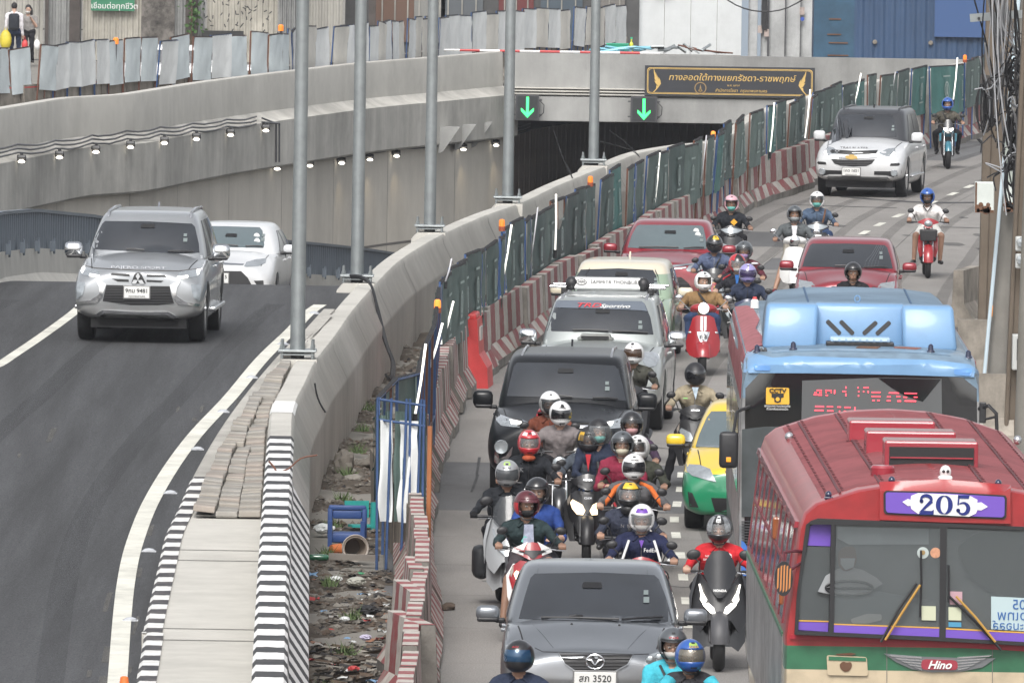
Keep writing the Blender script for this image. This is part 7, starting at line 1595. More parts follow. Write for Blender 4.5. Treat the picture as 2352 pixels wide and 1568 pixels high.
dots([(575,1345,32,7),(560,1360,16,6),(590,1360,16,6),(556,1372,24,7),(584,1374,24,7),(628,1346,40,6),(628,1360,12,5),(660,1360,12,5),(680,1346,14,24),(628,1376,20,6),(736,1352,24,6),(752,1325,12,12),(752,1368,12,16),
  (828,1328,14,8),(832,1352,12,8),(830,1378,14,8),(868,1328,34,7),(862,1352,14,8),(892,1352,12,12),(918,1358,58,6),(918,1384,58,6),(920,1408,22,7),(952,1408,22,7),(1024,1362,70,6),(1016,1386,24,6),(1072,1384,30,6),(1014,1410,24,7),(1080,1412,24,7),
  (1124,1364,80,6),(1118,1388,24,6),(1180,1388,30,6),(1126,1412,72,7),(565,1446,56,8),(560,1470,60,8),(636,1448,44,6),(640,1474,40,6),(700,1450,30,6),(712,1476,12,6),(748,1452,40,6),(744,1476,16,6),(776,1476,14,6),(808,1454,12,18)])
sh.patch('warning_sticker',rounded([(258,1331),(402,1334),(404,1437),(256,1436)],8),M('sticker_amber',(.72,.4,.04),.5),VR,off=.02)
pc = sh.at(VR,(330,1352)); text('CCTV',.062,BPL,'lettering',t,loc=(pc.x,pc.y - .03,pc.z),sx=1.1,bold=.002)
sh.patch('camera_symbol',[(292,1368),(368,1368),(368,1392),(352,1396),(350,1420),(330,1428),(310,1420),(308,1396),(292,1392)],BPL,VR,off=.026); disc('symbol_eye',sh,VR,(330,1404),.022,M('sticker_amber'),off=.034,th=.002)
pc = sh.at(VR,(328,1447)); text('เราดูแลความปลอดภัย',.032,WHT,'lettering',t,loc=(pc.x,pc.y - .02,pc.z)); pc = sh.at(VR,(328,1466)); text('ด้วยกล้องวงจรปิด',.032,WHT,'lettering',t,loc=(pc.x,pc.y - .02,pc.z))
# lower windscreen pane, grille bars, bumper
sh.patch('windscreen_pane',[(214,275),(330,262),(560,262),(1300,262),(1300,720),(212,720)],M('pane_grey',(.07,.08,.085),.12,coat=1,var=.3),VS,off=.016,d=.2)
for k in range(9): sh.patch('front_slat',[(212,742 + k * 14),(520,744 + k * 14),(520,748 + k * 14),(212,746 + k * 14)],DGR,VS,off=.02,d=.4)
sh.patch('blue_bumper',[(210,840),(225,850),(270,915),(500,940),(500,1030),(210,1020)],paint('bumper_blue',(.05,.16,.5)),VS,off=.025)
p = sh.I @ GY(*Z(VS,(146,380)),YB1 - .2); mb = MB(); mb.box((0,0,0),(.2,.12,.385),bev=.04); mo = mb.build('wing_mirror',BPL,t,loc=(p.x,-.2,p.z),smooth=.8); mb = MB(); mb.box((-.0,-.063,-.1),(.05,.01,.05),bev=.004); mb.build('orange_reflector',M('reflector_amber',(.8,.3,.02),.3,emit=.3),mo)
mb = MB(); mb.tube([(p.x + .05,-.2,p.z + .19),(p.x + .08,-.15,p.z + .4),(p.x + .22,0,p.z + .45)],.018,6); mb.build('mirror_arm',BPL,t)
p = sh.I @ GY(*Z(VR,(1665,1480)),YB1 - .1); mb = MB(); mb.tube([(p.x - .12,.0,p.z + .02),(p.x - .02,-.1,p.z + .06),(p.x + .06,-.12,p.z - .02),(p.x + .07,-.12,p.z - .2)],.02,8); mb.tube([(p.x - .1,-.02,p.z - .1),(p.x + .05,-.1,p.z - .06)],.015,6); mb.build('mirror_arm',BPL,t)
mb = MB(); mb.box((p.x - .08,-.02,p.z - .02),(.07,.08,.22),bev=.01); mb.build('mirror_bracket',BPL,t)
# roof lamps, hatch plate, rust
for c in ((200,1160),(427,1150),(1289,1172),(1525,1193),(228,1090),(252,1116)):
 q = sh.I @ GY(*Z(VR,c),YB1 + .35); hh = sh.bvh.ray_cast(Vector((q.x,.35,6)),Vector((0,0,-1)))[0]; small = c[0] in (228,252); k = .5 if small else 1
 mb = MB(); mb.lathe([(.045 * k,0),(.04 * k,.02),(.03 * k,.025),(.026 * k,.07 * k),(.01,.085 * k)],(hh.x,hh.y,hh.z),'z',12); mb.build('marker_lamp',DBL if not small else DGR,t,smooth=.6)
sh.patch('rust_spot',rounded([(-.06,.45),(.18,.42),(.22,.6),(.0,.62)],.03),RST,proj='top',off=.008); sh.patch('rust_spot',rounded([(.35,.5),(.6,.46),(.66,.62),(.5,.7),(.36,.62)],.04),M('rust_red',(.22,.08,.05),.8,var=.4,scale=10),proj='top',off=.008)
# pod
pod = bpy.data.objects.new('cooling_pod',None); pod = thing('cooling_pod',None,None) if False else None
zt = 3.50
def podsec(y,w_,zt_,zb=3.02): return (y,[(0,zb),(w_ * .6,zb),(w_,zb),(w_ * 1.0,zb + .18),(w_ * .985,zt_ - .2),(w_ * .95,zt_ - .09),(w_ * .86,zt_ - .03),(w_ * .5,zt_ + .01),(0,zt_ + .02)])
po = bus_shell(t,0,[podsec(1.3,1.0,zt - .2),podsec(1.4,1.02,zt - .06),podsec(1.6,1.03,zt - .01),podsec(4.6,.98,zt + .02),podsec(5.6,.93,zt - .06),podsec(5.9,.9,zt - .3)],BLG); po.name = 'pod_cover'
ps = Shell.__new__(Shell); ps.root = t; ps.body = po; ps.bvh = BVHTree.FromPolygons([v.co.copy() for v in po.data.vertices],[tuple(p_.vertices) for p_ in po.data.polygons]); ps.M = sh.M; ps.I = sh.I
def podblock(x0,x1,name):
 mb = MB(); mb.box(((x0 + x1) / 2,1.08,3.265),(x1 - x0,.42,.48),bev=.045); mb.v = [(x * (1 - .1 * max(0,(z - 3.1))),y + .5 * max(0,z - 3.1),z) for x,y,z in mb.v]; return mb.build(name,BLP,t,smooth=.9)
podblock(-1.035,-.46,'pod_front_block'); podblock(.46,1.035,'pod_front_block')
mb = MB(); mb.box((0,1.28,3.27),(1.0,.3,.48),bev=.05); mb.v = [(x,y + .18 * max(0,z - 3.05),z) for x,y,z in mb.v]; pf = mb.build('pod_front_centre',BLP,t,smooth=.9)
fs = Shell.__new__(Shell); fs.root = t; fs.bvh = BVHTree.FromPolygons([v.co.copy() for v in pf.data.vertices],[tuple(p_.vertices) for p_ in pf.data.polygons]); fs.M = sh.M; fs.I = sh.I
for (x0_,y0_),(x1_,y1_) in (((638,912),(724,998)),((722,914),(806,998)),((952,920),(866,998)),((1036,920),(948,1000))):
 dx,dy = x1_ - x0_,y1_ - y0_; l_ = math.hypot(dx,dy); nx_,ny_ = -dy / l_ * 14,dx / l_ * 14
 fs.patch('pod_slot',rounded([(x0_ + nx_,y0_ + ny_),(x1_ + nx_,y1_ + ny_),(x1_ - nx_,y1_ - ny_),(x0_ - nx_,y0_ - ny_)],13),GR,VR,off=.006)
mb = MB(); mb.box((0,.85,3.1),(.72,.3,.05),bev=.01); mb.build('vent_base',BPL,t); mb = MB(); mb.box((0,.82,3.15),(.64,.26,.05),bev=.015); vb = mb.build('vent_lid',M('lid_blue',(.35,.5,.66),.5,dirt=.2),t)
for k in range(8): mb = MB(); mb.box((-.26 + k * .074,.685,3.15),(.05,.02,.02)); mb.build('vent_tooth',M('lid_pale',(.5,.62,.72),.5),vb)
mb = MB(); mb.tube([(-.02 + .03 * math.cos(a * .7),1.5,zt + .05 + .035 * math.sin(a * .7)) for a in range(10)],.008,5); mb.build('lifting_eye',BLP,t)
for x in (-.55,.55): ps.patch('pod_seam',[(x,1.5),(x + .02,1.5),(x + .02,5.5),(x,5.5)],M('seam_blue',(.03,.08,.16),.6),proj='top',off=.008,d=.3)
mb = MB(); mb.lathe([(.05,0),(.045,.08),(.03,.1)],(-1.0,9.6,3.06),'z',12); mb.build('rear_beacon',WHT,t); mb = MB(); mb.lathe([(.03,.1),(.02,.13)],(-1.0,9.6,3.06),'z',10); mb.build('beacon_tip',M('red_plastic'),t)
sh.patch('peeled_red',[(-1.2,.8),(-1.03,1.2),(-1.0,3.0),(-1.05,5),(-.98,7),(-1.02,10),(-1.2,11.5)],M('peeled_red',(.3,.07,.08),.5,var=.3),proj='top',off=.009)
sh.patch('side_red',[(.5,2.52),(11.4,2.52),(11.4,2.95),(.5,2.95)],M('side_red',(.28,.05,.06),.45,var=.2,dirt=.3),proj='side',off=.008,mirror=True,d=.3)
sh.patch('side_silver',[(.3,.9),(11.4,.9),(11.4,2.5),(.3,2.5)],SILV,proj='side',off=.006,mirror=True,d=.3)
for k in range(8): y = .9 + k * 1.3; sh.patch('side_window',[(y,1.5),(y + 1.15,1.5),(y + 1.15,2.4),(y,2.4)],BGL,proj='side',off=.012,mirror=True,d=.3)
for y in (2.6,8.6):
 for s_ in (-1,1): wheel(t,s_ * 1.1,y,.46,.28,DGR,s_)
# ================================================================ MOTORCYCLES
def shield(t,name,half,mat,y0=0.,kx=1.2,kz=.25,zc=.7,th=.02,sym=True,d=.05,parent=None,side=1,rnd=0.):
 poly = half + [(-x,z) for x,z in half[::-1] if abs(x) > 1e-6] if sym else [(x * side,z) for x,z in half]
 q = []
 for p in poly:
  if not q or abs(q[-1][0] - p[0]) + abs(q[-1][1] - p[1]) > 1e-5: q.append(p)
 if rnd: q = rounded(q,rnd)
 bm = grid_patch(q,d); f = lambda x,z: y0 + kx * x * x + kz * (z - zc); be = [e for e in bm.edges if len(e.link_faces) == 1]; bv = {v for e in be for v in e.verts}
 c = {v: (v.co.x,v.co.y) for v in bm.verts}; inner = {v: bm.verts.new((c[v][0] * .97,f(*c[v]) + th,c[v][1])) for v in list(bv)}
 for v,(x,z) in c.items(): v.co = Vector((x,f(x,z),z))
 for e in be: a,b = e.verts; bm.faces.new((a,b,inner[b],inner[a]))
 bmesh.ops.recalc_face_normals(bm,faces=bm.faces[:]); me = bpy.data.meshes.new(name); bm.to_mesh(me); bm.free(); me.materials.append(mat); me.shade_smooth()
 try: me.set_sharp_from_angle(angle=.8)
 except Exception: pass
 o = bpy.data.objects.new(name,me); COL.objects.link(o); o.parent = parent or t; return o
SKINC = [(.36,.21,.145),(.27,.155,.105),(.43,.27,.2)]
def tyre(t,y,r,w_,rim,x=0):
 e = bpy.data.objects.new('wheel',None); COL.objects.link(e); e.parent = t; e.location = (x,y,r); h = w_ / 2; ri = r - h * 1.15
 mb = MB(); mb.lathe([(ri,-h * .8)] + [(r - h + h * math.cos(a) * 1.0,h * math.sin(a)) for a in [(-70 + 20 * i) * math.pi / 180 for i in range(8)]] + [(ri,h * .8)],ax='x',n=32,closed=True); mb.build('tyre',BLK,e,smooth=.9)
 mb = MB(); mb.lathe([(ri + .004,-h * .7),(ri - .015,-h * .6),(ri - .015,h * .6),(ri + .004,h * .7)],ax='x',n=28,closed=True); mb.lathe([(.045,-h * .7),(.045,h * .7)],ax='x',n=14)
 for k in range(5): a = 2 * math.pi * k / 5; mb.box((0,math.cos(a) * ri * .5,math.sin(a) * ri * .5),(.02,ri,.03),rot=Matrix.Rotation(a,3,'X'))
 mb.build('rim',rim,e,smooth=.5); return e
def mirrors(t,x,z,mat,y=.3,r=.07,stem=BPL,zb=.96):
 for s in (-1,1):
  mb = MB(); mb.tube([(s * .2,y + .04,zb),(s * (x - .06),y + .0,z - .06),(s * x,y,z)],.007,6); st = mb.build('mirror_stem',stem,t)
  mb = MB(); mb.ell((s * x,y,z + .02),(r,.022,r * .72),14,rot=Matrix.Rotation(s * .2,3,'Y')); mb.build('mirror',mat,t,smooth=9)
def bars(t,z=1.0,y=.34,w_=.34,grip=BPL,cover=None,lev=CHR):
 for s in (-1,1):
  mb = MB(); mb.tube([(s * .08,y,z - .01),(s * .2,y + .0,z),(s * w_,y + .05,z - .005)],.011,8); mb.build('handlebar',BPL,t)
  mb = MB(); mb.tube([(s * (w_ - .1),y + .035,z - .003),(s * (w_ + .02),y + .052,z - .006)],.0165,10); mb.tube([(s * (w_ + .02),y + .052,z - .006),(s * (w_ + .035),y + .054,z - .007)],.019,10); mb.build('grip',grip,t)
  mb = MB(); mb.tube([(s * .18,y - .05,z - .01),(s * .26,y - .05,z - .02),(s * (w_ + .01),y - .02,z - .03)],.006,5); mb.build('brake_lever',lev,t)
def rear(t,body,y0=.75,wb=1.28,h=.76,wid=.15,seatm=None):
 mb = MB(); vs = []
 secs = [(y0 - .1,.10,.38,h - .12),(y0 + .05,wid,.32,h - .03),(y0 + .5,wid * 1.05,.42,h),(y0 + .95,wid * .8,.56,h + .02),(y0 + 1.05,.05,.64,h)]
 for y,w_,zb,zt in secs: vs += [(x * w_,y,z) for x,z in ((-.6,zb),(-1,lerp(zb,zt,.35)),(-.8,zt),(.8,zt),(1,lerp(zb,zt,.35)),(.6,zb))]
 fs = [(i * 6 + k,i * 6 + (k + 1) % 6,(i + 1) * 6 + (k + 1) % 6,(i + 1) * 6 + k) for i in range(4) for k in range(6)] + [tuple(range(6)),tuple(24 + k for k in range(6))]
 mb.add(vs,fs); mb.build('rear_body',body,t,smooth=.9)
 mb = MB(); mb.box((0,y0 + .22,h + .02),(.27,.46,.09),bev=.04); mb.box((0,y0 + .64,h + .055),(.23,.42,.08),bev=.035); mb.build('seat',seatm or BPL,t,smooth=.9)
 mb = MB(); mb.box((0,y0 + .2,.3),(.2,.4,.18),bev=.03); mb.tube([(.13,y0 + .1,.28),(.15,y0 + .5,.3),(.15,y0 + .75,.36)],[.03,.045,.05],10); mb.build('engine',DGR,t)
 mb = MB(); mb.box((0,y0 + 1.06,h - .05),(.18,.05,.07),bev=.02); mb.build('tail_light',M('tail_red',(.3,.01,.01),.3,coat=1),t)
def fender(t,y,r,w_,mat,a0=-20,a1=130,name='front_fender',th=.01):
 mb = MB(); n = 12; vs = []; prof = [(-1,-.02),(-.8,.012),(0,.03),(.8,.012),(1,-.02)]
 for i in range(n + 1):
  a = math.radians(lerp(a0,a1,i / n)); 
  for u,dr in prof: rr = r + dr; vs.append((u * w_,y - rr * math.cos(a),r * .99 + rr * math.sin(a)))
 m = len(prof); mb.add(vs,[(i * m + k,i * m + k + 1,(i + 1) * m + k + 1,(i + 1) * m + k) for i in range(n) for k in range(m - 1)]); mb.build(name,mat,t,smooth=9)
def forks(t,r,w_=.075,top=(0,.3,.95),mat=SLV):
 for s in (-1,1): mb = MB(); mb.tube([(s * w_,0,r),(s * w_,.1,r + .35)],.017,8); mb.tube([(s * w_,.06,r + .22),(s * w_ * .9,.26,.9)],.013,8); mb.build('fork',mat,t,smooth=.8)
def scooter(name,lab,st,c1,c2=BPL,loc=(0,0,0),rz=0.,lit=LED,zoom=1.):
 """st: click, retro, maxi, underbone, naked, sport"""
 t = thing(name,lab,'motorcycle',loc,rz); r,w_ = (.29,.1)
 if st == 'maxi': r,w_ = .30,.13
 if st == 'retro': r,w_ = .25,.11
 if st == 'naked': r,w_ = .3,.12
 tyre(t,0,r,w_,DGR if st != 'retro' else SLV); tyre(t,1.3,r,w_ * 1.1,DGR)
 forks(t,r,w_ / 2 + .03,mat=DGR if st in ('maxi','click') else SLV)
 if st in ('click','wide'):
  fender(t,0,r,.075,c2,0,120)
  shield(t,'front_apron',[(0,.86),(.13,.88),(.21,.82),(.245,.70),(.215,.58),(.15,.50),(.11,.40),(.09,.36),(0,.34)],c1,.02,2.0,.28,.6)
  shield(t,'side_apron',[(.2,.84),(.27,.72),(.26,.5),(.2,.3),(.14,.3),(.17,.55)],c2,.1,1.0,.25,.6); shield(t,'side_apron',[(.2,.84),(.27,.72),(.26,.5),(.2,.3),(.14,.3),(.17,.55)][::-1],c2,.1,1.0,.25,.6,sym=True) if False else None
  shield(t,'upper_cowl',[(0,1.07),(.07,1.055),(.19,1.0),(.205,.965),(.12,.925),(.04,.89),(0,.885)],c1,.13,2.2,.35,.95)
  shield(t,'cowl_trim',[(0,.985),(.12,.985),(.15,.97),(.06,.945),(.02,.905),(0,.90)],BPL,.115,2.2,.35,.95,.01)
  shield(t,'apron_centre',[(0,.84),(.07,.84),(.05,.7),(.02,.63),(0,.62)],c2,.0,2.0,.28,.6,.015)
  for s in (-1,1):
   shield(t,'headlight',[(.025,.655),(.06,.72),(.175,.775),(.2,.74),(.175,.67),(.12,.61),(.05,.605)],lit,.0,1.8,.28,.6,.02,sym=False,side=s)
   shield(t,'indicator',[(.2,.83),(.235,.76),(.225,.7),(.2,.76)],M('indicator_clear',(.4,.35,.3),.2,.3,coat=1),.015,2.,.28,.6,.02,sym=False,side=s)
  mb = MB(); mb.ell((0,.02,.46),(.055,.03,.055),14); mb.build('horn_cover',DGR,t,smooth=9)
 if st == 'wide':
  shield(t,'headlight',[(0,1.03),(.06,1.02),(.17,1.0),(.185,.98),(.1,.94),(.03,.925),(0,.925)],lit,.1,2.2,.35,.95,.02)
 if st == 'retro':
  fender(t,0,r,.1,c1,10,150)
  shield(t,'front_apron',[(0,.9),(.1,.895),(.16,.86),(.19,.75),(.23,.62),(.255,.5),(.25,.38),(.2,.3),(.12,.27),(0,.26)],c1,.02,2.2,.22,.6,.03)
  shield(t,'lower_fender',[(0,.47),(.1,.465),(.145,.42),(.155,.33),(.13,.28),(0,.27)],c1,-.07,3.0,.3,.4,.08)
  mb = MB(); mb.ell((0,.2,1.0),(.2,.12,.075),18); mb.box((0,.24,.98),(.4,.14,.09),bev=.035); mb.build('handlebar_cover',c1,t,smooth=9)
  mb = MB(); mb.lathe([(.078,0),(.075,-.03),(.05,-.045),(0,-.05)],(0,.1,1.0),'y',22); mb.build('headlight',lit,t,smooth=.7); mb = MB(); mb.lathe([(.084,.02),(.088,-.015),(.078,-.02),(.076,.02)],(0,.1,1.0),'y',22,closed=True); mb.build('headlight_ring',CHR,t,smooth=.7)
  for s in (-1,1):
   mb = MB(); mb.ell((s * .19,.12,.64),(.04,.02,.02),10); mb.build('indicator',CLR,t,smooth=9)
   mb = MB(); mb.box((s * .29,.62,.5),(.1,.5,.3),bev=.05); mb.build('side_cover',c1,t,smooth=.9) if False else None
 if st == 'peugeot':
  pass
 if st == 'maxi':
  fender(t,0,r,.09,DGR,0,130)
  shield(t,'front_fairing',[(0,.80),(.1,.86),(.2,.98),(.235,.97),(.285,.8),(.3,.62),(.26,.46),(.2,.4),(.12,.52),(.04,.55),(0,.55)],c1,-.02,2.2,.45,.7,.04)
  shield(t,'lower_fairing',[(.1,.5),(.2,.44),(.27,.5),(.27,.3),(.2,.2),(.13,.25)],c2,.08,1.2,.2,.5,.04); shield(t,'lower_fairing',[(0,.56),(.12,.54),(.13,.42),(.09,.36),(0,.35)],c2,.04,1.8,.3,.5,.03)
  shield(t,'windscreen',[(0,1.22),(.08,1.21),(.14,1.12),(.17,1.0),(.11,.86),(.03,.76),(0,.755)],M('smoked_screen',(.02,.021,.024),.3,coat=.2,spec=.3),-.04,2.0,.7,.8,.012)
  for s in (-1,1):
   shield(t,'headlight',[(.03,.56),(.055,.63),(.12,.70),(.19,.80),(.205,.88),(.19,.885),(.15,.78),(.08,.69),(.035,.66)] if False else [(.035,.575),(.09,.60),(.165,.67),(.175,.69),(.12,.70),(.06,.655)],lit,-.05,2.0,.45,.7,.02,sym=False,side=s)
   shield(t,'light_blade',[(.165,.68),(.13,.73),(.175,.8),(.205,.885),(.215,.88),(.195,.78),(.2,.73)],lit,-.055,2.0,.45,.7,.02,sym=False,side=s)
   shield(t,'side_blade',[(.22,1.0),(.27,.93),(.31,.75),(.3,.5),(.28,.75)],c2,.02,1.2,.3,.7,.04,sym=False,side=s)
  shield(t,'reflector_strip',[(0,.575),(.06,.575),(.04,.545),(0,.54)],LED,-.05,2.,.45,.7,.01)
 if st == 'underbone':
  fender(t,0,r,.085,c1,0,140)
  shield(t,'front_fender_tip',[(0,.56),(.06,.54),(.1,.44),(.075,.42),(.045,.48),(0,.48)],c1,-.12,2,.2,.5,.06)
  shield(t,'leg_shield',[(.05,.86),(.13,.84),(.17,.7),(.18,.5),(.14,.36),(.08,.4),(.07,.6)],c1,.2,1.5,.1,.6,.03); shield(t,'leg_shield',[(.05,.86),(.13,.84),(.17,.7),(.18,.5),(.14,.36),(.08,.4),(.07,.6)],c1,.2,-.5,.1,.6,.03)
  mb = MB(); mb.box((0,.02,.76),(.28,.2,.2),taper=1.12,bev=.02); mb.build('front_basket',M('basket_black',(.025,.025,.027),.6),t)
  for k in range(5): mb = MB(); mb.box((-.12 + k * .06,-.085,.76),(.008,.01,.2)); mb.build('basket_bar',BPL,t)
  shield(t,'upper_cowl',[(0,1.06),(.06,1.05),(.17,1.0),(.19,.97),(.08,.94),(.06,.89),(0,.88)],c1,.14,2.4,.3,.95,.05)
  mb = MB(); mb.ell((0,.14,.96),(.075,.04,.06),18); mb.build('headlight',lit,t,smooth=9)
 if st == 'naked':
  fender(t,0,r,.07,c1,20,110); mb = MB(); mb.box((0,.45,.78),(.26,.5,.2),bev=.07); mb.build('fuel_tank',c1,t,smooth=.9); mb = MB(); mb.box((0,.45,.5),(.28,.45,.35),bev=.06); mb.build('engine_block',BPL,t)
  shield(t,'nose_cowl',[(0,1.1),(.05,1.09),(.1,.98),(.12,.86),(.06,.8),(0,.79)],c2,.05,2.5,.35,.9,.05)
  for s in (-1,1): shield(t,'headlight',[(.015,.85),(.03,.9),(.11,.91),(.11,.87),(.06,.83)],lit,.03,2.5,.35,.9,.02,sym=False,side=s); shield(t,'tank_wing',[(.1,.8),(.2,.78),(.19,.6),(.13,.62)],c1,.25,.8,.1,.7,.04,sym=False,side=s)
 if st == 'round':
  fender(t,0,r,.08,c1,0,130); mb = MB(); mb.lathe([(.09,.03),(.088,-.02),(.06,-.04),(0,-.045)],(0,.12,.86),'y',22); mb.build('headlight',lit,t,smooth=.7); mb = MB(); mb.ell((0,.2,.86),(.09,.11,.09),16); mb.build('lamp_shell',c1,t,smooth=9); mb = MB(); mb.box((0,.5,.7),(.25,.45,.25),bev=.08); mb.build('fuel_tank',c1,t,smooth=.9)
 mb = MB(); mb.box((0,.48,.33),(.26,.55,.1),bev=.03); mb.box((0,.26,.55),(.3,.08,.5),bev=.03); mb.tube([(0,.3,.95),(0,.22,.6)],.035,8); mb.build('floor_board',BPL,t)
 rear(t,c1 if st not in ('naked',) else BPL)
 bars(t,1.0 if st != 'underbone' else .98); mirrors(t,{'maxi': .27,'retro': .37}.get(st,.31),{'maxi': 1.15,'retro': 1.13}.get(st,1.16),CHR if st == 'retro' and c1.name.startswith('scooter_red') else BPL if st != 'retro' else CHR,stem=CHR if st == 'retro' else BPL,r=.06 if st != 'maxi' else .075)
 mb = MB(); mb.box((0,1.62,.45),(.12,.02,.18)); mb.build('rear_plate',M('plate_white',(.68,.68,.66),.45),t)
 return t
# ================================================================ PEOPLE
import numpy as np
def ik(A,B,l1,l2,pole):
 A,B,pole = Vector(A),Vector(B),Vector(pole); d = B - A; L = min(d.length,(l1 + l2) * .998); u = d.normalized(); a = (l1 * l1 - l2 * l2 + L * L) / (2 * L); h = math.sqrt(max(0,l1 * l1 - a * a)); v = pole - u * pole.dot(u); v.normalize(); return A + u * a + v * h,A + u * L
def capsule(mb,a,b,r0,r1,n=12,ex=1.,ey=1.):
 a,b = Vector(a),Vector(b); d = b - a; L = d.length; u = d.normalized() if L > 1e-6 else Vector((0,0,1)); pts,rs = [],[]
 for k in range(5): t = -math.cos(k / 4 * math.pi / 2); pts.append(a + u * (t * r0)); rs.append(max(.0008,r0 * math.sqrt(max(0,1 - t * t))))
 for k in range(5): t = math.sin(k / 4 * math.pi / 2); pts.append(b + u * (t * r1)); rs.append(max(.0008,r1 * math.sqrt(max(0,1 - t * t))))
 mb.tube(pts,rs,n); return mb
def person(name,lab,P,loc,rz=0.,cat='person',fine=True,group=None):
 """P keys: zh head centre height, cy head y, lean x offset, top, pants, skin, sleeve (long/short), glove, hands, feet, helmet..."""
 t = thing(name,lab,cat,loc,rz,group); rnd = random.Random(lab); P = dict(P); P.setdefault('yaw',rnd.uniform(-16,16)); P.setdefault('pitch',rnd.uniform(-2,12)); P.setdefault('hx',rnd.uniform(-.04,.04)); zh = P.get('zh',1.40); cy = P.get('cy',.85); cx = P.get('cx',0.); big = P.get('big',1.)
 C = Vector((cx,cy,zh)); N = C + Vector((-cx * .15,.045,-.15)); Hp = Vector((P.get('hx',0),P.get('hy',1.02),P.get('hz',.84)))
 sw = .195 * big; B = []   # bones: (a,b,r0,r1,material)
 top,pant,skin,shoe,glove = 0,1,2,3,4
 arm_l = top; fore = top if P.get('sleeve','long') == 'long' else skin
 ch = N.lerp(Hp,.38)
 B += [(N + Vector((0,.01,-.02)),C + Vector((0,.02,-.05)),.058,.06,skin)]
 B += [(N + Vector((-.06,.02,-.03)),N + Vector((-.15 * big,.02,-.055)),.066,.07,top),(N + Vector((.06,.02,-.03)),N + Vector((.15 * big,.02,-.055)),.066,.07,top)]
 for s in (-1,1): B += [(N + Vector((s * .085 * big,.02,-.13)),Hp + Vector((s * .06,0,.12)),.124 * big,.115 * big,top)]
 B += [(ch + Vector((0,-.03,.02)),N.lerp(Hp,.75) + Vector((0,-.02,0)),.13 * big,.13 * big,top),(Hp + Vector((-.07,0,.02)),Hp + Vector((.07,0,.02)),.135,.135,pant)]
 hands = P.get('hands','bars'); gx,gy,gz = P.get('grip',(.335,.385,1.0))
 for s in (-1,1):
  S_ = N + Vector((s * sw,.025,-.068))
  hd = hands if isinstance(hands,str) else hands[0 if s < 0 else 1]
  if hd == 'bars': W_ = Vector((s * gx,gy + .075,gz + .025))
  elif hd == 'lap': W_ = Vector((s * .1,cy - .2,.95))
  elif hd == 'hold': W_ = Vector((s * .17 + cx,cy - .28,1.0))
  elif hd == 'down': W_ = S_ + Vector((s * .05,-.04,-.54))
  else: W_ = Vector(hd)
  E,W_ = ik(S_,W_,.29,.26,Vector((s * .5,.35,-.75)) if hd != 'down' else Vector((0,1,0)))
  B += [(S_,E,.06 * big,.047 * big,top if P.get('sleeve','long') != 'none' else skin)]
  if fore == skin: B += [(E,W_,.042,.03,skin)]
  else: B += [(E,W_,.046,.037,top)]
  hm = glove if P.get('glove') else skin; dr = (W_ - E).normalized()
  if hd == 'bars':
   K_ = Vector((s * gx,gy + .01,gz + .028)); B += [(W_,K_ + Vector((0,.012,0)),.03,.027,hm)]
   for k in range(4):
    x = s * gx + (k - 1.5) * .022; ln = (.9,1.,1.,.85)[k if s < 0 else 3 - k]; B += [(Vector((x,gy + .012,gz + .03)),Vector((x,gy - .022 * ln,gz + .012)),.0115,.0105,hm),(Vector((x,gy - .022 * ln,gz + .012)),Vector((x,gy - .014,gz - .02 * ln)),.0105,.009,hm)]
   B += [(K_ + Vector((-s * .03,.03,-.01)),Vector((s * (gx - .045),gy + .0,gz - .016)),.0115,.0095,hm)]
  else:
   Kp = W_ + dr * .05; side_ = dr.cross(Vector((0,0,1))); side_ = side_.normalized() if side_.length > .1 else Vector((0,1,0)); B += [(W_,Kp,.026,.03,hm)]
   for k in range(4): o_ = side_ * ((k - 1.5) * .02); ln = (.055,.07,.066,.05)[k]; m_ = Kp + o_ + dr * (.03 + ln * .5); B += [(Kp + o_ + dr * .02,m_,.0105,.0095,hm),(m_,m_ + (dr * .7 + Vector((0,0,-.5))).normalized() * ln * .5,.0095,.008,hm)]
   B += [(W_ + dr * .02 + side_ * .025,W_ + dr * .06 + side_ * .05,.012,.009,hm)]
  legs = P.get('legs','board'); lg = legs if isinstance(legs,str) else legs[0 if s < 0 else 1]
  Hj = Hp + Vector((s * .09,-.02,0))
  if lg == 'board': A_ = Vector((s * .2,.56,.4)); pole = Vector((s * .35,-1,1)); toe = Vector((s * .03,-.17,-.04))
  elif lg == 'down': A_ = Vector((s * .34,.72,.1)); pole = Vector((s * .5,-1,.5)); toe = Vector((s * .05,-.17,-.04))
  elif lg == 'peg': A_ = Vector((s * .23,.8,.38)); pole = Vector((s * .4,-1,.4)); toe = Vector((s * .02,-.17,-.05))
  elif lg == 'stand': A_ = Vector((Hj.x + s * .02,Hj.y,.09)); pole = Vector((0,-1,0)); toe = Vector((s * .03,-.17,-.04))
  else: A_ = Vector(lg); pole = Vector((s * .35,-1,.8)); toe = Vector((s * .03,-.17,-.04))
  Kn,A_ = ik(Hj,A_,.43,.43,pole); short = P.get('shorts'); B += [(Hj,Kn if not short else Hj.lerp(Kn,.8),.092 * big,.068,pant)]
  if short: B += [(Hj.lerp(Kn,.75),Kn,.062,.054,skin)]
  B += [(Kn,A_,.058 if short else .066,.038 if short else .052,skin if short else pant),(A_ + Vector((0,.02,-.035)),A_ + toe,.04,.034,shoe)]
 hy = math.radians(P.get('yaw',0)); HR = Matrix.Rotation(hy,3,'Z') @ Matrix.Rotation(math.radians(P.get('pitch',4)),3,'X')
 hair = P.get('hair')
 mb = MB()
 for a,b,r0,r1,m in B: capsule(mb,a,b,r0,r1,10)
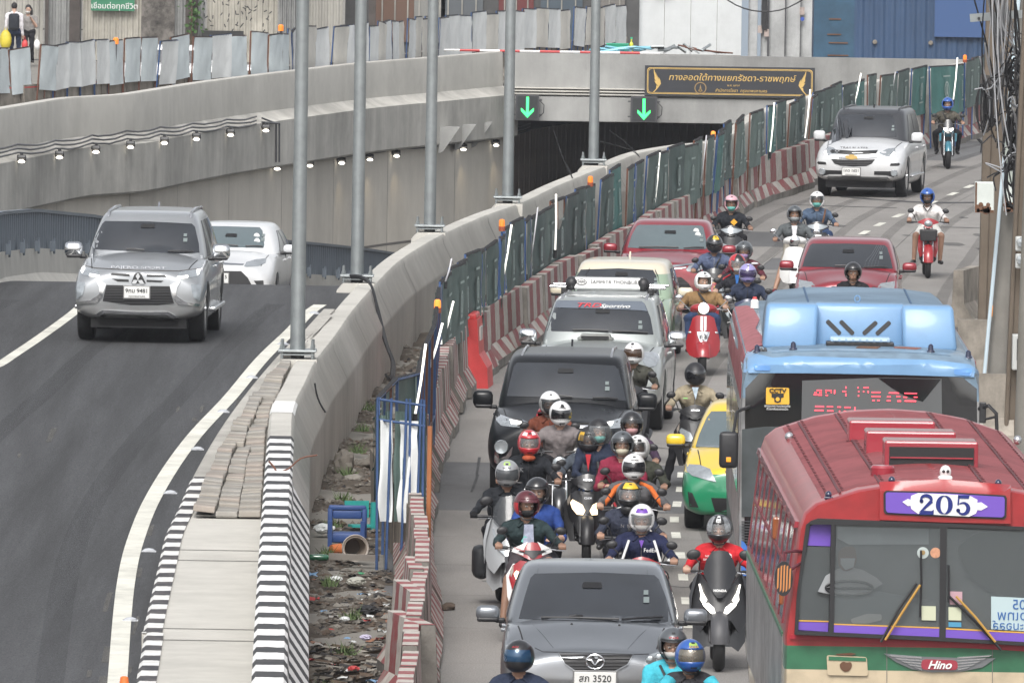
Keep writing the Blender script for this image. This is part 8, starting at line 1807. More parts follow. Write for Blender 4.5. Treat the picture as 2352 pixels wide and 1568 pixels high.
 mb.ell(C + Vector((0,.005,.015)),(.074,.092,.1),14); mb.ell(C + HR @ Vector((0,-.03,-.045)),(.052,.062,.062),12); mb.ell(C + HR @ Vector((0,-.096,-.012)),(.014,.018,.024),8)
 for s in (-1,1): mb.ell(C + HR @ Vector((s * .076,.01,-.01)),(.01,.02,.03),8)
 me = bpy.data.meshes.new('body'); me.from_pydata(mb.v,[],mb.f); o = bpy.data.objects.new('body',me); COL.objects.link(o)
 md = o.modifiers.new('r','REMESH'); md.mode = 'VOXEL'; md.voxel_size = .0095 if fine else .014; sm = o.modifiers.new('s','SMOOTH'); sm.iterations = 2; sm.factor = .5
 m2 = evaluated(o); o.modifiers.clear(); o.data = m2; bpy.data.meshes.remove(me)
 nv = len(m2.vertices); co = np.empty(nv * 3); m2.vertices.foreach_get('co',co); co = co.reshape(-1,3); nrm = np.empty(nv * 3); m2.vertices.foreach_get('normal',nrm); nrm = nrm.reshape(-1,3)
 best = np.full(nv,1e9); mat = np.zeros(nv,int)
 BB_ = B + [(C,C + Vector((0,0,.02)),.1,.1,skin)]
 for a,b,r0,r1,m in BB_:
  a_,b_ = np.array(a),np.array(b); d = b_ - a_; L2 = max(1e-9,d @ d); tt = np.clip(((co - a_) @ d) / L2,0,1); q = a_ + tt[:,None] * d; dist = np.linalg.norm(co - q,axis=1) - (r0 + (r1 - r0) * tt); k = dist < best; best[k] = dist[k]; mat[k] = m
 seed = sum(map(ord,lab)) % 97; f = np.sin(co[:,2] * 38 + 3 * np.sin(co[:,0] * 14 + seed)) * np.sin(co[:,0] * 21 + co[:,2] * 9 + seed) + .6 * np.sin(co[:,1] * 30 + co[:,2] * 25 + seed * .7)
 amp = np.where((mat == 0) | (mat == 1),.0062 * P.get('fold',1.),0.); co2 = co + nrm * (f * amp)[:,None]; m2.vertices.foreach_set('co',co2.ravel())
 npoly = len(m2.polygons); ls = np.empty(npoly,int); m2.polygons.foreach_get('loop_start',ls); li = np.empty(len(m2.loops),int); m2.loops.foreach_get('vertex_index',li); m2.materials.clear()
 for m_ in (P['top'],P['pants'],P['skin'],P.get('shoe',BPL),P.get('glove') or P['skin']): m2.materials.append(m_)
 m2.polygons.foreach_set('material_index',mat[li[ls]].astype(np.int32)); m2.shade_smooth(); m2.update(); m2.name = 'body'; o.parent = t
 if P.get('helmet'): helmet(t,C,HR,P)
 if P.get('face',True): face(t,C,HR,P)
 sh = None
 bvh = BVHTree.FromPolygons([v.co.copy() for v in m2.vertices],[tuple(p_.vertices) for p_ in m2.polygons])
 def front(x,z,off=.006):
  h = bvh.ray_cast(Vector((x,-2,z)),Vector((0,1,0)))[0]; return (h + Vector((0,-off,0))) if h and h.y > cy - .45 else None
 if legs != 'stand' and P.get('sleeve','long') == 'long' and P.get('hands') != 'hold':
  pts = [q for q in [front(C.x * .3 + cx * .5,zh - .2 - .035 * k) for k in range(9)] if q]
  if len(pts) > 3: mb = MB(); mb.tube(pts,.0045,5); mb.build('zip',SLV if rnd.random() < .4 else BPL,t)
  for s in (-1,1):
   pts = [q for q in [front(cx + s * (.035 + .014 * k),zh - .165 - .012 * k,.012) for k in range(5)] if q]
   if len(pts) > 2: mb = MB(); mb.tube(pts,[.012] * len(pts),6); mb.build('collar',P['top'],t)
   pts = [q for q in [front(cx + s * (.09 + .012 * k),zh - .42 + .008 * k) for k in range(5)] if q]
   if len(pts) > 3: mb = MB(); mb.tube(pts,.004,5); mb.build('pocket_seam',BPL,t)
 if rnd.random() < .45 and legs != 'stand':
  s = rnd.choice((-1,1)); pts = [q for q in [front(cx + s * (.11 - .024 * k),zh - .17 - .045 * k,.01) for k in range(9)] if q]
  if len(pts) > 4: mb = MB(); mb.tube(pts,[.013] * len(pts),5); mb.build('bag_strap',BPL,t)
 return t,sh,C,HR
def sph(C,HR,az,el,r,k=1.):
 """point on a head-shaped surface; az 0 = forward"""
 a,e = math.radians(az),math.radians(el); return C + HR @ Vector((math.sin(a) * math.cos(e) * r[0] * k,-math.cos(a) * math.cos(e) * r[1] * k,math.sin(e) * r[2] * k))
def sph_patch(t,name,C,HR,r,az0,az1,el0,el1,mat,k=1.012,n=8,m=6,rad=None,sh=0.):
 mb = MB(); vs = []
 for j in range(m + 1):
  for i in range(n + 1): vs.append(sph(C,HR,lerp(az0,az1,i / n),lerp(el0,el1,j / m),r,k))
 fs = [(j * (n + 1) + i,j * (n + 1) + i + 1,(j + 1) * (n + 1) + i + 1,(j + 1) * (n + 1) + i) for j in range(m) for i in range(n)]
 mb.add(vs,fs); 
 return mb.build(name,mat,t,smooth=9)
def helmet(t,C,HR,P):
 kind = P['helmet']; shell = P['hc']; r = (.135,.160,.152); C = C + Vector((0,.008,.02)); mb = MB(); NA,NE = 40,24; vs = []; full = kind.startswith('full')
 lo_f,hi_f = (-16,26) if full else (-75,24)
 def rad(az,el):
  k = 1.
  if full and abs(az) < 75 and el < -10: k = 1 + .10 * math.cos(math.radians(az * 1.1)) * min(1,(-10 - el) / 25)
  if el < -35: k *= 1 - .10 * (-35 - el) / 40
  return k
 els = [lerp(-58 if full else -62,90,j / NE) for j in range(NE + 1)]; azs = [lerp(-180,180,i / NA) for i in range(NA)]
 for el in els:
  for az in azs: vs.append(sph(C,HR,az,el,r,rad(az,el)))
 def hole(az,el):
  if kind == 'full_dark': return False
  if full: return abs(az) < 62 and lo_f < el < hi_f
  return abs(az) < 62 - max(0,-el) * .15 and el < hi_f
 fs = []
 for j in range(NE):
  for i in range(NA):
   if not hole(azs[i] + 180 / NA,(els[j] + els[j + 1]) / 2): fs.append((j * NA + i,j * NA + (i + 1) % NA,(j + 1) * NA + (i + 1) % NA,(j + 1) * NA + i))
 mb.add(vs,fs); me = mb.build('helmet',shell,t,smooth=9)
 md = me.modifiers.new('s','SOLIDIFY'); md.thickness = .018; md.offset = -1; m2 = evaluated(me); me.modifiers.clear(); me.data = m2; m2.name = 'helmet'
 vz = P.get('visor')
 if kind == 'full_dark': sph_patch(me,'visor',C,HR,r,-66,66,lo_f + 0,hi_f,vz or VIS,1.016,14,8); sph_patch(me,'visor_rim',C,HR,r,-68,68,lo_f - 3,lo_f + 1,BPL,1.03,12,2)
 elif full:
  if vz: sph_patch(me,'visor',C,HR,r,-66,66,lo_f,hi_f,vz,1.016,14,8)
 elif vz: sph_patch(me,'visor',C,HR,r,-68,68,P.get('vlo',-48),26,vz,1.09,14,10)
 if not full: sph_patch(me,'brow_trim',C,HR,r,-64,64,19,25,BPL,1.014,12,2)
 if full:
  sph_patch(me,'chin_vent',C,HR,r,-14,14,-36,-30,BPL,1.115,6,2)
 sph_patch(me,'top_vent',C,HR,r,-11,11,50,58,P.get('vent',BPL),1.015,5,3)
 for (a0,a1,e0,e1,m_) in P.get('gfx',[]): sph_patch(me,'helmet_graphic',C,HR,r,a0,a1,e0,e1,m_,1.010,12,8)
 if P.get('htext'): 
  p = sph(C,HR,0,36,r,1.03); text(P['htext'][0],.03,P['htext'][1],'helmet_lettering',me,loc=p,rot=(math.radians(50),0,math.radians(P.get('yaw',0))),ext=.002)
 if not full or kind == 'full_open':
  for s in (-1,1): mb = MB(); mb.tube([C + HR @ Vector((s * .085,-.02,-.1)),C + HR @ Vector((s * .05,-.06,-.15)),C + HR @ Vector((0,-.07,-.155))],.008,6); mb.build('chin_strap',BPL,me)
 return me
EYW = M('eye_white',(.6,.58,.55),.4); EYB = M('eye_dark',(.015,.01,.008),.3)
def face(t,C,HR,P):
 if P.get('helmet') == 'full_dark': return
 for s in (-1,1):
  mb = MB(); mb.ell(C + HR @ Vector((s * .031,-.083,.012)),(.015,.008,.0075),10); e = mb.build('eye',EYW,t,smooth=9); mb = MB(); mb.ell(C + HR @ Vector((s * .031,-.0895,.012)),(.006,.003,.0065),8); mb.build('pupil',EYB,e,smooth=9)
  mb = MB(); mb.tube([C + HR @ Vector((s * .014,-.092,.03)),C + HR @ Vector((s * .032,-.092,.036)),C + HR @ Vector((s * .052,-.08,.03))],.0035,5); mb.build('eyebrow',EYB,t)
 mk = P.get('mask')
 if mk:
  mb = MB(); vs = []; n,m = 12,8
  for j in range(m + 1):
   for i in range(n + 1):
    az = lerp(-72,72,i / n); el = lerp(-62,4 - abs(az) * .12,j / m); k = 1.03 + .17 * max(0,math.cos(math.radians(az * 1.2))) * math.exp(-((el + 15) / 22) ** 2); vs.append(sph(C + Vector((0,.0,-.03)),HR,az,el,(.078,.088,.088),k))
  mb.add(vs,[(j * (n + 1) + i,j * (n + 1) + i + 1,(j + 1) * (n + 1) + i + 1,(j + 1) * (n + 1) + i) for j in range(m) for i in range(n)]); o = mb.build('face_mask',mk,t,smooth=9)
  for s in (-1,1): mb = MB(); mb.tube([C + HR @ Vector((s * .07,-.04,-.02)),C + HR @ Vector((s * .08,.0,.0))],.0025,4); mb.build('ear_loop',mk,o)
 else: mb = MB(); mb.ell(C + HR @ Vector((0,-.092,-.058)),(.022,.006,.006),8); mb.build('mouth',M('lips',(.2,.07,.05),.5),t,smooth=9)
VIS = M('dark_visor',(.008,.008,.01),.06,coat=1,spec=.8)
def cloth_m(name,c=(.1,.1,.1),v=.18): return M(name,c,.85,var=v * 1.5,scale=9,bump=1.,bscale=15,spec=.25)
SK = [M('skin_tone_%s' % 'abc'[i],c,.55,var=.08,scale=8) for i,c in enumerate(SKINC)]
SMK = M('smoke_visor',(.05,.055,.06),.1,coat=.6,alpha=.5,spec=.6); CLV = M('clear_visor',(.5,.53,.55),.05,coat=1,alpha=.22,spec=.8)
MSK = {k: M('mask_' + k,c,.8,var=.05) for k,c in dict(teal=(.16,.48,.43),green=(.16,.45,.3),white=(.62,.6,.57),black=(.02,.02,.022),purple=(.4,.28,.52),pink=(.6,.33,.34),cream=(.6,.57,.45),navy=(.05,.07,.14),grey=(.12,.12,.14),brown=(.3,.17,.12)).items()}
# ================================================================ THE RIDERS
def headpos(x,y,zh):
 p = G(x,y,zh); return p
C_ = cloth_m
HW = paint('helmet_white',(.72,.72,.72)); HB = paint('helmet_black',(.012,.012,.014)); HM = M('helmet_matt_black',(.02,.02,.023),.5); HG = paint('helmet_grey',(.1,.11,.12),.3); HR_ = paint('helmet_red',(.45,.02,.03)); HBL = paint('helmet_blue',(.02,.09,.35)); HS = paint('helmet_silver',(.42,.43,.44),.5); HP = paint('helmet_lilac',(.28,.25,.5)); HPK = paint('helmet_pink',(.6,.35,.4)); HY = paint('helmet_yellow',(.7,.45,.03)); HLM = M('lime',(.45,.75,.05),.4)
JEAN = C_('jeans',(.035,.06,.13)); BLKT = C_('black_trousers',(.014,.014,.017)); KHK = C_('khaki_shorts',(.3,.28,.24))
def rider(x,y,lab,P,bike=None,zh=1.40,cy=.85,rz=0.,fine=None,blab=None):
 """head centre at picture point (x, y) and height zh; the bike under it"""
 p = G(x,y,zh); R_ = Matrix.Rotation(rz,3,'Z'); org = Vector((p.x,p.y,0)) - R_ @ Vector((P.get('cx',0),cy,0)); org.z = 0
 P = dict(P); P['zh'] = zh; P['cy'] = cy; f = (y > 600) if fine is None else fine
 t,sh,C,H = person('person',lab,P,org,rz,fine=f)
 b = None
 if bike:
  st,c1,c2,lit = bike[:4]; b = scooter(bike[4] if len(bike) > 4 else 'scooter',blab,st,c1,c2,org,rz,lit)
 return t,sh,C,H,b,org
def chest(t,C,s,size,mat,dx=0,dz=-.32,dy=-.155,**k): return text(s,size,mat,'lettering',t,loc=C + Vector((dx,dy,dz)),**k)
SC = {n_: paint('scooter_' + n_,c) for n_,c in dict(black=(.013,.013,.015),red=(.3,.014,.02),white=(.66,.66,.65),navy=(.02,.03,.08),silver=(.27,.28,.29),teal=(.03,.16,.22),maroon=(.16,.015,.02)).items()}; SCM = M('scooter_matt_black',(.018,.018,.02),.42)
OFFL = CLR; WL = M('warm_headlight',(1,.8,.52),.3,emit=1.25)
# far group
rider(2176.7,241,'rider in camouflage jacket and blue helmet on a dark teal motorcycle at the far right',dict(top=C_('camouflage',(.055,.05,.04),.8),pants=BLKT,skin=SK[0],helmet='full_open',hc=HBL,mask=MSK['navy'],sleeve='short',legs='peg'),('naked',SC['teal'],SC['black'],LED,'motorcycle'),blab='dark teal naked motorcycle with lit twin headlamp at the far right',fine=False)
_,s_,C,_,b,o = rider(2130.4,453.2,'rider in white polo shirt, shorts and sandals with a blue helmet',dict(top=C_('white_polo',(.55,.53,.52)),pants=C_('pale_shorts',(.5,.5,.48)),shorts=True,skin=SK[1],sleeve='short',helmet='open',hc=HBL,mask=MSK['black'],legs=((-.23,.62,.3),(.23,.62,.3)),hair=1),('underbone',SC['red'],SC['black'],OFFL),blab='red small-wheeled motorcycle with front basket on the open road at the right',fine=True)
mb = MB(); mb.tube([(-.06,.82,zc_ := 1.255),(-.075,.8,1.24),(0,.745,1.15),(.075,.8,1.24),(.06,.82,1.255)],.012,6); oo = [q for q in bpy.data.objects if q.get('label','').startswith('rider in white polo')][0]; mb.build('collar',MSK['black'],oo)
def bylabel(s): return [q for q in bpy.data.objects if q.get('label','').startswith(s)][0]
rider(1679.5,470,'rider in black T-shirt with a yellow sign print and pink helmet',dict(top=C_('black_tee',(.015,.017,.022)),pants=BLKT,skin=SK[1],sleeve='short',helmet='open',hc=HPK,mask=MSK['teal'],gfx=[(-180,-65,-60,40,HB),(65,180,-60,40,HB)]),('wide',SC['black'],SCM,CLR),blab='black scooter with wide clear headlamp beside the red saloon',fine=True)
t = bylabel('rider in black T-shirt'); mb = MB(); mb.prism([(0,.06),(.062,0),(0,-.06),(-.062,0)],-.004,.004); o = mb.build('yellow_print',M('print_yellow',(.65,.32,.02),.7),t,loc=(.05,.715,1.1)); o.rotation_euler = (-.12,0,0)
rider(1825,494.7,'rider in open grey jacket and grey helmet with bare legs',dict(top=C_('grey_jacket',(.085,.095,.1)),pants=KHK,shorts=True,skin=SK[0],helmet='open',hc=HG,mask=MSK['grey'],legs=((-.33,.5,.12),'board'),shoe=C_('maroon_shoe',(.12,.02,.03))),('retro',SC['white'],SC['white'],CHR),blab='white retro scooter with chrome mirrors left of the right red car',fine=True)
t = bylabel('rider in open grey'); mb = MB(); mb.prism([(-.05,.11),(.05,.11),(.02,-.12),(-.02,-.12)],-.01,.01); o = mb.build('white_shirt',C_('white_tee',(.6,.6,.62)),t,loc=(0,.725,1.12)); o.rotation_euler = (-.15,0,0)
rider(1876.6,461.8,'rider in denim jacket with white helmet and teal mask',dict(top=C_('denim',(.06,.09,.14)),pants=JEAN,skin=SK[0],helmet='open',hc=HW,mask=MSK['teal'],visor=SMK,vlo=0),('wide',SC['black'],SC['white'],OFFL),blab='black and white scooter behind the right red car',fine=True)
t = bylabel('rider in denim'); mb = MB(); mb.tube([(.15,.76,1.26),(.12,.71,1.1),(.08,.72,.95)],.018,6); mb.build('bag_strap',C_('strap_brown',(.15,.08,.05)),t)
rider(1640.6,563.4,'rider in blue-grey pullover with black helmet bearing a yellow patch',dict(top=C_('bluegrey_pullover',(.075,.095,.16)),pants=JEAN,skin=SK[1],helmet='full_dark',hc=HB,gfx=[(-30,30,36,66,HY)],legs='down'),('click',SC['black'],SC['red'],OFFL),blab='black and red scooter between the red saloon and the rider crowd',fine=True)
t = bylabel('black and red scooter between'); text('CLICK',.075,HY,'lettering',t,loc=(0,-.02,.86),rot=(math.radians(75),0,0)); mb = MB(); mb.add([(-.03,-.03,.7),(.03,-.03,.7),(0,-.02,.8)],[(0,1,2)]); mb.build('yellow_mark',HY,t)
rider(1709.7,578,'rider in maroon jacket with white shoulders, dark helmet and purple mask',dict(top=C_('maroon_jacket',(.09,.02,.03)),pants=BLKT,skin=SK[0],helmet='open',hc=HG,mask=MSK['purple'],visor=SMK,vlo=5),('click',SC['maroon'],SC['black'],OFFL),blab='dark scooter of the rider with the purple mask',fine=True,rz=-.1)
t = bylabel('rider in maroon jacket'); mb = MB(); mb.ell((.16,.88,1.215),(.07,.07,.022),10); mb.ell((-.16,.88,1.215),(.07,.07,.022),10); mb.build('white_shoulder',C_('white_tee',(.6,.6,.62)),t,smooth=9); mb = MB(); mb.box((.13,.74,1.1),(.1,.01,.025)); mb.build('green_tape',M('tape_green',(.3,.6,.2),.5),t)
rider(1693.2,608.2,'rider in black track jacket with red trim and red-black helmet, white mask',dict(top=C_('black_track',(.02,.02,.026)),pants=BLKT,skin=SK[2],helmet='open',hc=HR_,gfx=[(-40,40,22,88,HB)],mask=MSK['white'],visor=CLV,vlo=-10),('click',SC['black'],SCM,OFFL),blab='black scooter of the rider with the red trimmed jacket',fine=True)
t = bylabel('rider in black track'); mb = MB(); mb.prism([(-.035,.1),(.035,.1),(.0,-.12)],-.01,.01); o = mb.build('blue_shirt',C_('blue_tee',(.03,.12,.35)),t,loc=(0,.72,1.15)); o.rotation_euler = (-.15,0,0)
for s in (-1,1): mb = MB(); mb.tube([(s * .1,.83,1.25),(s * .2,.86,1.19),(s * .28,.78,1.05)],.012,6); mb.build('red_piping',HR_,t)
rider(1717.3,631,'rider in dark navy jacket with lilac helmet and smoked visor',dict(top=C_('navy_jacket',(.022,.03,.055)),pants=BLKT,skin=SK[0],helmet='full_dark',hc=HP,gfx=[(-6,6,40,80,HW)],visor=M('violet_visor',(.03,.02,.07),.08,coat=1)),('click',SC['navy'],SC['black'],OFFL),blab='scooter hidden behind the blue bus roof, ridden by the lilac helmet',fine=True)
rider(1959.3,627.3,'rider whose black helmet shows above the blue bus roof',dict(top=BLKT,pants=BLKT,skin=SK[0],helmet='open',hc=HB),('click',SC['black'],SC['navy'],OFFL),blab='scooter hidden behind the air-conditioning pod of the blue bus',fine=True)
# Red retro scooter and its rider
t,s_,C,H,b,o = rider(1615.4,649.4,'heavy rider in mustard brown T-shirt with white helmet and green mask',dict(top=C_('mustard_tee',(.21,.13,.06)),pants=JEAN,skin=SK[2],sleeve='short',helmet='full_open',hc=HW,mask=MSK['green'],big=1.14,grip=(.33,.385,1.0),gfx=[(-14,-5,48,72,HB),(5,14,48,72,HB)],htext=('AGV',BPL)),('retro',SC['red'],SC['red'],LED),blab='glossy red retro scooter with white stripes and lit round headlamp',zh=1.35,fine=True)
for s in (-1,1): shield(b,'white_stripe',[(.007,.885),(.045,.885),(.045,.68),(.01,.66)],WHT,.003,2.2,.22,.6,.01,sym=False,side=s); shield(b,'white_stripe',[(.007,.46),(.045,.46),(.035,.36),(.007,.345)],WHT,-.085,3.0,.3,.4,.01,sym=False,side=s)
shield(b,'chrome_grille',[(0,.66),(.095,.655),(.085,.6),(.04,.49),(0,.48)],CHR,-.005,2.2,.22,.6,.02); 
for k in range(-3,4): mb = MB(); mb.box((k * .018,-.032 + .05 * abs(k) * .02,.585),(.007,.01,.12 - abs(k) * .02)); mb.build('grille_slit',BPL,b)
mb = MB(); mb.prism([(0,.63),(.02,.6),(.012,.57),(.02,.53),(0,.55),(-.02,.53),(-.008,.58),(-.02,.61)],-.045,-.035); mb.build('lion_badge',WHT,b)
mb = MB(); mb.tube([(-.07,.8,1.2),(.02,.7,1.08),(.12,.72,.95)],.016,6); mb.build('bag_strap',BPL,t)
mb = MB(); mb.tube([(.36,.35,.99),(.42,.3,.9),(.42,.34,.8),(.36,.4,.78)],.006,5); mb.build('brake_cable',WHT,b)
# beside the black SUV
rider(1455.5,815,'rider in dark camouflage jacket and white helmet between the silver and black SUVs',dict(top=C_('dark_camo',(.035,.035,.028),.7),pants=BLKT,skin=SK[1],helmet='full_dark',hc=HW,visor=M('brown_visor',(.05,.025,.012),.08,coat=1),htext=('iD',BPL),gfx=[(-16,16,55,68,BPL)]),('click',SC['black'],SCM,OFFL),blab='black scooter squeezed between the black SUV and silver SUV',rz=-.12,fine=True)
t,s_,C,H,b,o = rider(1596.6,862.5,'rider in tan windcheater and matt black helmet next to the taxi',dict(top=C_('tan_jacket',(.28,.24,.17)),pants=BLKT,skin=SK[1],helmet='full_dark',hc=HM,visor=VIS,legs=('down','board'),gfx=[]),('click',SCM,SC['black'],OFFL),blab='black scooter of the rider in the tan jacket',fine=True)
mb = MB(); mb.prism([(-.04,.09),(.045,.09),(.01,-.07)],-.01,.01); x_ = mb.build('checked_shirt',C_('pale_blue_check',(.4,.48,.55),.5),t,loc=(0,.715,1.17)); x_.rotation_euler = (-.15,0,0); text('HONDA',.03,SLV,'lettering',b,loc=(0,.08,1.0),rot=(math.radians(70),0,0)); mb = MB(); mb.box((-.12,.71,1.12),(.06,.008,.015)); mb.build('green_logo',M('tape_green'),t)
# the crowd
rider(1263.4,929.9,'rider in rust coloured jacket with white visored helmet, rearmost of the crowd',dict(top=C_('rust_jacket',(.12,.035,.02),.4),pants=BLKT,skin=SK[1],helmet='open',hc=HW,visor=SMK,mask=MSK['black']),('round',SC['black'],SC['black'],OFFL,'motorcycle'),blab='dark motorcycle at the back of the crowd before the black SUV',fine=True)
p_ = G(1256.8,962,1.22); person('person','child with a plain red helmet sitting in front of the rust jacket',dict(zh=1.22,cy=.62,hy=.75,hz=.8,top=C_('rust_jacket'),pants=BLKT,skin=SK[1],helmet='open',hc=HR_,hands='hold',grip=(.2,.4,1),big=.8),(p_.x,p_.y - .62,0))
t,s_,C,H,b,o = rider(1287,953.3,'rider in plain grey T-shirt with large white full-face helmet',dict(top=C_('grey_tee',(.17,.15,.15)),pants=BLKT,skin=SK[2],sleeve='short',helmet='full_dark',hc=HW,gfx=[(-14,14,38,50,BPL)],htext=('SHOEI',BPL),vent=BPL),('round',SC['black'],SC['black'],OFFL,'motorcycle'),blab='motorcycle of the rider in the grey T-shirt',fine=True)
shield(bylabel('rider in plain grey'),'chin_mark',[(0,1.30),(.02,1.32),(0,1.28)],BPL,.68,1,0,1.3,.01)
rider(1375,994.3,'pillion passenger in dark helmet with clear visor behind the grey polo rider',dict(top=C_('navy_jacket'),pants=JEAN,skin=SK[2],helmet='open',hc=HM,visor=CLV,mask=MSK['teal'],hands='hold',legs='peg',hy=1.5),zh=1.5,cy=1.32,fine=True)
t,s_,C,H,b,o = rider(1350.9,1013.4,'rider in charcoal polo with red collar insert and black-gold helmet',dict(top=C_('charcoal_polo',(.055,.065,.08)),pants=BLKT,skin=SK[2],sleeve='short',helmet='full_open',hc=HM,gfx=[(-75,-42,0,40,M('gold_graphic',(.5,.3,.03),.4)),(42,75,0,40,M('gold_graphic'))],mask=MSK['navy'],visor=SMK,htext=('INDEX',SLV),legs=('down','board')),('click',SC['black'],SCM,WL),blab='black scooter with two glowing warm headlamps in the middle of the crowd',fine=True)
mb = MB(); mb.prism([(-.03,.1),(.035,.1),(.005,-.1)],-.01,.01); x_ = mb.build('red_placket',C_('red_cloth',(.4,.03,.04)),t,loc=(0,.715,1.16)); x_.rotation_euler = (-.15,0,0); mb = MB(); mb.tube([(.1,.82,1.26),(.12,.71,1.1),(.1,.72,.93)],.018,6); mb.build('bag_strap',BPL,t); text('HONDA',.028,SLV,'lettering',b,loc=(0,.1,1.0),rot=(math.radians(70),0,0)); text('CLICK',.032,SLV,'lettering',b,loc=(0,-.03,.8),rot=(math.radians(75),0,0),shear=.3)
rider(1450.5,976.8,'rider in plum coat with glossy black helmet and pink mask',dict(top=C_('plum_coat',(.05,.03,.055)),pants=BLKT,skin=SK[1],helmet='open',hc=HB,visor=SMK,vlo=5,mask=MSK['pink']),('click',SC['black'],SC['navy'],OFFL),blab='scooter at the back right of the crowd',fine=True,rz=-.1)
rider(1429.1,1023.6,'pillion passenger with grey helmet and cream mask leaning out to the left',dict(top=C_('crimson_coat',(.2,.02,.045)),pants=BLKT,skin=SK[2],helmet='open',hc=HG,mask=MSK['cream'],visor=SMK,vlo=10,hands='hold',legs='peg',hy=1.35),zh=1.45,cy=1.2,fine=True)
rider(1464.9,1032.4,'rider in dark olive bomber jacket with white helmet and dark vents',dict(top=C_('olive_bomber',(.04,.043,.032)),pants=BLKT,skin=SK[1],helmet='full_open',hc=HW,mask=MSK['brown'],visor=SMK,gfx=[(-44,-20,30,44,BPL),(20,44,30,44,BPL)],htext=('AGV',BPL),big=1.1,grip=(.36,.385,1.)),('click',SC['red'],SC['black'],OFFL),blab='red scooter of the rider in the olive jacket',fine=True,rz=-.12)
rider(1215.2,1020.7,'rider in black jacket with red and white helmet and bright neck scarf',dict(top=C_('black_jacket',(.014,.016,.02)),pants=BLKT,skin=SK[1],helmet='full_open',hc=HR_,visor=CLV,mask=MSK['grey'],gfx=[(-60,-20,40,60,HW),(15,50,45,65,HW)]),('round',SC['black'],SC['black'],LED,'motorcycle'),blab='motorcycle with round headlamp behind the silver scooter',rz=.0,fine=True)
t = bylabel('rider in black jacket with red'); mb = MB(); mb.ell((0,.8,1.25),(.08,.08,.04),12); mb.build('scarf',M('scarf_orange',(.4,.08,.03),.8,var=.7,scale=20),t,smooth=9); text('FK',.07,SLV,'lettering',t,loc=(-.1,.69,1.12))
t,s_,C,H,b,o = rider(1165.4,1091,'rider all in black with silver and lime helmet on the silver maxi scooter',dict(top=C_('black_jacket'),pants=BLKT,skin=SK[1],glove=C_('black_glove',(.01,.01,.011)),helmet='full_dark',hc=HS,visor=M('clear_dark_visor',(.06,.065,.07),.06,coat=1),gfx=[(-24,24,50,54,HLM),(-24,24,66,70,HLM),(-26,-20,50,70,HLM),(20,26,50,70,HLM)],htext=('SHARK',BPL),grip=(.4,.385,1.0)),('maxi',SC['silver'],SC['silver'],OFFL),blab='silver touring scooter with tall smoked screen and side bag',rz=.08,fine=True,zh=1.42)
shield(b,'tall_screen',[(0,1.24),(.12,1.22),(.2,1.1),(.2,.95),(.1,.85),(0,.84)],SMK,.08,2.2,.45,1.0,.01); mb = MB(); mb.box((-.27,.98,.46),(.17,.45,.36),bev=.07); mb.build('side_bag',M('bag_black',(.02,.022,.025),.6,var=.2),b,smooth=.9)
t,s_,C,H,b,o = rider(1234.4,1132,'pillion passenger in blue T-shirt with dark helmet behind the leather jacket',dict(top=C_('royal_tee',(.02,.05,.2)),pants=BLKT,skin=SK[2],sleeve='short',helmet='open',hc=HB,mask=MSK['black'],hands='hold',legs='peg',hy=1.45),zh=1.47,cy=1.28,fine=True)
t,s_,C,H,b,o = rider(1209.5,1162.5,'man in black leather jacket with teal sleeves, maroon helmet and black mask',dict(top=C_('leather_teal',(.016,.028,.03),.5),pants=C_('grey_shorts',(.06,.05,.055)),shorts=True,skin=SK[1],helmet='open',hc=paint('helmet_maroon',(.08,.008,.014)),mask=MSK['black'],visor=M('red_visor',(.1,.01,.02),.08,coat=1,alpha=.7),vlo=14,gfx=[(-100,-64,-40,10,HR_),(64,100,-40,10,HR_)],legs=((-.26,.55,.22),'board')),('click',SC['red'],SC['white'],WL),blab='red and white scooter with one glowing headlamp left of the grey saloon',rz=.1,fine=True)
mb = MB(); mb.prism([(-.045,.1),(.05,.1),(.06,-.16),(-.06,-.16)],-.01,.01); x_ = mb.build('checked_shirt',C_('check_shirt',(.28,.3,.38),.4),t,loc=(.01,.712,1.12)); x_.rotation_euler = (-.15,0,0); mb = MB(); mb.box((-.03,.7,1.06),(.05,.008,.07),rot=Matrix.Rotation(.5,3,'Y')); mb.build('pocket_mask',MSK['teal'],t)
shield(b,'white_cowl_panel',[(.05,1.075),(.2,1.0),(.215,.965),(.1,.93),(.09,1.0)],SC['white'],.12,2.2,.35,.95,.01,sym=False,side=1); shield(b,'white_cowl_panel',[(.05,1.075),(.2,1.0),(.215,.965),(.1,.93),(.09,1.0)],SC['white'],.12,2.2,.35,.95,.01,sym=False,side=-1)
text('YAMAHA',.03,HR_,'lettering',b,loc=(-.14,.13,.99),rot=(math.radians(75),.3,.2)); text('AUTOMATIC',.025,BPL,'lettering',b,loc=(.14,.13,.99),rot=(math.radians(75),-.3,-.2))
t,s_,C,H,b,o = rider(1455.5,1076.4,'rider in orange and grey jacket with white helmet and black visor',dict(top=C_('grey_orange_jacket',(.09,.09,.095)),pants=BLKT,skin=SK[0],helmet='full_dark',hc=HW,htext=('INDEX',BPL),big=1.08,grip=(.37,.385,1.0)),('click',SC['white'],SC['red'],OFFL),blab='scooter under the rider in the orange and grey jacket',fine=True)
mb = MB()
for s in (-1,1): mb.tube([(s * .07,.84,1.25),(s * .19,.84,1.19),(s * .27,.76,1.08),(s * .36,.66,.97)],[.02,.03,.032,.03],8)
mb.build('orange_sleeve_panel',C_('orange_cloth',(.55,.13,.03)),t,smooth=9)
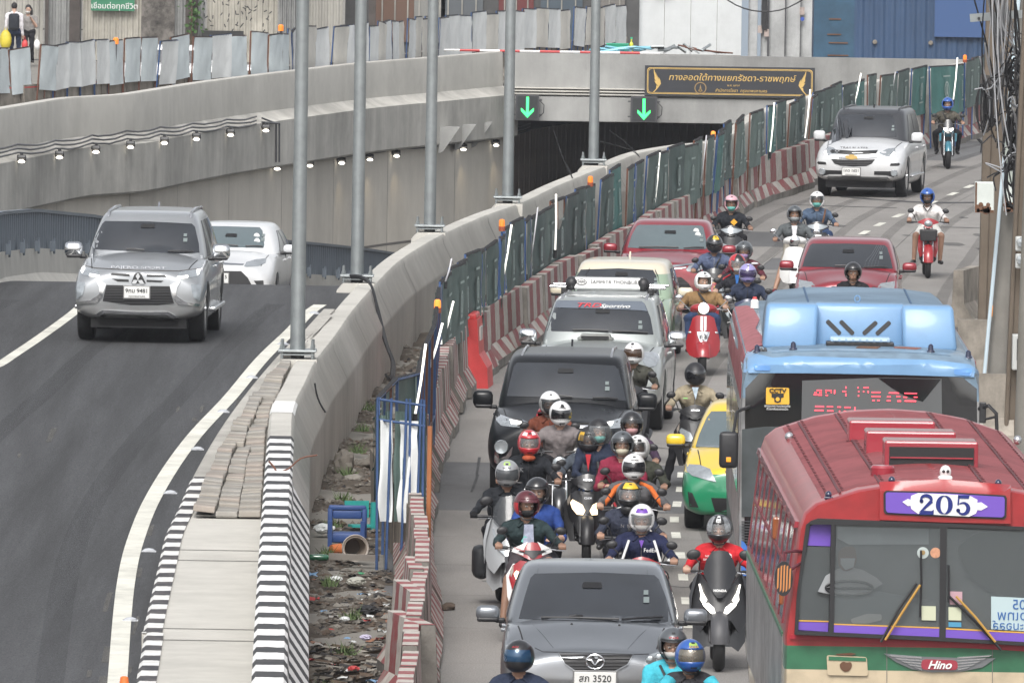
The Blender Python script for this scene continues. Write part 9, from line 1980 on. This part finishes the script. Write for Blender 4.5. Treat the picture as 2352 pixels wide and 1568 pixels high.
t,s_,C,H,b,o = rider(1443.8,1140.8,'rider in navy pullover with yellow topped helmet and black hood over the face',dict(top=C_('navy_pullover',(.03,.035,.055)),pants=BLKT,skin=SK[0],helmet='full_open',hc=HB,gfx=[(-48,48,31,66,HY)],mask=MSK['black'],visor=CLV),('round',SC['black'],SC['black'],OFFL,'motorcycle'),blab='motorcycle of the rider with the yellow topped helmet',fine=True,rz=.08)
text('N  N V',.05,SLV,'lettering',t,loc=(-.02,.69,1.1)); mb = MB(); mb.ell((0,.82,1.27),(.09,.09,.07),12); mb.build('hood',BPL,t,smooth=9)
t,s_,C,H,b,o = rider(1474,1194.4,'courier in navy jacket with white chevrons, white helmet with purple patch',dict(top=C_('courier_navy',(.014,.018,.05)),pants=BLKT,skin=SK[0],helmet='open',hc=HW,mask=MSK['white'],visor=CLV,gfx=[(-36,36,36,56,M('patch_purple',(.13,.04,.34),.4))],big=1.06),('click',SC['red'],SC['black'],OFFL),blab='dark red scooter of the courier behind the grey saloon',fine=True)
for s in (-1,1): mb = MB(); mb.tube([(s * .13,.745,1.2),(s * .17,.72,1.08),(s * .2,.71,.98)],.014,6); mb.tube([(s * .31,.7,1.0),(s * .33,.66,.96)],.05,8); mb.build('reflective_band',WHT,t,smooth=.8)
text('FedEx',.055,WHT,'lettering',t,loc=(.09,.685,1.1)); mb = MB(); mb.prism([(-.025,.03),(.025,.03),(0,-.05)],-.01,.01); x_ = mb.build('purple_shirt',M('patch_purple'),t,loc=(0,.735,1.17)); x_.rotation_euler = (-.15,0,0)
t,s_,C,H,b,o = rider(1652.3,1218.8,'rider in bright red jacket with black and silver graphic helmet and teal mask',dict(top=C_('red_jacket',(.42,.018,.025)),pants=BLKT,skin=SK[2],helmet='full_open',hc=HB,mask=MSK['teal'],visor=CLV,gfx=[(-14,14,32,70,HW),(-64,-30,-5,60,M('silver_graphic',(.3,.31,.32),.3,.5,var=.8,scale=14)),(30,64,-5,60,M('silver_graphic'))],htext=('ALMCR',BPL),vent=BPL),('maxi',SCM,SC['black'],LED),blab='black maxi scooter with white V-shaped headlamps at the lower middle',fine=True,zh=1.38)
mb = MB(); mb.lathe([(0,0),(.032,0),(.032,.004),(0,.004)],(.1,.7,1.13),'y',16); mb.build('round_badge',WHT,t); mb = MB(); mb.prism([(.03 * math.cos(math.radians(90 + 36 * i)) * (1 if i % 2 == 0 else .42) + .1,.03 * math.sin(math.radians(90 + 36 * i)) * (1 if i % 2 == 0 else .42) + 1.13) for i in range(10)],.688,.694); mb.build('star',HR_,t)
text('CALTEX',.022,WHT,'lettering',t,loc=(.1,.69,1.08)); text('NINE',.03,WHT,'lettering',t,loc=(-.11,.69,1.13)); text('SIKSING',.03,WHT,'lettering',t,loc=(-.11,.69,1.095)); text('HONDA',.035,WHT,'lettering',b,loc=(0,-.09,.83),rot=(math.radians(68),0,0),bold=.001)
mb = MB(); mb.tube([(0,.8,1.22),(0,.71,1.1),(0,.7,.95)],.004,5); mb.build('zip',BPL,t)
t,s_,C,H,b,o = rider(1192.4,1512.5,'rider in navy jacket with black helmet and blue mirrored visor at the bottom edge',dict(top=C_('navy_jacket'),pants=BLKT,skin=SK[0],helmet='full_dark',hc=HB,visor=M('blue_visor',(.015,.06,.13),.08,.3,coat=1),htext=('AGV',HR_),gfx=[(-30,30,18,22,M('cyan_line',(.1,.4,.6),.3))]),('click',SC['black'],SCM,OFFL),blab='scooter of the rider at the bottom left of the crowd',fine=True)
t,s_,C,H,b,o = rider(1544.9,1483.6,'pillion passenger in turquoise hood with grey helmet and white mask',dict(top=C_('turquoise_cloth',(.06,.42,.52)),pants=JEAN,skin=SK[2],helmet='open',hc=HG,mask=MSK['white'],hands='hold',legs='peg',hy=1.4,htext=('SPACE',HR_)),zh=1.47,cy=1.24,fine=True)
mb = MB(); vs = []; 
for j in range(8):
 for i in range(13): az = lerp(70,290,i / 12); el = lerp(-88,-20,j / 7); vs.append(sph(C,H,az,el,(.125,.13,.13),1.0 + .15 * (7 - j) / 7))
mb.add(vs,[(j * 13 + i,j * 13 + i + 1,(j + 1) * 13 + i + 1,(j + 1) * 13 + i) for j in range(7) for i in range(12)]); mb.build('hood',C_('turquoise_cloth'),t,smooth=9)
t,s_,C,H,b,o = rider(1585,1511,'rider in dark vest over turquoise sleeves with bright blue helmet',dict(top=C_('dark_vest',(.035,.035,.04)),pants=BLKT,skin=SK[1],helmet='full_open',hc=HBL,visor=M('mirror_visor',(.3,.28,.24),.12,.6,alpha=.75),gfx=[(-24,24,42,56,M('yellow_text_patch',(.3,.45,.1),.4))],htext=('INDEX',HY),mask=MSK['black']),('click',SC['navy'],SC['black'],OFFL),blab='scooter carrying the blue helmet and the turquoise hood',fine=True)
mb = MB()
for s in (-1,1): mb.tube([(s * .17,.88,1.2),(s * .25,.8,1.1),(s * .33,.7,1.0)],[.07,.065,.055],10)
mb.build('turquoise_sleeve',C_('turquoise_cloth'),t,smooth=9)
# passenger arm out of the bus window
# pedestrians on the far pavement
def ped(x,ytop,Y,lab,P,rz):
 p = GY(x,ytop,Y); zt_ = p.z; return person('person',lab,P,(p.x - P.get('cx',0),Y,0),rz,fine=False)
pp = dict(zh=1.60,cy=0.,hy=.0,hz=.92,top=C_('white_shirt_cloth',(.6,.58,.6)),pants=C_('navy_trousers',(.02,.03,.06)),skin=SK[2],hands='down',legs='stand',mask=None,face=False)
p_ = GY(33,20,347.); t,*_ = person('person','man in white shirt with dark backpack walking away on the far pavement',pp,(p_.x,347.,0),math.pi,fine=False); t.location.z = GY(33,8,347.).z - 1.71
mb = MB(); mb.ell((0,.02,1.64),(.085,.1,.1),14); mb.build('hair',M('black_hair',(.012,.01,.01),.6),t,smooth=9); mb = MB(); mb.box((0,.17,1.2),(.3,.16,.46),bev=.07); mb.build('backpack',C_('backpack_dark',(.025,.028,.035)),t,smooth=.9)
for s in (-1,1): mb = MB(); mb.tube([(s * .1,.08,1.44),(s * .12,-.02,1.47),(s * .13,-.12,1.35),(s * .14,-.12,1.1)],.018,6); mb.build('backpack_strap',C_('backpack_dark'),t)
z0_ = t.location.z
b_ = thing('carrier_bag','yellow plastic carrier bag in the left hand of the man with the backpack','bag',GY(13,92,346.9)); mb = MB(); mb.ell((0,0,0),(.17,.12,.28),14); mb.tube([(-.05,0,.25),(0,0,.42),(.05,0,.25)],.012,5); mb.build('bag_body',M('bag_yellow',(.55,.45,.04),.5,var=.3),b_,smooth=.9)
pp2 = dict(zh=1.50,cy=0.,hy=0.,hz=.86,top=C_('grey_blouse',(.22,.21,.2)),pants=BLKT,skin=SK[2],hands=('down',(.12,-.12,1.22)),legs='stand',mask=MSK['white'],sleeve='short',yaw=-25)
t2,*_ = person('person','woman in grey blouse with long dark hair and white mask on the far pavement',pp2,(GY(65,30,347.6).x,347.6,0),0,fine=False); t2.location.z = z0_ + .02
mb = MB(); mb.ell((0,.03,1.55),(.09,.1,.1),14); mb.ell((.08,.06,1.42),(.05,.06,.16),10); mb.build('hair',M('black_hair'),t2,smooth=9)
for nm,x,lab,m_ in (('carrier_bag',85,'small white bag held by the woman on the far pavement',WHT),('carrier_bag',57,'small red bag between the two pedestrians',M('red_plastic'))):
 b_ = thing(nm,lab,'bag',GY(x,103,346.8)); mb = MB(); mb.ell((0,0,0),(.09,.07,.14),12); mb.tube([(-.03,0,.12),(0,0,.24),(.03,0,.12)],.008,5); mb.build('bag_body',m_,b_,smooth=.9)
mb = MB(); mb.box((.1,0,0),(2,1.5,.01)); 
# two more arms and heads seen at the edges: bus passenger's elbow
t = thing('person','bus passenger with pale blue sleeve resting an elbow in the window of the red bus','person',(0,0,0)); p_ = GY(*Z(VS,(312,870)),110.5); t.location = (BUS205.location.x - 1.19,110.5,p_.z - 0)
mb = MB(); capsule(mb,(.25,.15,.12),(-.06,.05,-.02),.06,.05); capsule(mb,(-.06,.05,-.02),(.12,-.1,-.16),.045,.035); capsule(mb,(.12,-.1,-.16),(.2,-.14,-.19),.035,.03)
o = mb.build('arm',C_('pale_blue_sleeve',(.35,.42,.5)),t,smooth=9)
# ================================================================ AIR
hz = MB(); hz.box((0,195,3.5),(320,420,23)); ho = hz.build('haze',M('haze_dummy')); ho['kind'] = 'stuff'; ho['label'] = 'thin grey city haze over the road'
hm = bpy.data.materials.new('haze_air'); hm.use_nodes = True; hm.node_tree.nodes.clear(); pv = hm.node_tree.nodes.new('ShaderNodeVolumePrincipled'); pv.inputs['Color'].default_value = (.9,.93,1,1); pv.inputs['Density'].default_value = .00012; hmo = hm.node_tree.nodes.new('ShaderNodeOutputMaterial'); hm.node_tree.links.new(pv.outputs[0],hmo.inputs['Volume'])
ho.data.materials.clear(); ho.data.materials.append(hm)
